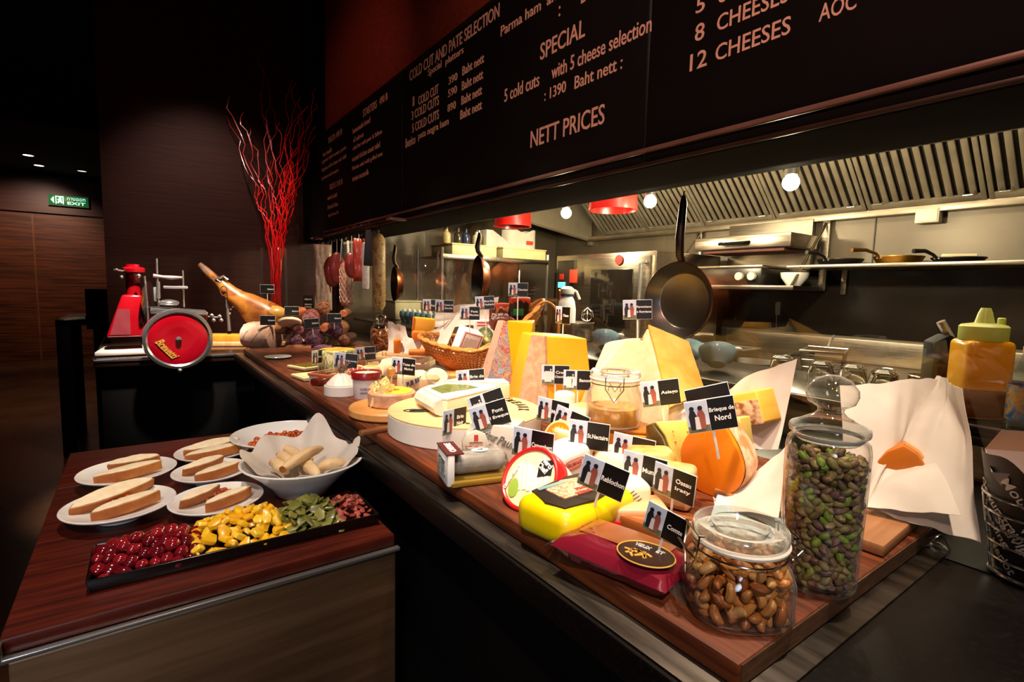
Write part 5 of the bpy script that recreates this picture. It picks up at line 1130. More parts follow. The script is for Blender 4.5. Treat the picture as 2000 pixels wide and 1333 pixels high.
# ------------------------------------------------------------------ wicker basket
pk = P(950, 738)+Vector((.03, .12, 0))
t = place('wicker_basket', 'brown wicker basket with flared scooped rim full of packs', 'basket', pk, yaw=0)
WK = mat('wicker', '#ba762e', '#d29242', rough=.4, ns=30, bump=.3, coat=.2); WKD = mat('wicker_dark', '#a05c20', '#b8702c', rough=.45, ns=30, bump=.3)
def rim(a):  # scooped rim: low at the front, flaring up to the left tip and high on the right
    c_, s_ = math.cos(a), math.sin(a); k = 1 if c_ > 0 else 1.06
    k = 1.22 if c_ > 0 else 1.06
    return Vector((.215*c_*k, .125*s_, .098+.040*max(0, -c_)**2+.190*max(0, c_)**1.3+.03*max(0, s_)))
def bas(a):
    return Vector((.105*math.cos(a), .070*math.sin(a), .004))
b = MB(); N_ = 84
for k in range(N_):
    a = 2*PI*k/N_; q0, q1 = bas(a), rim(a); pts = []
    for j in range(6):
        u = j/5; v = q0.lerp(q1, u); bow = 1+.10*math.sin(PI*u); pts.append((v.x*bow, v.y*bow, v.z))
    b.tube(pts, .0040, 6)
b.build('stakes', WK, t)
b = MB()
for j in range(9):
    u = .06+.108*j; pts = []
    for k in range(72):
        a = 2*PI*k/72; v = bas(a).lerp(rim(a), u); bow = 1+.10*math.sin(PI*u)+.014*math.sin(k*PI*.84+j*PI); pts.append((v.x*bow, v.y*bow, v.z))
    b.tube(pts, .0032, 6, closed=True)
b.build('weave', WKD, t)
b = MB()
for s in range(2):
    pts = [rim(2*PI*k/80)*1.0 + Vector((0, 0, .005)) + Vector((.004*math.cos(k*1.1+s*PI), .004*math.sin(k*1.1+s*PI), .004*math.sin(k*1.1+s*PI))) for k in range(80)]
    b.tube(pts, .0065, 8, closed=True)
b.build('rim', WK, t)
MB().lathe([(0, .002), (.104, .002), (.106, .008), (0, .008)], 36, sy=.68).build('basket_base', WKD, t)
t = thing('basket_handle_hoop', 'thin brown cane hoop standing behind the basket', 'hoop', M=Matrix.Translation(atd(1068, 620, 2.05)-Vector((0, 0, .12))) @ Euler((0, 0, facing(pk))).to_matrix().to_4x4())
MB().tube([(-.055*math.cos(q*PI/20)-.006, 0, .095+.085*math.sin(q*PI/20)) if 0 <= q <= 20 else (-.061 if q < 0 else .049, 0, .095+.03*(q if q < 0 else 20-q)) for q in range(-3, 24)], .005, 8).build('cane', WK, t)
def in_basket(dx, dy, dz, yaw=0, tilt=(0, 0)):
    a = facing(pk)
    M = Matrix.Translation(pk) @ Euler((0, 0, a)).to_matrix().to_4x4() @ Matrix.Translation((dx, dy, dz)) @ Euler((0, 0, math.radians(yaw))).to_matrix().to_4x4() @ Euler((tilt[0], tilt[1], 0)).to_matrix().to_4x4()
    return M
t = thing('cheese_carton', 'white cheese carton with red borders leaning in the wicker basket', 'cheese pack', M=in_basket(-.060, -.02, .066, 22, (.25, .28)))
b = MB(); b.box((0, 0, .06), (.085, .075, .11), .003); b.build('carton', CARDW, t)
b = MB()
for z, w_, h_ in ((.108, .070, .003), (.014, .070, .003)): b.box((0, -.0382, z), (w_, .001, h_))
for x in (-.034, .034): b.box((x, -.0382, .061), (.003, .001, .095))
for y in (-.03, .03): b.box((.0432, y, .06), (.001, .003, .10))
b.build('red_border', INKR, t)
MB().box((0, -.0384, .066), (.056, .001, .05)).build('pale_print', multicol('pale_print', ['#e0dcd0', '#e8e8e0', '#d8e0c8', '#e8c8b8'], 40), t)
text('MONT DOR', .05, .009, INKR, t, frontM(0, -.0392, .034), 'lettering', .02); text('FROMAGE', .07, .010, mat('ink_olive', '#6a7048', '#747a52'), t, TR(.0437, 0, .055, PI/2, 0, PI/2) @ TR(0, 0, 0, 0, 0, PI/2), 'lettering', .02)
t = thing('round_cheese_box', 'oval green label cheese box standing in the wicker basket', 'cheese box', M=in_basket(.035, .0, .085, -28, (PI/2-.25, 0)) @ Matrix.Translation((0, .045, 0)))
MB().lathe([(0, 0), (.042, 0), (.042, .028), (0, .028)], 40, sy=1.25).build('box', CARDW, t)
MB().lathe([(.030, .0282), (.041, .0282), (.0415, .0288), (.030, .0288)], 40, sy=1.25).build('green_ring', mat('label_green', '#4c5a34', '#5a683e', rough=.4), t)
MB().lathe([(0, .0283), (.030, .0283)], 30, sy=1.25).build('label_picture', multicol('goat_label', ['#e4d8a0', '#c8c070', '#8a9a58', '#5a4a3a', '#e8e0b8'], 40), t)
t = thing('round_cheese', 'pale round cheese with a red ring print at the basket right', 'cheese pack', M=in_basket(.085, .03, .105, -20, (PI/2-.45, 0)) @ Matrix.Translation((0, .05, 0)))
MB().lathe([(0, 0), (.055, 0), (.060, .006), (.060, .030), (.055, .036), (0, .036)], 44).build('wheel', mat('paper_pinkish', '#e0b49c', '#ecc8b0', rough=.5, ns=12), t)
b = MB()
for r_ in (.028, .034, .052): b.tube([(r_*math.cos(q*PI/20), r_*math.sin(q*PI/20), .0365) for q in range(40)], .0012, 6, closed=True)
b.build('ring_print', mat('ink_rose', '#b04a40', '#b85850'), t); MB().cyl(.027, .001, 30, z0=.0362).build('centre_print', mat('print_pale', '#e8d4b8', '#f0dfc8'), t)
t = thing('cheese_carton', 'white pack with red top lines behind the basket cartons', 'cheese pack', M=in_basket(.03, .075, .12, 8, (.15, 0)))
MB().box((0, 0, .045), (.09, .03, .09), .003).build('carton', CARDW, t); b = MB()
for z in (.082, .070, .030): b.box((0, -.0155, z), (.07, .001, .006))
b.build('red_lines', INKR, t)
for dx, dy, dz, yaw, lab, c1, c2, w_, h_ in ((.095, .07, .155, 4, 'red topped dark snack bag standing in the basket, left one', '#3a1410', '#7a2a1c', .10, .13), (.160, .06, .16, 22, 'black snack bag with green label and red top in the basket, right one', '#0f100c', '#16170f', .09, .15)):
    t = thing('snack_bag', lab, 'snack bag', M=in_basket(dx, dy, dz, yaw, (.1, 0)), group='snack bags in the basket')
    pillow(w_, h_, .03, wr=.003, seed=dx*50).build('bag', multicol('bag_print_%d' % yaw, [c1, c2, '#2a0f0c', '#c8703a' if yaw == 4 else '#101008', '#1a0c0a'], 24, .25) , t, TR(0, 0, h_/2, PI/2, 0, 0))
    MB().box((0, -.016, h_*.90), (w_*.98, .024, h_*.17), .004).noise(.001, 40).build('bag_top', mat('bag_red', '#c03820', '#cc4a30', rough=.3), t)
    if yaw == 22: MB().box((-.012, -.034, h_*.60), (.045, .004, .028), .001).build('green_label', mat('bag_green', '#1e7a3a', '#2a8846', rough=.4), t)
    else:
        for q in range(3): text('GRISSINI'[q*2:q*2+3], .022, .026, INKW, t, frontM(-.03+.026*q, -.034, h_*.58), 'lettering', .03)
for dx, dz, lab in ((.11, .155, 'brown dry sausage coil in front of the snack bags'), (.155, .14, 'small purple salami piece at the right basket rim')):
    t = thing('dry_sausage', lab, 'sausage', M=in_basket(dx, .02, dz, 0, (.2, 0)))
    if dx < .12:
        b = MB(); b.tube([(.045*math.cos(k*.42), .01*k/15, .035*math.sin(k*.42)+.03) for k in range(16)], .014, 10); b.noise(.002, 50); b.build('sausage', mat('sausage_brown', '#5a2414', '#74341e', rough=.35, ns=40, bump=.2, coat=.3), t)
    else: MB().ball((0, 0, .02), (.03, .03, .028), 18).noise(.002, 40).build('sausage', mat('salami_purple', '#6a2c38', '#84424c', rough=.35, ns=40), t)
# small stopper jar left behind the yellow block and a knife on the board edge
t = thing('glass_jar', 'clear stopper jar behind the yellow cheese block', 'jar', atz(1080, 700, ZB)*1+Vector((0, 0, 0)))
t.location = (1.255, 1.62, .951)
MB().lathe([(0, 0), (.05, 0), (.055, .01), (.055, .16), (.04, .178), (.04, .184), (.036, .184), (.036, .176), (.051, .158), (.051, .008), (0, .006)], 36).build('jar_body', JARG, t)
MB().lathe([(0, .184), (.046, .184), (.046, .19), (.02, .198), (.016, .206), (.028, .216), (.030, .226), (.02, .238), (0, .24)], 30).build('stopper', SG, t)
t = thing('glass_jar', 'glass stopper jar showing behind the ragged peak of the hard cheese', 'jar', (1.27, 1.12, .951))
MB().lathe([(0, 0), (.05, 0), (.055, .01), (.055, .10), (.04, .118), (.04, .124), (.036, .124), (.036, .116), (.051, .098), (.051, .008), (0, .006)], 36).build('jar_body', JARG, t)
MB().lathe([(0, .124), (.046, .124), (.046, .13), (.02, .138), (.016, .146), (.028, .156), (.030, .166), (.02, .178), (0, .18)], 30).build('stopper', SG, t)
ka = P(742, 852, .9535+.012); kb = P(702, 850, .965)
t = thing('cheese_knife', 'wooden handled cheese knife lying across the board edge', 'knife', M=Matrix.Translation((.452, 1.135, ZB+.006)) @ Euler((0, 0, .12)).to_matrix().to_4x4())
MB().box((0, 0, 0), (.11, .018, .012), .004, seg=3).build('handle', mat('knife_wood', '#6a3a1a', '#84502a', rough=.4, ns=6, st=(1, 12, 1)), t)
MB().prism([(.055, -.008), (.13, -.010), (.15, 0), (.055, .008)], -.001, .001).build('blade', CHROME, t)
t = place('small_dish', 'small white footed dish near the far end of the board', 'dish', P(545, 712, .951)+Vector((0, .02, 0)))
MB().lathe([(0, 0), (.028, 0), (.028, .004), (.018, .012), (.030, .024), (.058, .034), (.056, .036), (.028, .028), (0, .022)], 36).build('dish', WHITE, t)
# ------------------------------------------------------------------ name cards on white sticks
CWD, CHT = .075, .052
ink = mat('card_black', '#0a0808', '#0e0b0a', rough=.4)
pic = [mat('pic_sky', '#b8c8e0', '#dfe4ee', rough=.45, ns=30), mat('pic_ground', '#5a6048', '#7a7a5a', rough=.45, ns=120), mat('pic_dark', '#17141a', '#241e24', rough=.45), mat('pic_red', '#8a4038', '#a85a4c', rough=.45), mat('pic_white', '#d8d4d0', '#e4e0dc', rough=.45)]
def pic_mesh(cow=False):
    b = MB(); y = -.0009
    b.box((-CWD*.27, y, 0), (CWD*.44, .0006, CHT*.96), 0, mi=0)
    b.box((-CWD*.27, y-.0002, -CHT*.38), (CWD*.44, .0006, CHT*.20), 0, mi=1)
    def fig(x, m, hd, s=1):
        b.prism([(-.0045*s, -.020), (.0045*s, -.020), (.0055*s, .002), (.003*s, .010), (-.003*s, .010), (-.0055*s, .002)], 0, .0005, TR(x, y-.0008, 0, PI/2, 0, 0), m)
        b.cyl(.0034*s, .0005, 12, M=TR(x, y-.0008, .0135, PI/2, 0, 0), mi=hd)
    if cow:
        b.box((-CWD*.27, y-.0003, .016), (CWD*.30, .0006, .016), 0, mi=2)
        fig(-CWD*.30, 4, 2, 1.5); fig(-CWD*.18, 4, 4, .6)
    else:
        fig(-CWD*.37, 2, 2, 1.1); fig(-CWD*.20, 3, 2, 1.1); b.prism([(-.004, -.02), (.004, -.02), (.003, .0), (-.003, 0)], 0, .0006, TR(-CWD*.29, y-.0008, 0, PI/2, 0, 0), 4)
    return b.mesh('photo_panel', pic)
PM_, PC_ = pic_mesh(), pic_mesh(True)
BKM = MB().box((0, 0, 0), (CWD, .0014, CHT), .0002).mesh('card', CARDW)
BLM = MB().box((CWD*.225, -.0009, 0), (CWD*.53, .0006, CHT*.96), 0).mesh('black_panel', ink)
BLF = MB().box((0, -.0009, 0), (CWD*.98, .0006, CHT*.96), 0).mesh('black_panel', ink)
def card(c, bpt, d, yaw, lines, lab, cow=False, group='name cards on sticks', blank=False, ext=0, fs=1.0, roll=None, s=1.0):
    C0 = atd(c[0], c[1], d); B0 = atd(bpt[0], bpt[1], d)
    if roll is None: roll = math.atan2(c[0]-bpt[0], bpt[1]-c[1])        # lean to the right = positive
    else: roll = math.radians(roll)
    L = ((C0-B0).length + ext)/s
    Rm = Euler((0, 0, facing(C0, yaw))).to_matrix().to_4x4() @ Euler((0, roll, 0)).to_matrix().to_4x4()
    base = C0 - (Rm @ Vector((0, 0, L*s)))
    t = thing('name_card', lab, 'name card', M=Matrix.Translation(base) @ Rm @ Matrix.Scale(s, 4), group=None)
    def put(me, n):
        o = bpy.data.objects.new(n, me); COL.objects.link(o); o.parent = t; o.location = (0, -.001, L); return o
    put(BKM, 'card')
    if not blank: put(PC_ if cow else PM_, 'photo_panel')
    bp_ = put(BLF if blank else BLM, 'black_panel')
    MB().box((0, .0010, (L-.004)/2), (.0042, .0022, L-.004+.02), .0006).build('stick', mat('stick_white', '#e4dcd4', '#ece6de', rough=.6), t)
    n = len(lines)
    for i, ln in enumerate(lines):
        h_ = (.0082 if n == 1 else .0078)*fs; w_ = min(CWD*.50, .0054*len(ln)*fs)
        text(ln, w_, h_, INKW, bp_, frontM(CWD*.225, -.0014, (n-1)*.0065 - i*.0130), 'lettering', .02, 1.0, .0003)
    return t
card((1178, 933), (1163, 1000), .70, -16, ['Reblochon'], 'card reading Reblochon stuck in the yellow wrapped cheese', roll=14, s=.86)
card((1258, 918), (1248, 985), .80, -18, ['Munster'], 'card reading Munster above the paper wrapped block', roll=4, s=.92)
card((1237, 880), (1232, 950), .92, -16, ['Reblochon'], 'card reading Reblochon half hidden behind the Munster card', roll=4)
card((1317, 945), (1308, 1000), .76, -30, ['Ossau', 'Iraty'], 'card reading Ossau Iraty beside the orange half cheese', roll=4, s=.9)
card((1301, 1025), (1282, 1108), .605, -24, ['Comte'], 'card reading Comte stuck in the maroon pack', roll=12, s=.70)
card((1388, 810), (1410, 885), .82, 12, ['Brieque de', 'Nord'], 'card reading Brieque de Nord stuck in the orange half cheese', roll=-13, fs=1.12)
card((1384, 782), (1395, 850), .92, 10, [], 'dark card partly hidden behind the Brieque de Nord card', blank=True, roll=-16)
card((1150, 851), (1146, 905), .95, -12, ['St.Nectaire'], 'card reading St.Nectaire in front of the clip jar of preserve', roll=2)
card((1041, 868), (1036, 930), .90, -20, ['Camembert'], 'card reading Camembert above the red round box', roll=4)
card((957, 812), (975, 870), 1.02, 6, ['Pont', 'l Eveque'], 'card reading Pont l Eveque tilted over the tall grey carton', roll=-17)
card((952, 790), (968, 850), 1.09, 4, ['Brebichon'], 'tilted card peeping out behind the Pont l Eveque card', cow=True, roll=-20)
card((887, 822), (882, 872), 1.08, 50, ['Brie', 'Noir'], 'narrow side-on card over the small grey carton', roll=2)
card((1290, 768), (1300, 815), 1.04, 8, ['Asiago'], 'card reading Asiago before the hard cheese wedge', roll=-10)
card((1245, 605), (1250, 655), 1.38, 0, ['Parmigiano', 'e Reggiano'], 'card reading Parmigiano e Reggiano above the hard cheese peak', roll=-3)
card((1085, 732), (1083, 785), 1.42, 4, ['Crotin', 'Chavignol'], 'card reading Crotin Chavignol before the yellow block', cow=True, roll=0)
card((1129, 743), (1130, 800), 1.34, 4, ['Banon'], 'card reading Banon overlapping the Crotin Chavignol card', cow=True, roll=0)
card((1080, 804), (1078, 850), 1.10, -28, ['Marolles'], 'card reading Marolles behind the orange sunburst box', roll=4)
card((1115, 826), (1103, 868), 1.06, -24, [], 'dark card with a photo between Marolles and St.Nectaire', roll=14, blank=False)
card((919, 741), (922, 775), 1.38, 10, ['Brie de', 'Meaux'], 'card reading Brie de Meaux behind the round box', roll=-4)
card((788, 716), (790, 745), 1.58, -18, ['Tete de', 'Moine'], 'card reading Tete de Moine right of the curler knob', roll=3)
card((714, 691), (716, 728), 2.0, 4, ['Epoisses'], 'card reading Epoisses before the biscuit jar', roll=-4)
card((676, 705), (676, 735), 1.75, -8, ['Valencay'], 'small card at the right edge of the herb drum', roll=6)
card((622, 697), (622, 725), 2.0, 50, ['Rocamadour'], 'side-on card left of the herb drum', roll=0)
card((843, 597), (845, 640), 2.25, 2, ['Raclette'], 'left card of the pair above the crate', roll=0)
card((868, 599), (868, 640), 2.15, 2, ['Tomme de', 'Savoie'], 'right card of the pair above the crate', roll=0)
card((918, 612), (918, 660), 2.0, 2, ['Petit', 'Munster'], 'card above the white basket carton', roll=0)
card((947, 592), (947, 650), 2.05, -4, ['Mont Dor', 'Vacherin'], 'dark card behind the white carton, left of the snack bags', roll=-4)
card((1012, 566), (1011, 655), 2.0, 4, ['Chorizo'], 'card standing before the snack bags in the basket', roll=0)
card((1100, 616), (1100, 672), 1.56, -55, ['Ossau'], 'narrow card beside the white cream siphon', roll=0)
# ------------------------------------------------------------------ island table with bread plates
ZI = .853
ISW = mat('island_wood', '#35100a', '#561d10', rough=.36, spec=.35, ns=6, st=(1.2, 14, 1), bump=.05)
isl = thing('island_table', 'low island table with dark red wood top and brushed steel front', 'table', (0, 0, 0))
MB().box((.108, 1.18, ZI-.012), (.535, .60, .022), .003).build('top_board', ISW, isl)
MB().box((.108, 1.628, ZI-.012), (.535, .29, .022), .003).build('top_board', ISW, isl)
ISS = mat('island_steel', '#7c5c42', '#8e6c50', rough=.42, metal=.85, ns=4, st=(1, 1, 16), rv=.05)
MB().box((.112, 1.325, .42), (.530, .895, .80), .004).build('steel_body', ISS, isl)
MB().box((.110, .876, ZI-.027), (.545, .012, .007), .002).build('steel_rim', CHROME, isl)
MB().box((-.158, 1.32, ZI-.014), (.004, .905, .020), .001).build('steel_rim', STEEL, isl)
TOAST = mat('toast_crumb', '#e6d0a8', '#f0e0c0', rough=.8, ns=60, bump=.3); CRUST = mat('toast_crust', '#8f4613', '#bd742c', rough=.6, ns=30, bump=.3, lo=.3, hi=.7)
def PI_(px, py): return atz(px, py, ZI)
def toast_parts(t, L, W, th):
    n = 16; poly = [(-L/2+L*k/n, W*.5*math.sin(PI*k/n)**.55) for k in range(n+1)] + [(L/2-L*k/n, -W*.5*math.sin(PI*k/n)**.7*.45) for k in range(1, n)]
    poly = poly[::-1]
    b = MB(); b.prism(poly, 0, th, bev=.003); b.noise(.0015, 40, L*50); b.build('crust', CRUST, t)
    b = MB(); b.prism([(x*.95, y*.86+.001) for x, y in poly], th-.002, th+.0012, bev=.0008); b.noise(.0012, 60, L*50); b.build('crumb', TOAST, t)
plates = [(250, 918, 165, 'bread plate at the far left of the island, nearest its seam'), (234, 983, 190, 'bread plate at the front left of the island'), (416, 880, 133, 'bread plate furthest back, beside the chutney bowl'), (413, 918, 138, 'bread plate in the middle, left of the bread stick bowl'), (424, 972, 168, 'bread plate at the front right, above the green fruit')]
toasts = [[(262, 903, -8, 88, 24), (252, 920, 6, 112, 30)], [(225, 968, 24, 150, 34), (250, 985, 16, 118, 30)], [(415, 872, 8, 100, 26), (418, 882, 8, 100, 28)], [(400, 908, 25, 80, 24), (432, 918, 22, 95, 28)], [(394, 968, 32, 82, 26), (450, 972, 26, 92, 30)]]
plab = ['far left plate', 'front left plate', 'rearmost plate', 'middle plate', 'front right plate']
for i, (px, py, w_, lab) in enumerate(plates):
    q = atz(px, py, ZI+.029); s_ = sz(w_, q)/2*.98; q.z = ZI
    t = thing('bread_plate', 'white footed ' + lab, 'plate', q, 0, 'bread plates')
    MB().lathe([(0, 0), (s_*.42, 0), (s_*.44, .003), (s_*.40, .008), (s_*.46, .012), (s_*.80, .018), (s_*.99, .027), (s_, .029), (s_*.97, .030), (s_*.78, .0225), (s_*.5, .017), (0, .016)], 56).build('plate', WHITE, t)
    MB().tube([(s_*.985*math.cos(k*PI/28), s_*.985*math.sin(k*PI/28), .029) for k in range(56)], .0014, 6, closed=True).build('rim', WHITE, t)
    for j, (tx, ty, rot, L, W) in enumerate(toasts[i]):
        c = atz(tx, ty+3, ZI+.034); l_ = sz(L, c)
        M = Matrix.Translation(c) @ Euler((0, 0, facing(c)+math.radians(rot*1.0))).to_matrix().to_4x4() @ Euler((.12 if j == 1 else .42, math.radians(-5), 0)).to_matrix().to_4x4() @ Matrix.Translation((0, .004, -.014))
        tt = thing('toast_slice', 'toasted baguette slice on the %s, %s one' % (plab[i], 'back' if j == 0 else 'front'), 'toast', M=M)
        toast_parts(tt, l_, l_*.34, .022)
    if i in (1, 4):
        c = atz(px+(6 if i == 1 else 2), py-(-2 if i == 1 else 4), ZI+.022)
        b = MB()
        for k in range(16): b.ball((R.uniform(-.022, .022), R.uniform(-.015, .015), R.uniform(0, .008)), R.uniform(.004, .007), 8)
        b.noise(.001, 60); o = b.build('chutney', mat('chutney', '#a0380e', '#cc5c1c', rough=.25, coat=.4, ns=60), None, Matrix.Translation(c)); tag(o, 'red chutney dab between the toasts on the %s' % plab[i], 'chutney', None, 'stuff')
# chutney bowl (back)
pb_ = atz(556, 846, ZI+.055); rbw = sz(95, pb_); pb_.z = ZI
t = thing('chutney_bowl', 'wide white bowl of red chutney at the back of the island', 'bowl', pb_)
def bowl_prof(r, h): return [(0, 0), (r*.42, 0), (r*.45, .004), (r*.52, h*.25), (r*.78, h*.68), (r*.99, h*.97), (r, h), (r*.97, h*.99), (r*.74, h*.70), (r*.45, h*.30), (0, h*.22)]
MB().lathe(bowl_prof(rbw, .055), 60).build('bowl', WHITE, t)
MB().tube([(rbw*.99*math.cos(k*PI/30), rbw*.99*math.sin(k*PI/30), .0545) for k in range(60)], .002, 6, closed=True).build('rim', WHITE, t)
b = MB()
for k in range(150):
    a = R.uniform(0, 2*PI); r = .085*math.sqrt(R.random()); b.ball((r*math.cos(a), r*math.sin(a), .028+.012*(1-r/.085)+R.uniform(0, .006)), R.uniform(.005, .009), 8)
b.noise(.0015, 50); o = b.build('chutney', MC['chutney'], None, Matrix.Translation(pb_)); tag(o, 'red chutney heaped in the wide white bowl', 'chutney', None, 'stuff')
# bread stick bowl (front)
pb2 = atz(592, 896, ZI+.075); rb2 = sz(112, pb2); pb2.z = ZI
t = thing('bread_bowl', 'white flared bowl lined with paper and holding bread sticks', 'bowl', pb2)
MB().lathe(bowl_prof(rb2, .075), 60).build('bowl', WHITE, t)
MB().tube([(rb2*.99*math.cos(k*PI/30), rb2*.99*math.sin(k*PI/30), .0745) for k in range(60)], .0022, 6, closed=True).build('rim', WHITE, t)
PEAKS = [(8, .40, .030, .08), (72, .33, .070, .05), (128, .40, .035, .04), (186, .40, .030, .10), (268, .5, -.004, .02)]
def liner(u, v):
    a = u*2*PI; rr = rb2*(.15+.74*v+.012*math.sin(13*a)*v); z = .026+.050*v**1.3+.004*math.sin(11*a)*v
    for (d_, w_, hz, hr) in PEAKS:
        da = (a-math.radians(d_)+PI) % (2*PI)-PI; g = math.exp(-(da/w_)**2); z += hz*v**2.5*g; rr += rb2*hr*v**2*g
    return (rr*math.cos(a), rr*math.sin(a), z)
o = MB().sheet(96, 14, liner, .0007).build('paper_liner', PAPERW, None, Matrix.Translation(pb2) @ Euler((0, 0, facing(pb2))).to_matrix().to_4x4()); tag(o, 'white crumpled paper liner in the bread stick bowl', 'paper')
BRS = mat('breadstick', '#d8b07c', '#e8cc9c', rough=.65, ns=18, bump=.3, lo=.3, hi=.7)
for i, (x0, y0, x1, y1, lab, dz) in enumerate(((532, 905, 560, 925, 'short bread stick at the left, cut end showing', .01), (552, 873, 620, 925, 'bread stick lying diagonally under the crossing one', .012), (552, 918, 628, 876, 'bread stick crossing on top, leaning right', .03), (622, 916, 675, 905, 'bread stick at the right of the bowl', .008), (598, 915, 622, 930, 'bread stick at the bottom front of the bowl', .012), (575, 895, 610, 900, 'bread stick hidden behind the crossing pair', .004), (545, 890, 572, 912, 'bread stick tip at the back left', .008))):
    a = atz(x0, y0, ZI+.060+dz); c = atz(x1, y1, ZI+.060+dz); n = 8; pts = [a.lerp(c, k/n)+Vector((0, 0, .006*math.sin(PI*k/n))) for k in range(n+1)]; m_ = (a+c)/2
    o = thing('bread_stick', lab, 'bread stick', m_, 0, 'bread sticks')
    b = MB(); b.tube([q-m_ for q in pts], [.006, .010, .012, .0125, .0125, .012, .011, .009, .005], 10); b.noise(.0018, 40, i); b.build('crust', BRS, o)
    b = MB(); b.tube([pts[0]-m_-(pts[1]-pts[0])*.05, pts[0]-m_+(pts[1]-pts[0])*.05], .0075, 10); b.build('toasted_end', CRUST, o)
# knife between plates
t = thing('table_knife', 'black handled knife between the rear plates', 'knife', M=Matrix.Translation(PI_(362, 903)+Vector((0, 0, .004))) @ Euler((0, 0, .05)).to_matrix().to_4x4())
MB().box((.03, 0, .004), (.07, .014, .010), .004).build('handle', BLACKG, t); MB().box((-.05, 0, .003), (.09, .012, .002), .0008).build('blade', CHROME, t)
# long black tray with fruit
c00, c10, c11, c01 = PI_(163, 1160), PI_(735, 1030), PI_(703, 975), PI_(192, 1090)
mid = (c00+c10+c11+c01)/4; ex = ((c10+c11)-(c00+c01)); Lt = ex.length/2; at_ = math.atan2(ex.y, ex.x); Wt = abs(((c01+c11)/2-(c00+c10)/2).dot(Vector((-math.sin(at_), math.cos(at_), 0))))
MT = Matrix.Translation((mid.x, mid.y, ZI)) @ Euler((0, 0, at_)).to_matrix().to_4x4()
t = thing('fruit_platter', 'long black rectangular tray on the island front edge', 'tray', M=MT)
b = MB(); b.box((0, 0, .004), (Lt-.01, Wt-.01, .006), .002); b.build('tray_base', BLACKG, t)
b = MB()
for s in (-1, 1):
    b.box((0, s*(Wt/2-.002), .012), (Lt, .004, .020), .0015, rot=(s*-.18, 0, 0)); b.box((s*(Lt/2-.002), 0, .012), (.004, Wt, .020), .0015, rot=(0, s*.18, 0))
b.build('tray_rim', BLACKG, t)
CHR = [mat('cherry_%d' % i, a, b2, rough=.12, coat=.8, ns=40, spec=.6) for i, (a, b2) in enumerate((('#6a0c14', '#8a141e'), ('#7c1018', '#981a22'), ('#560a12', '#700e18')))]
chm = []
for i, m in enumerate(CHR):
    b = MB(); b.ball((0, 0, 0), (.0105, .0105, .0098), 14); b.noise(.0022, 70, i); chm.append(b.mesh('cherry', m))
YF = [mat('yfruit_%d' % i, a, b2, rough=.3, coat=.3, ns=60, sss=.2) for i, (a, b2) in enumerate((('#f0b414', '#f6c82e'), ('#e8a812', '#f2bc28'), ('#f6c428', '#fad448')))]
GF = [mat('gfruit_%d' % i, a, b2, rough=.4, coat=.15, ns=60) for i, (a, b2) in enumerate((('#6a6a26', '#7e7c38'), ('#56581e', '#6c6c2e'), ('#7c7834', '#928c48')))]
RF = [mat('rfruit_%d' % i, a, b2, rough=.5, ns=60) for i, (a, b2) in enumerate((('#8a3428', '#9c4436'), ('#742a20', '#86382c'), ('#984030', '#a85040')))]
def chunk(m, i, flat=.5, s=.011):
    b = MB(); n = 5+i % 2; poly = [(s*(1+.25*math.sin(k*7+i))*math.cos(2*PI*k/n), s*.75*(1+.25*math.cos(k*5+i))*math.sin(2*PI*k/n)) for k in range(n)]
    b.prism(poly, -s*flat*.5, s*flat*.5, bev=.0022); b.noise(.002, 60, i); return b.mesh('fruit_piece', m)
ym = [chunk(m, i, .7, .0125) for i, m in enumerate(YF)]; gm = [chunk(m, i, .3, .014) for i, m in enumerate(GF)]; rm_ = [chunk(m, i, .5, .0085) for i, m in enumerate(RF)]
def heap(x0, x1, n, meshes, name, lab, cat, grp, dmin, hmax, seed, flat=False, keep=.95):
    rr = random.Random(seed); pts = []; k = 0
    while len(pts) < n and k < 20000:
        k += 1; u = rr.uniform(x0, x1); v = rr.uniform(-1, 1); e = min(1, (u-x0+.02)/.05, (x1-u+.02)/.05)
        zt_ = .012+hmax*(1-abs(v)**2.2)*e*rr.uniform(.25, 1)**.5
        p = Vector((u, v*(Wt/2-.010), zt_))
        if all((p-o).length > dmin for o in pts): pts.append(p)
    for i, p in enumerate(pts):
        o = bpy.data.objects.new(name, meshes[i % len(meshes)]); COL.objects.link(o)
        e = (rr.uniform(-.8, .8), rr.uniform(-.8, .8), rr.uniform(0, 6.28)); o.matrix_world = MT @ Matrix.Translation(p) @ Euler(e).to_matrix().to_4x4() @ Matrix.Scale(rr.uniform(.85, 1.15), 4)
        tag(o, lab, cat, grp)
h = Lt/2-.008
heap(-h, -h+Lt*.31, 78, chm, 'cherry', 'dark red candied cherry heaped at the left of the long black tray', 'cherry', 'cherries on the long tray', .0165, .030, 1)
heap(-h+Lt*.29, -h+Lt*.62, 84, ym, 'yellow_fruit', 'yellow candied fruit piece heaped left of the green fruit', 'dried fruit', 'yellow fruit pieces', .015, .040, 2)
heap(-h+Lt*.59, -h+Lt*.83, 80, gm, 'green_fruit', 'olive green dried fruit slice heaped between yellow and red', 'dried fruit', 'green fruit slices', .013, .036, 3)
heap(-h+Lt*.80, h, 90, rm_, 'red_fruit', 'reddish dried fruit bit heaped at the right end of the tray', 'dried fruit', 'red fruit bits', .0115, .028, 4)
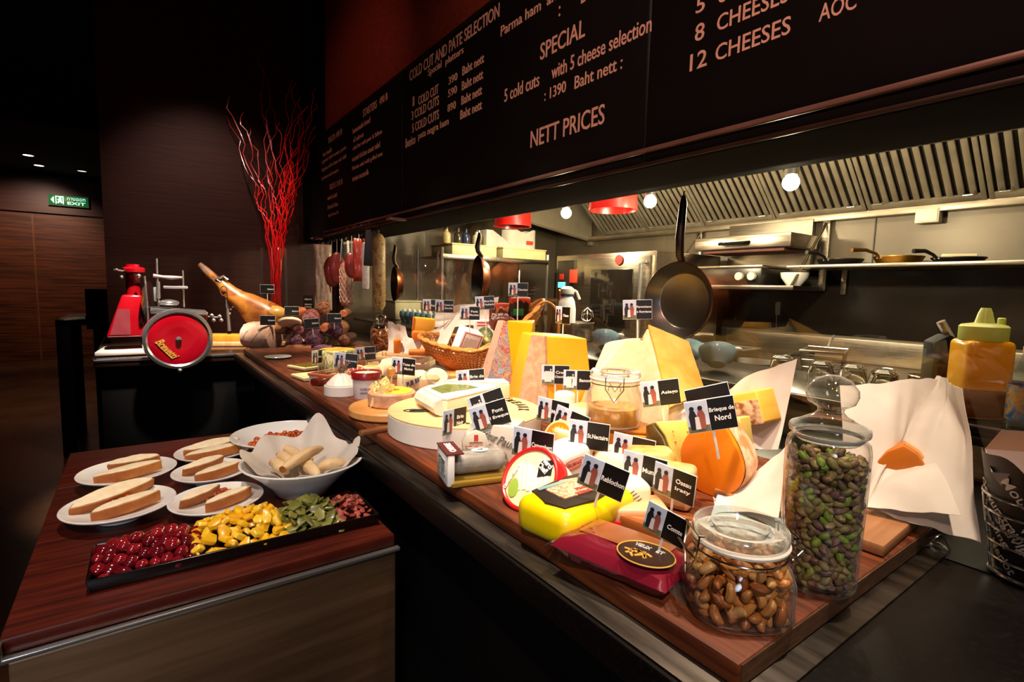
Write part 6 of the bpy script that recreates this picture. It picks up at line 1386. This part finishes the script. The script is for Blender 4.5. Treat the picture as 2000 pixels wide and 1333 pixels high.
# ------------------------------------------------------------------ far end: slicer
s_ = 2.52/F; p0 = atd(345, 690, 2.52)
ps0 = Vector((p0.x, p0.y, .951)); asl = facing(p0, 4)
t = thing('meat_slicer', 'red and chrome flywheel meat slicer on the end counter', 'slicer', ps0, asl)
def L_(px, py, y=0): return Vector(((px-345)*s_, y, (690-py)*s_))
yb_ = .22
wc = L_(348, 655, -.03)
zoff = 0
MB().lathe([(0, -.012), (.128, -.012), (.128, .004), (.10, .008), (.05, .004), (0, .003)], 60, TR(wc.x, wc.y, wc.z, PI/2, 0, 0)).build('flywheel_face', mat('wheel_red', '#a00618', '#b20c20', rough=.16, coat=.7), t)
MB().lathe([(.120, -.016), (.142, -.016), (.146, -.006), (.142, .010), (.130, .012), (.122, .005)], 60, TR(wc.x, wc.y, wc.z, PI/2, 0, 0)).build('flywheel_rim', CHROME, t)
MB().lathe([(0, 0), (.012, 0), (.012, .012), (.004, .016), (0, .016)], 20, TR(wc.x, wc.y-.002, wc.z, PI/2, 0, 0)).build('hub', CHROME, t)
text('Brevetti', .105, .036, INKG, t, TR(wc.x-.046, wc.y-.0095, wc.z-.045, PI/2, 0, 0) @ TR(0, 0, 0, 0, 0, -.9), 'lettering', .02, shear=.3)
MB().box((wc.x-.046-.010, wc.y-.010, wc.z-.045-.012), (.085, .001, .003), 0, rot=(0, .9, 0)).build('underline', INKG, t)
MB().ball((wc.x, wc.y-.012, wc.z-.150), .010, 14).build('crank_knob', CHROME, t)
MB().tube([(wc.x, wc.y, wc.z), (wc.x, .16, wc.z)], .014, 12).build('axle', CHROME, t)
b = MB(); b.prism([L_(218, 0).xy[:1]+(.10,) if False else ((218-345)*s_, .10), ((400-345)*s_, .10), ((395-345)*s_, .36), ((230-345)*s_, .36)], .004, .026, bev=.006); b.build('base_plate', mat('slicer_cream', '#d8ccc0', '#e2d8cc', rough=.25, coat=.4), t)
b = MB(); b.hull([L_(236, 655, .16), L_(300, 655, .16), L_(300, 655, .30), L_(236, 655, .30), L_(264, 572, .19), L_(296, 572, .19), L_(296, 572, .28), L_(264, 572, .28)], [(0, 1, 2, 3), (4, 5, 6, 7), (0, 1, 5, 4), (1, 2, 6, 5), (2, 3, 7, 6), (3, 0, 4, 7)], bev=.012, seg=3); b.build('pedestal', REDG, t)
b = MB(); b.hull([L_(243, 650, .155), L_(275, 650, .155), L_(275, 600, .168), L_(256, 600, .168)], [(0, 1, 2, 3)]); b.prism([], 0, 0) if False else None
b.build('front_panel', mat('panel_pinkish', '#7a3036', '#8a3c42', rough=.2, coat=.5), t)
MB().tube([L_(283, 600, .24), L_(283, 512, .24)], .030, 20).build('column', REDG, t)
MB().lathe([(0, 0), (.036, 0), (.046, .006), (.048, .022), (.040, .030), (.008, .034), (.008, .044), (0, .045)], 32, TR(*L_(285, 530, .22))).build('sharpener_cap', REDG, t)
for px, py, r in ((258, 524, .006), (265, 538, .008), (292, 535, .010)): MB().ball(L_(px, py, .16), r, 12).build('chrome_knob', CHROME, t)
MB().tube([L_(254, 524, .17), L_(268, 526, .2)], .005, 8).build('lever', CHROME, t)
MB().lathe([(0, 0), (.085, .002), (.098, .010), (.085, .014), (0, .016)], 48, TR(*L_(304, 585, .21)) @ Euler((0, PI/2, -.35)).to_matrix().to_4x4()).build('blade', mat('blade_steel', '#b0aaa4', '#bdb7b0', rough=.15, metal=1), t)
MB().tube([L_(301, 535, .15), L_(303, 580, .15), L_(304, 640, .14)], .005, 8).build('blade_guard_rod', CHROME, t)
b = MB(); b.hull([L_(306, 596, .04), L_(402, 604, .04), L_(408, 604, .26), L_(310, 596, .26), L_(306, 606, .04), L_(402, 612, .04), L_(408, 612, .26), L_(310, 606, .26)], [(0, 1, 2, 3), (4, 5, 6, 7), (0, 1, 5, 4), (1, 2, 6, 5), (2, 3, 7, 6), (3, 0, 4, 7)], bev=.004); b.build('carriage_table', CHROME, t)
b = MB(); b.box(L_(375, 616, .15), (.14, .14, .035), .008); b.build('carriage_body', REDG, t)
b = MB(); b.box(L_(350, 640, .20), (.17, .12, .075), .008); b.build('gear_housing', REDG, t)
MB().tube([L_(321, 594, .10), L_(321, 500, .10)], .0045, 10).build('tall_rod', CHROME, t); MB().tube([L_(365, 596, .14), L_(365, 521, .14)], .004, 10).build('short_rod', CHROME, t)
MB().tube([L_(321, 578, .10), L_(322, 545, .10)], [.010, .008], 12).build('rod_sleeve', CHROME, t)
MB().tube([L_(314, 534, .10), L_(330, 536, .10), L_(345, 537, .10), L_(362, 536, .10)], [.010, .008, .011, .006], 12).build('crank_handle', mat('handle_pinkish', '#a08078', '#b09088', rough=.2, coat=.5), t)
b = MB(); b.box(L_(351, 556, .12), (.105, .03, .016), .006); b.box(L_(318, 570, .12), (.022, .03, .07), .006); b.build('meat_press', mat('press_steel', '#d0c8c4', '#dcd4d0', rough=.2, metal=.7), t)
MB().ball(L_(338, 587, .10), (.045, .05, .018), 20).build('meat_plate', CHROME, t)
for px, py in ((411, 612), (414, 622), (425, 614), (428, 622)): MB().ball(L_(px, py, .08), .0095, 12).build('chrome_knob', CHROME, t)
MB().tube([L_(405, 615, .09), L_(428, 617, .08)], .005, 8).build('adjust_rod', CHROME, t)
MB().ball(L_(321, 616, .04), .020, 16).build('chrome_boss', CHROME, t)
# ------------------------------------------------------------------ ham on its stand
d_ = 3.02; s2 = d_/F; ph = atd(460, 668, d_); ph.z = .951
hb = thing('ham_board', 'pale wooden ham board with a golden top plank', 'board', ph, facing(ph, -14))
MB().box((.18, .02, .014), (.62, .17, .026), .004).build('lower_board', mat('pale_beech', '#b88a58', '#caa070', rough=.45, ns=5, st=(10, 1, 1)), hb)
MB().box((-.01, .02, .046), (.30, .12, .036), .004).build('upper_plank', mat('golden_plank', '#c07a1c', '#d08c2c', rough=.4, ns=5, st=(8, 1, 1)), hb)
def H_(px, py, y=0): return Vector(((px-460)*s2, y, (668-py)*s2))
MB().tube([H_(448, 640, .02), H_(446, 600, .02), H_(442, 560, .02), H_(438, 545, .02)], [.010, .009, .007, .006], 10).build('stand_post', CHROME, hb)
MB().tube([H_(438, 545, .0), H_(430, 540, .0), H_(442, 534, .0), H_(450, 541, .0)], .009, 10).build('clamp', CHROME, hb)
for px, py in ((452, 597), (455, 592), (450, 606)): MB().ball(H_(px, py, .02), .007, 10).build('screw_knob', CHROME, hb)
hm = thing('cured_ham', 'whole cured ham leg clamped slanting on its wooden stand', 'ham', ph+Vector((0, 0, .0)), facing(ph, -14))
spine = [(399, 512, 5), (407, 520, 7), (416, 530, 8), (428, 542, 8), (440, 553, 11), (452, 566, 15), (466, 576, 17), (480, 586, 22), (496, 600, 30), (512, 611, 33), (526, 617, 32), (538, 622, 27), (545, 630, 16), (549, 635, 5)]
rings = []
for i, (px, py, r) in enumerate(spine):
    a = spine[max(0, i-1)]; c = spine[min(len(spine)-1, i+1)]; tx, tz = c[0]-a[0], -(c[1]-a[1]); l_ = math.hypot(tx, tz); nx, nz_ = -tz/l_, tx/l_
    cen = H_(px, py, .02); rr = r*s2
    rings.append([cen + Vector((nx*math.cos(q)*rr, math.sin(q)*rr*.85, nz_*math.cos(q)*rr)) for q in [2*PI*k/20 for k in range(20)]])
b = MB(); b.loft(rings[2:]); b.noise(.006, 16, 3); b.build('cured_skin', multicol('ham_skin', ['#5a2a12', '#8a4a20', '#b8742c', '#c88a3a', '#7a3a1a'], 8, .35, coat=.3, bump=.4), hm)
b = MB(); b.loft(rings[:4]); b.noise(.003, 30); b.build('hoof', mat('hoof_tan', '#8a5a3c', '#b08868', rough=.5, ns=30), hm)
b = MB(); b.tube([H_(445+6*math.cos(q*PI/8), 562+9*math.sin(q*PI/8), -.035) for q in range(16)], .003, 6, closed=True); b.build('brand_ring', mat('rope_dark', '#4a2a18', '#5a3620', rough=.6), hm)
b = MB(); b.ball(H_(530, 606, -.005), (.080, .05, .052), 20); b.noise(.006, 18, 5); b.build('fat_cap', mat('ham_fat', '#c8963a', '#d8aa54', rough=.35, coat=.3, ns=14), hm)
# ------------------------------------------------------------------ salami pile
SAL = {'pink': ('#7a3a3c', '#b87a74'), 'purple': ('#3e1a28', '#74485a'), 'brown': ('#5a2e1a', '#94603c'), 'orange': ('#b05a30', '#c87444'), 'dark': ('#2c1612', '#3c221a'), 'olive': ('#7a6a34', '#908048'), 'pale': ('#c89a80', '#dab49a')}
def salami(px, py, r, d, cas, cut, L, yaw, pit, lab, net=False):
    c = atd(px, py, d); rr = r*d/F
    M = Matrix.Translation(c) @ Euler((0, 0, facing(c, yaw))).to_matrix().to_4x4() @ Euler((PI/2+pit, 0, 0)).to_matrix().to_4x4()
    t = thing('salami', lab, 'salami', M=M)
    b = MB(); b.lathe([(rr*.96, .0), (rr, -.006), (rr*1.02, -L*.5), (rr*.9, -L*.85), (rr*.4, -L), (0, -L)], 22); b.noise(.002, 30, px); b.build('casing', mat('casing_'+cas, *SAL[cas], rough=.35, ns=30, bump=.3, coat=.2), t)
    b = MB(); b.lathe([(0, .003), (rr*.80, .002), (rr*.96, -.002)], 22); b.build('cut_face', mat('cut_'+cut, *SAL[cut], rough=.4, ns=55, lo=.42, hi=.58, detail=2), t)
    if net:
        b = MB()
        for k in range(6): b.tube([(rr*1.03*math.cos(k*PI/3+z*14), rr*1.03*math.sin(k*PI/3+z*14), -z) for z in [L*.8*j/8 for j in range(9)]], .0016, 5)
        b.build('netting', mat('net_pale', '#c8b0a0', '#d8c4b4', rough=.7), t)
for a in [(538, 658, 27, 2.86, 'pale', 'pale', .20, 55, 0, 'big pale netted ham roll at the left of the salami pile', True), (583, 645, 11, 2.82, 'brown', 'pink', .22, 12, .06, 'small salami with pink cut face above the netted one'),
 (578, 667, 13, 2.80, 'pink', 'purple', .20, 5, 0, 'purple salami in pale netting at the pile bottom left', True), (607, 622, 17, 2.86, 'brown', 'pink', .22, 0, 0, 'large brown salami at the middle top of the pile'),
 (613, 663, 18, 2.82, 'purple', 'purple', .22, -8, 0, 'large purple salami at the middle bottom of the pile'), (632, 642, 8, 2.82, 'orange', 'orange', .2, -5, 0, 'thin orange sausage end in the middle right'),
 (655, 644, 16, 2.86, 'brown', 'purple', .22, -12, 0, 'mottled salami right of the thin orange sausage'), (672, 665, 12, 2.84, 'dark', 'brown', .2, -15, 0, 'dark salami at the far right bottom of the pile'),
 (632, 604, 13, 2.98, 'orange', 'brown', .2, 0, 0, 'orange brown sausage standing out at the top right'), (592, 611, 11, 2.95, 'orange', 'orange', .18, 30, 0, 'orange sausage at the top left of the pile'),
 (671, 613, 8, 3.0, 'brown', 'orange', .2, -10, 0, 'small reddish sausage end alone at the upper right'), (634, 664, 9, 2.88, 'olive', 'olive', .2, -10, 0, 'olive green herb sausage squeezed in at the bottom right'),
 (608, 683, 9, 2.78, 'brown', 'brown', .14, 70, 0, 'small brown sausage lying across the board front, left'), (648, 683, 9, 2.80, 'purple', 'purple', .16, 70, 0, 'small purple sausage lying across the board front, right'),
 (562, 645, 9, 2.84, 'brown', 'brown', .2, 40, 0, 'brown sausage lying slanted behind the ham roll')]:
    salami(*a)
c = atd(566, 633, 2.80); t = thing('ham_slice_plate', 'pale cheese disc with a green ring lying on the ham roll', 'cheese', M=Matrix.Translation(c) @ Euler((-.45, 0, facing(c))).to_matrix().to_4x4())
MB().cyl(.060, .018, 32, .004).build('disc', CREAMC, t); MB().lathe([(.035, .0182), (.043, .0182), (.043, .019), (.035, .019)], 32).build('green_ring', mat('label_green', '#4c5a34', '#5a683e'), t)
for (c_, b_, d2, yw, lab) in (((522, 565), (523, 585), 3.05, 0, 'small dark card above the ham leg'), ((570, 608), (570, 625), 2.9, 0, 'dark card between the ham leg and the salami pile'), ((523, 626), (523, 640), 2.8, 0, 'dark card left of the pale ham roll'), ((609, 632), (613, 655), 2.75, 0, 'dark card tilted in front of the middle salami'), ((653, 622), (653, 640), 2.84, 0, 'dark card at the right of the salami pile')):
    card(c_, b_, d2, yw, ['Salami'], lab, blank=True, roll=-6 if c_[0] == 609 else 0)
c = atd(602, 590, 3.1); t = thing('menu_card', 'tall black menu card standing behind the salami pile', 'menu card', M=Matrix.Translation((c.x, c.y, c.z-.06)) @ Euler((0, 0, facing(c))).to_matrix().to_4x4())
MB().box((0, 0, .05), (.056, .004, .10), .001).build('card', BLACK, t)
for z, s in ((.075, 'IBERICO'), (.045, 'SERRANO'), (.03, 'PARMA')): text(s, .040, .008, mat('ink_dimwhite', '#a89888', '#b4a494'), t, frontM(0, -.0026, z), 'lettering', .02)
MB().tube([(0, .0, .0), (0, .0, -.04)], .003, 6).build('stick', BLACK, t)
# ------------------------------------------------------------------ vase with red branches
d3 = 3.72; s3 = d3/F; pv = atd(538, 655, d3); pv.z = .951
t = thing('glass_vase', 'tall clear cylinder vase holding red branches', 'vase', pv)
rv_ = 23*s3; hv = (655-488)*s3
MB().lathe([(0, 0), (rv_, 0), (rv_, hv), (rv_-.004, hv), (rv_-.004, .012), (0, .012)], 44).build('vase', thin_glass('vase_glass', (.95, .93, .92), 1.2, .22), t)
BRM = mat('red_branch', '#c00c12', '#e0201c', rough=.28, coat=.4, ns=20)
tips = [(442, 187), (445, 226), (471, 221), (507, 113), (520, 137), (535, 206), (567, 154), (577, 164), (588, 192), (619, 171), (650, 174), (637, 185), (616, 200), (591, 217), (562, 260), (603, 240), (488, 250), (548, 240), (575, 230), (626, 215), (510, 180), (600, 205)]
for i, (tx, ty) in enumerate(tips):
    rr = random.Random(100+i); k = (tx-538)/110; dd = rr.uniform(-.10, .10)
    p_b = pv+Vector((rr.uniform(-.04, .04), rr.uniform(-.04, .04), .014)); nk = atd(538+17*k+rr.uniform(-5, 5), 490, d3+dd*.3); tp_ = atd(tx, ty, d3+dd)
    mid_ = atd(538+17*k+(tx-538-17*k)*.34, 490+(ty-490)*.45, d3+dd*.6)
    key = [p_b, nk, mid_, tp_]; pts = []
    ph1, ph2 = rr.uniform(0, 6), rr.uniform(0, 6)
    n = 30
    for j in range(n+1):
        u = j/n*3; a = int(min(2, u)); f_ = u-a
        q = [key[max(0, a-1)], key[a], key[a+1], key[min(3, a+2)]]
        pnt = .5*((2*q[1]) + (q[2]-q[0])*f_ + (2*q[0]-5*q[1]+4*q[2]-q[3])*f_*f_ + (3*q[1]-q[0]-3*q[2]+q[3])*f_**3)
        am = .022*min(1, max(.12, (u-.75)))
        wv = math.sin(j*1.15+ph1)+.6*math.sin(j*2.3+ph2)
        pts.append(pnt + RIGHT*am*wv*.8 + Vector((0, 0, am*.3*math.sin(j*1.9+ph2))))
    o0 = pts[0].copy()
    b = MB(); b.tube([q-o0 for q in pts], [.0046*(1-.5*j/n) for j in range(n+1)], 6)
    if i % 3 == 0:
        a = pts[int(n*.62)]-o0; s = Vector((rr.uniform(-.10, .10), 0, .16)); b.tube([a, a+s*.4+RIGHT*.02, a+s*.7-RIGHT*.012, a+s], [.0032, .003, .0026, .0018], 5)
    o = b.build('red_branch', BRM, None, Matrix.Translation(o0)); tag(o, 'curly red branch rising from the tall glass vase', 'branch', 'red branches in the vase')
# ------------------------------------------------------------------ hanging meats
xr = 1.03
ra, rb_ = atx(612, 466, xr), atx(762, 428, xr)
t = thing('hanging_rail', 'dark metal rail with hooks under the left end of the menu board', 'rail', ra)
MB().tube([Vector((0, 0, 0)), rb_-ra], .007, 8).build('bar', mat('rail_dark', '#3a2a26', '#4a3832', rough=.35, metal=.8), t)
MB().box((rb_-ra)+Vector((.03, -.02, 0)), (.10, .05, .010), .002).build('wall_bracket', mat('bracket_pale', '#9a7a70', '#aa8a80', rough=.35, metal=.6), t)
MB().box(Vector((.03, .02, 0)), (.08, .04, .010), .002).build('wall_bracket', MC['bracket_pale'], t)
HK = mat('hook_steel', '#8a7a74', '#9c8c86', rough=.25, metal=1)
for i in range(10):
    q = ra.lerp(rb_, .08+.09*i)-ra
    MB().tube([q+Vector((-.008, 0, 0)), q+Vector((0, 0, .010)), q+Vector((.008, 0, .002)), q+Vector((.006, 0, -.045)), q+Vector((-.004, 0, -.055)), q+Vector((-.008, 0, -.045))], .002, 5).build('hook', HK, t)
def hung(name, lab, px, top, bot, build):
    c = atx(px, top, xr); c2 = atx(px, bot, xr); h_ = c.z-c2.z
    t = thing(name, lab, 'hanging meat', Vector((c.x, c.y, c2.z)), facing(c), 'meats hanging from the rail')
    build(t, h_, dep(c)/F)
    u = max(0, min(1, (c.y-ra.y)/(rb_.y-ra.y))); rz_ = ra.lerp(rb_, u).z
    MB().tube([(0, 0, h_), (0, 0, max(h_+.005, rz_-c2.z-.04))], .0018, 5).build('string', mat('string', '#a89888', '#b8a898', rough=.8), t)
BAGT = thin_glass('bag_clear', (.9, .86, .84), 1.2, .55, rough=.25)
def m_bag(t, h_, s):
    w_ = 33*s; pillow(w_, h_, .05, wr=.004, seed=3).build('bag', mat('bag_netted', '#b89a88', '#d0b4a2', rough=.45, ns=40, coat=.3), t, TR(0, 0, h_/2, PI/2, 0, 0) @ TR(0, 0, 0, 0, 0, PI/2) if False else TR(0, .025, h_/2, PI/2, 0, 0))
    MB().box((0, -.018, h_*.33), (w_*.9, .006, h_*.12), .002).build('red_label', mat('label_meat_red', '#7a2018', '#8e2c22', rough=.4), t)
    MB().box((0, -.016, h_*.12), (w_*.92, .006, h_*.2), .002).build('white_label', mat('label_meat_white', '#b8a894', '#c4b4a0', rough=.5), t)
def m_slab(t, h_, s):
    b = MB(); b.ball((0, 0, h_*.5), (15*s, .018, h_*.5), 20); b.noise(.008, 14, 5); b.build('meat', mat('meat_red', '#5a1410', '#74201a', rough=.35, ns=20, coat=.3), t)
    MB().tube([(.012, -.004, h_*.1), (15*s, 0, h_*.5), (.010, -.004, h_*.9)], .006, 6).build('fat_edge', mat('fat_pale', '#c0a08c', '#ccb09c', rough=.5), t)
def m_net(t, h_, s):
    r = 13*s; b = MB(); b.lathe([(0, 0), (r*.7, .006), (r, .03), (r, h_*.55), (r*.85, h_*.62), (r*.5, h_*.66), (r*.5, h_*.68)], 24); b.noise(.002, 30); b.build('salami_body', mat('net_salami', '#8a5a4a', '#a87a68', rough=.4, ns=60, bump=.4), t)
    b = MB()
    for k in range(10):
        b.tube([(r*1.02*math.cos(k*PI/5+z*16), r*1.02*math.sin(k*PI/5+z*16), .03+z) for z in [h_*.5*j/8 for j in range(9)]], .0014, 4)
        b.tube([(r*1.02*math.cos(k*PI/5-z*16), r*1.02*math.sin(k*PI/5-z*16), .03+z) for z in [h_*.5*j/8 for j in range(9)]], .0014, 4)
    b.build('netting', mat('net_pale', '#c8b0a0', '#d8c4b4'), t)
    MB().sheet(10, 8, lambda u, v: (r*1.9*(u-.5)*(1-.3*v), .006*math.sin(9*u), h_*(.64+.36*v)+.006*math.sin(7*u)), .002).build('bag_top', BAGT, t)
def m_long(t, h_, s):
    r = 12.5*s; b = MB(); b.lathe([(0, 0), (r*.6, .004), (r, .03), (r*1.03, h_*.5), (r, h_*.92), (r*.5, h_*.98), (0, h_)], 24); b.noise(.003, 22, 6); b.build('salami_body', multicol('herb_salami', ['#6a4a20', '#9a7a40', '#b89a60', '#7a5228', '#a88848'], 20, .5, st=(1, 1, .5), coat=.1, bump=.4), t)
    b = MB()
    for z in range(9): b.tube([(r*1.06*math.cos(q*PI/8), r*1.06*math.sin(q*PI/8), h_*(.08+.1*z)+.01*math.cos(q*PI/8)) for q in range(16)], .0012, 4, closed=True)
    b.build('tying_string', mat('string', '#a89888', '#b8a898'), t)
def m_dark(t, h_, s):
    MB().box((0, 0, h_*.5), (20*s, .012, h_), .004, rot=(0, .06, 0)).build('black_sign', mat('sign_dark', '#150c0c', '#1e1212', rough=.5), t)
def m_pack(t, h_, s):
    pillow(22*s, h_, .03, wr=.004, seed=8).build('pack', mat('pack_meat', '#7a2418', '#983426', rough=.3, coat=.4, ns=14), t, TR(0, .015, h_/2, PI/2, 0, 0))
def m_thin(t, h_, s):
    b = MB(); b.lathe([(0, 0), (6*s, .004), (7*s, .02), (7*s, h_*.96), (0, h_)], 18); b.noise(.002, 40); b.build('salami_body', mat('white_salami', '#b8a8a4', '#d0c4c0', rough=.5, ns=50), t)
hung('hanging_meat', 'tall netted meat bag with red label, leftmost on the rail', 630, 478, 606, m_bag)
hung('hanging_meat', 'dark red heart shaped ham slab next to the netted bag', 648, 500, 562, m_slab)
hung('hanging_meat', 'dark brownish ham half hidden behind the red slab', 658, 492, 556, m_slab)
hung('hanging_meat', 'netted salami in clear bag hanging lowest in the middle', 676, 468, 600, m_net)
hung('hanging_meat', 'red ham slab with white fat edge behind the netted salami', 687, 494, 545, m_slab)
hung('hanging_meat', 'flat red meat pack hanging right of the netted salami', 701, 466, 550, m_pack)
hung('hanging_meat', 'thin white mould salami hanging right of the red pack', 714, 472, 566, m_thin)
hung('hanging_meat', 'dark hanging board sign beside the long salami', 722, 450, 520, m_dark)
hung('hanging_meat', 'long herb crusted salami, rightmost on the rail', 740, 455, 607, m_long)
# ------------------------------------------------------------------ corridor: table, stand, exit sign, downlights
t = thing('side_table', 'tall black table in the corridor beside the slicer counter', 'table', (-.335, 5.4, 0))
MB().box((0, 0, .995), (.29, .95, .04), .004).build('tabletop', BLACKG, t)
for x in (-.105, .105):
    for y in (-.43, .43): MB().box((x, y, .488), (.08, .08, .975), .004).build('leg', BLACK, t)
q = Vector((-.235, 5.0, 1.016)); t = thing('menu_holder', 'black menu holder standing on the corridor table', 'menu holder', q, facing(q))
MB().box((0, 0, .075), (.15, .016, .30), .003, rot=(-.06, 0, 0)).build('panel', BLACK, t); MB().box((0, -.001, .012), (.16, .06, .02), .003).build('foot', BLACK, t)
MB().box((0, -.012, -.008+.05), (.14, .004, .03), .001).build('pale_band', mat('band_tan', '#6a5644', '#7a6450', rough=.5), t)
e0, e1 = aty(94, 378, 11.03), aty(173, 408, 11.03); ew, eh = e1.x-e0.x, e0.z-e1.z-.03
ec = (e0+e1)/2
t = thing('exit_sign', 'lit green exit sign with arrow on the far wall', 'exit sign', (ec.x, 11.02, ec.z-eh/2), 0)
GRN = glow('exit_green', '#0a6a38', .30); WGL = glow('exit_white', '#c0f8dc', .62)
MB().box((0, 0, eh/2), (ew, .06, eh), .006).build('sign_box', GRN, t)
MB().box((0, .004, eh/2), (ew+.02, .056, eh+.02), .006).build('frame', mat('sign_frame', '#8a8a70', '#9a9a80', rough=.5), t)
yq = -.034
MB().prism([(-ew*.44, eh*.5), (-ew*.36, eh*.86), (-ew*.36, eh*.14)], 0, .003, TR(0, yq+.003, 0, PI/2, 0, 0)).build('arrow', WGL, t)
b = MB(); b.box((-ew*.31, yq, eh*.5), (.012, .003, eh*.8)); b.box((-ew*.13, yq, eh*.5), (.012, .003, eh*.8)); b.box((-ew*.22, yq, eh*.86), (ew*.2, .003, .014)); b.build('doorway_mark', WGL, t)
b = MB(); b.tube([(-ew*.27, yq, eh*.2), (-ew*.22, yq, eh*.42), (-ew*.20, yq, eh*.62)], .014, 6); b.tube([(-ew*.16, yq, eh*.22), (-ew*.20, yq, eh*.40)], .013, 6); b.tube([(-ew*.27, yq, eh*.52), (-ew*.21, yq, eh*.6), (-ew*.16, yq, eh*.5)], .010, 6); b.ball((-ew*.20, yq, eh*.76), .019, 12); b.build('running_figure', WGL, t)
text('EXIT', ew*.46, eh*.30, WGL, t, frontM(ew*.20, yq+.003, eh*.27), 'lettering', .02, depth=.003)
text('ทางออก', ew*.46, eh*.30, WGL, t, frontM(ew*.20, yq+.003, eh*.70), 'lettering', .0, depth=.003)
for (px, py, lab, e_) in ((55, 303, 'left recessed downlight in the corridor ceiling', 6), (76, 323, 'middle recessed downlight in the corridor ceiling', 4.5), (160, 334, 'dim right recessed downlight in the corridor ceiling', .7)):
    q = atz(px, py, 2.948); t = thing('ceiling_downlight', lab, 'downlight', q, 0, 'corridor downlights')
    MB().lathe([(0, 0), (.055, 0), (.055, .004), (0, .004)], 24, TR(0, 0, -.004)).build('lamp', glow('down_%d' % px, '#ffe8d8', e_), t)
    MB().lathe([(.055, -.006), (.075, -.006), (.075, .001), (.055, .001)], 24).build('ring', mat('down_ring', '#1a1412', '#221a17', rough=.5), t)
# ------------------------------------------------------------------ right edge: wire cup with black printed paper
pw = atz(2012, 1128, .950); r0, r1, hb_ = .040, .056, .105
t = thing('wire_cup', 'round wire basket on the granite at the right edge', 'basket', pw, 0)
for k in range(6):
    z = .002+hb_*k/5; r = r0+(r1-r0)*k/5
    MB().tube([(r*math.cos(q*PI/28), r*math.sin(q*PI/28), z) for q in range(56)], .0017 if k else .003, 8, closed=True).build('ring', CHROME, t)
for k in range(5):
    a = facing(pw)+PI+.25+k*2*PI/5; MB().tube([(r0*math.cos(a), r0*math.sin(a), .002), (r1*math.cos(a), r1*math.sin(a), hb_)], .0017, 8).build('upright', CHROME, t)
MB().lathe([(0, 0), (r0, 0), (r0, .003), (0, .003)], 40).build('base_plate', CHROME, t)
t = thing('printed_paper_cone', 'black paper liner printed with white wine names in the wire basket', 'paper cone', pw+Vector((0, 0, .005)), 0)
PB = mat('paper_black', '#0d0909', '#130e0d', rough=.45)
hc = .150; q0, q1 = r0-.004, r1+.006
b = MB(); b.lathe([(0, 0), (q0, 0), (q1, hc), (q1-.001, hc), (q0-.001, .001), (0, .001)], 56)
for i, v in enumerate(b.v):
    if v.z > hc*.9:
        a = math.atan2(v.y, v.x); v.z += .014*math.sin(3*a+1.2)+.008*math.sin(5*a)
b.build('cone', PB, t)
va = math.atan2(-pw.y, -pw.x)
for s, da, z, rot, w_ in (('Mourvedre', -.10, .098, -.85, .085), ('Gewurztraminer', -.62, .075, -.85, .115), ('Grenache', .45, .110, -.85, .075), ('Riesling', -1.02, .060, -.85, .06), ('Sauvignon', -.30, .045, -.85, .075), ('Viognier', .15, .050, -.85, .06), ('Merlot', -.80, .022, -.85, .045)):
    text_cyl(s, w_, .013, q0+(q1-q0)*z/hc, va+da, z, INKW, t, rot, .01, (q1-q0)/hc)
c = atd(1985, 830, .62); t = thing('white_paper_tray', 'white folded paper tray sitting in the black paper liner', 'paper tray', M=Matrix.Translation((pw.x, pw.y, .950+.128)) @ Euler((.12, -.1, facing(pw)+.15)).to_matrix().to_4x4())
b = MB(); b.hull([(-.040, -.034, 0), (.06, -.034, 0), (.06, .034, 0), (-.040, .034, 0), (-.052, -.044, .026), (.07, -.044, .026), (.07, .044, .026), (-.052, .044, .026)], [(0, 1, 2, 3), (0, 1, 5, 4), (1, 2, 6, 5), (2, 3, 7, 6), (3, 0, 4, 7)], bev=.001); b.build('tray', mat('tray_paper', '#d8c8c0', '#e4d6ce', rough=.7), t)
b = MB(); b.hull([(-.052, .044, .026), (.07, .044, .026), (.066, .030, .060), (-.036, .030, .060)], [(0, 1, 2, 3)]); b.build('back_flap', mat('tray_kraft', '#a88468', '#b89478', rough=.7), t)
t = thing('crumpled_film', 'crumpled clear film scrap lying on the dark granite', 'film', atz(1822, 1075, .9505))
b = MB(); b.ball((0, 0, .008), (.035, .022, .010), 20); b.noise(.010, 55, 4); b.build('film', thin_glass('film_clear', (.8, .8, .8), 1.0, .25, rough=.15), t)
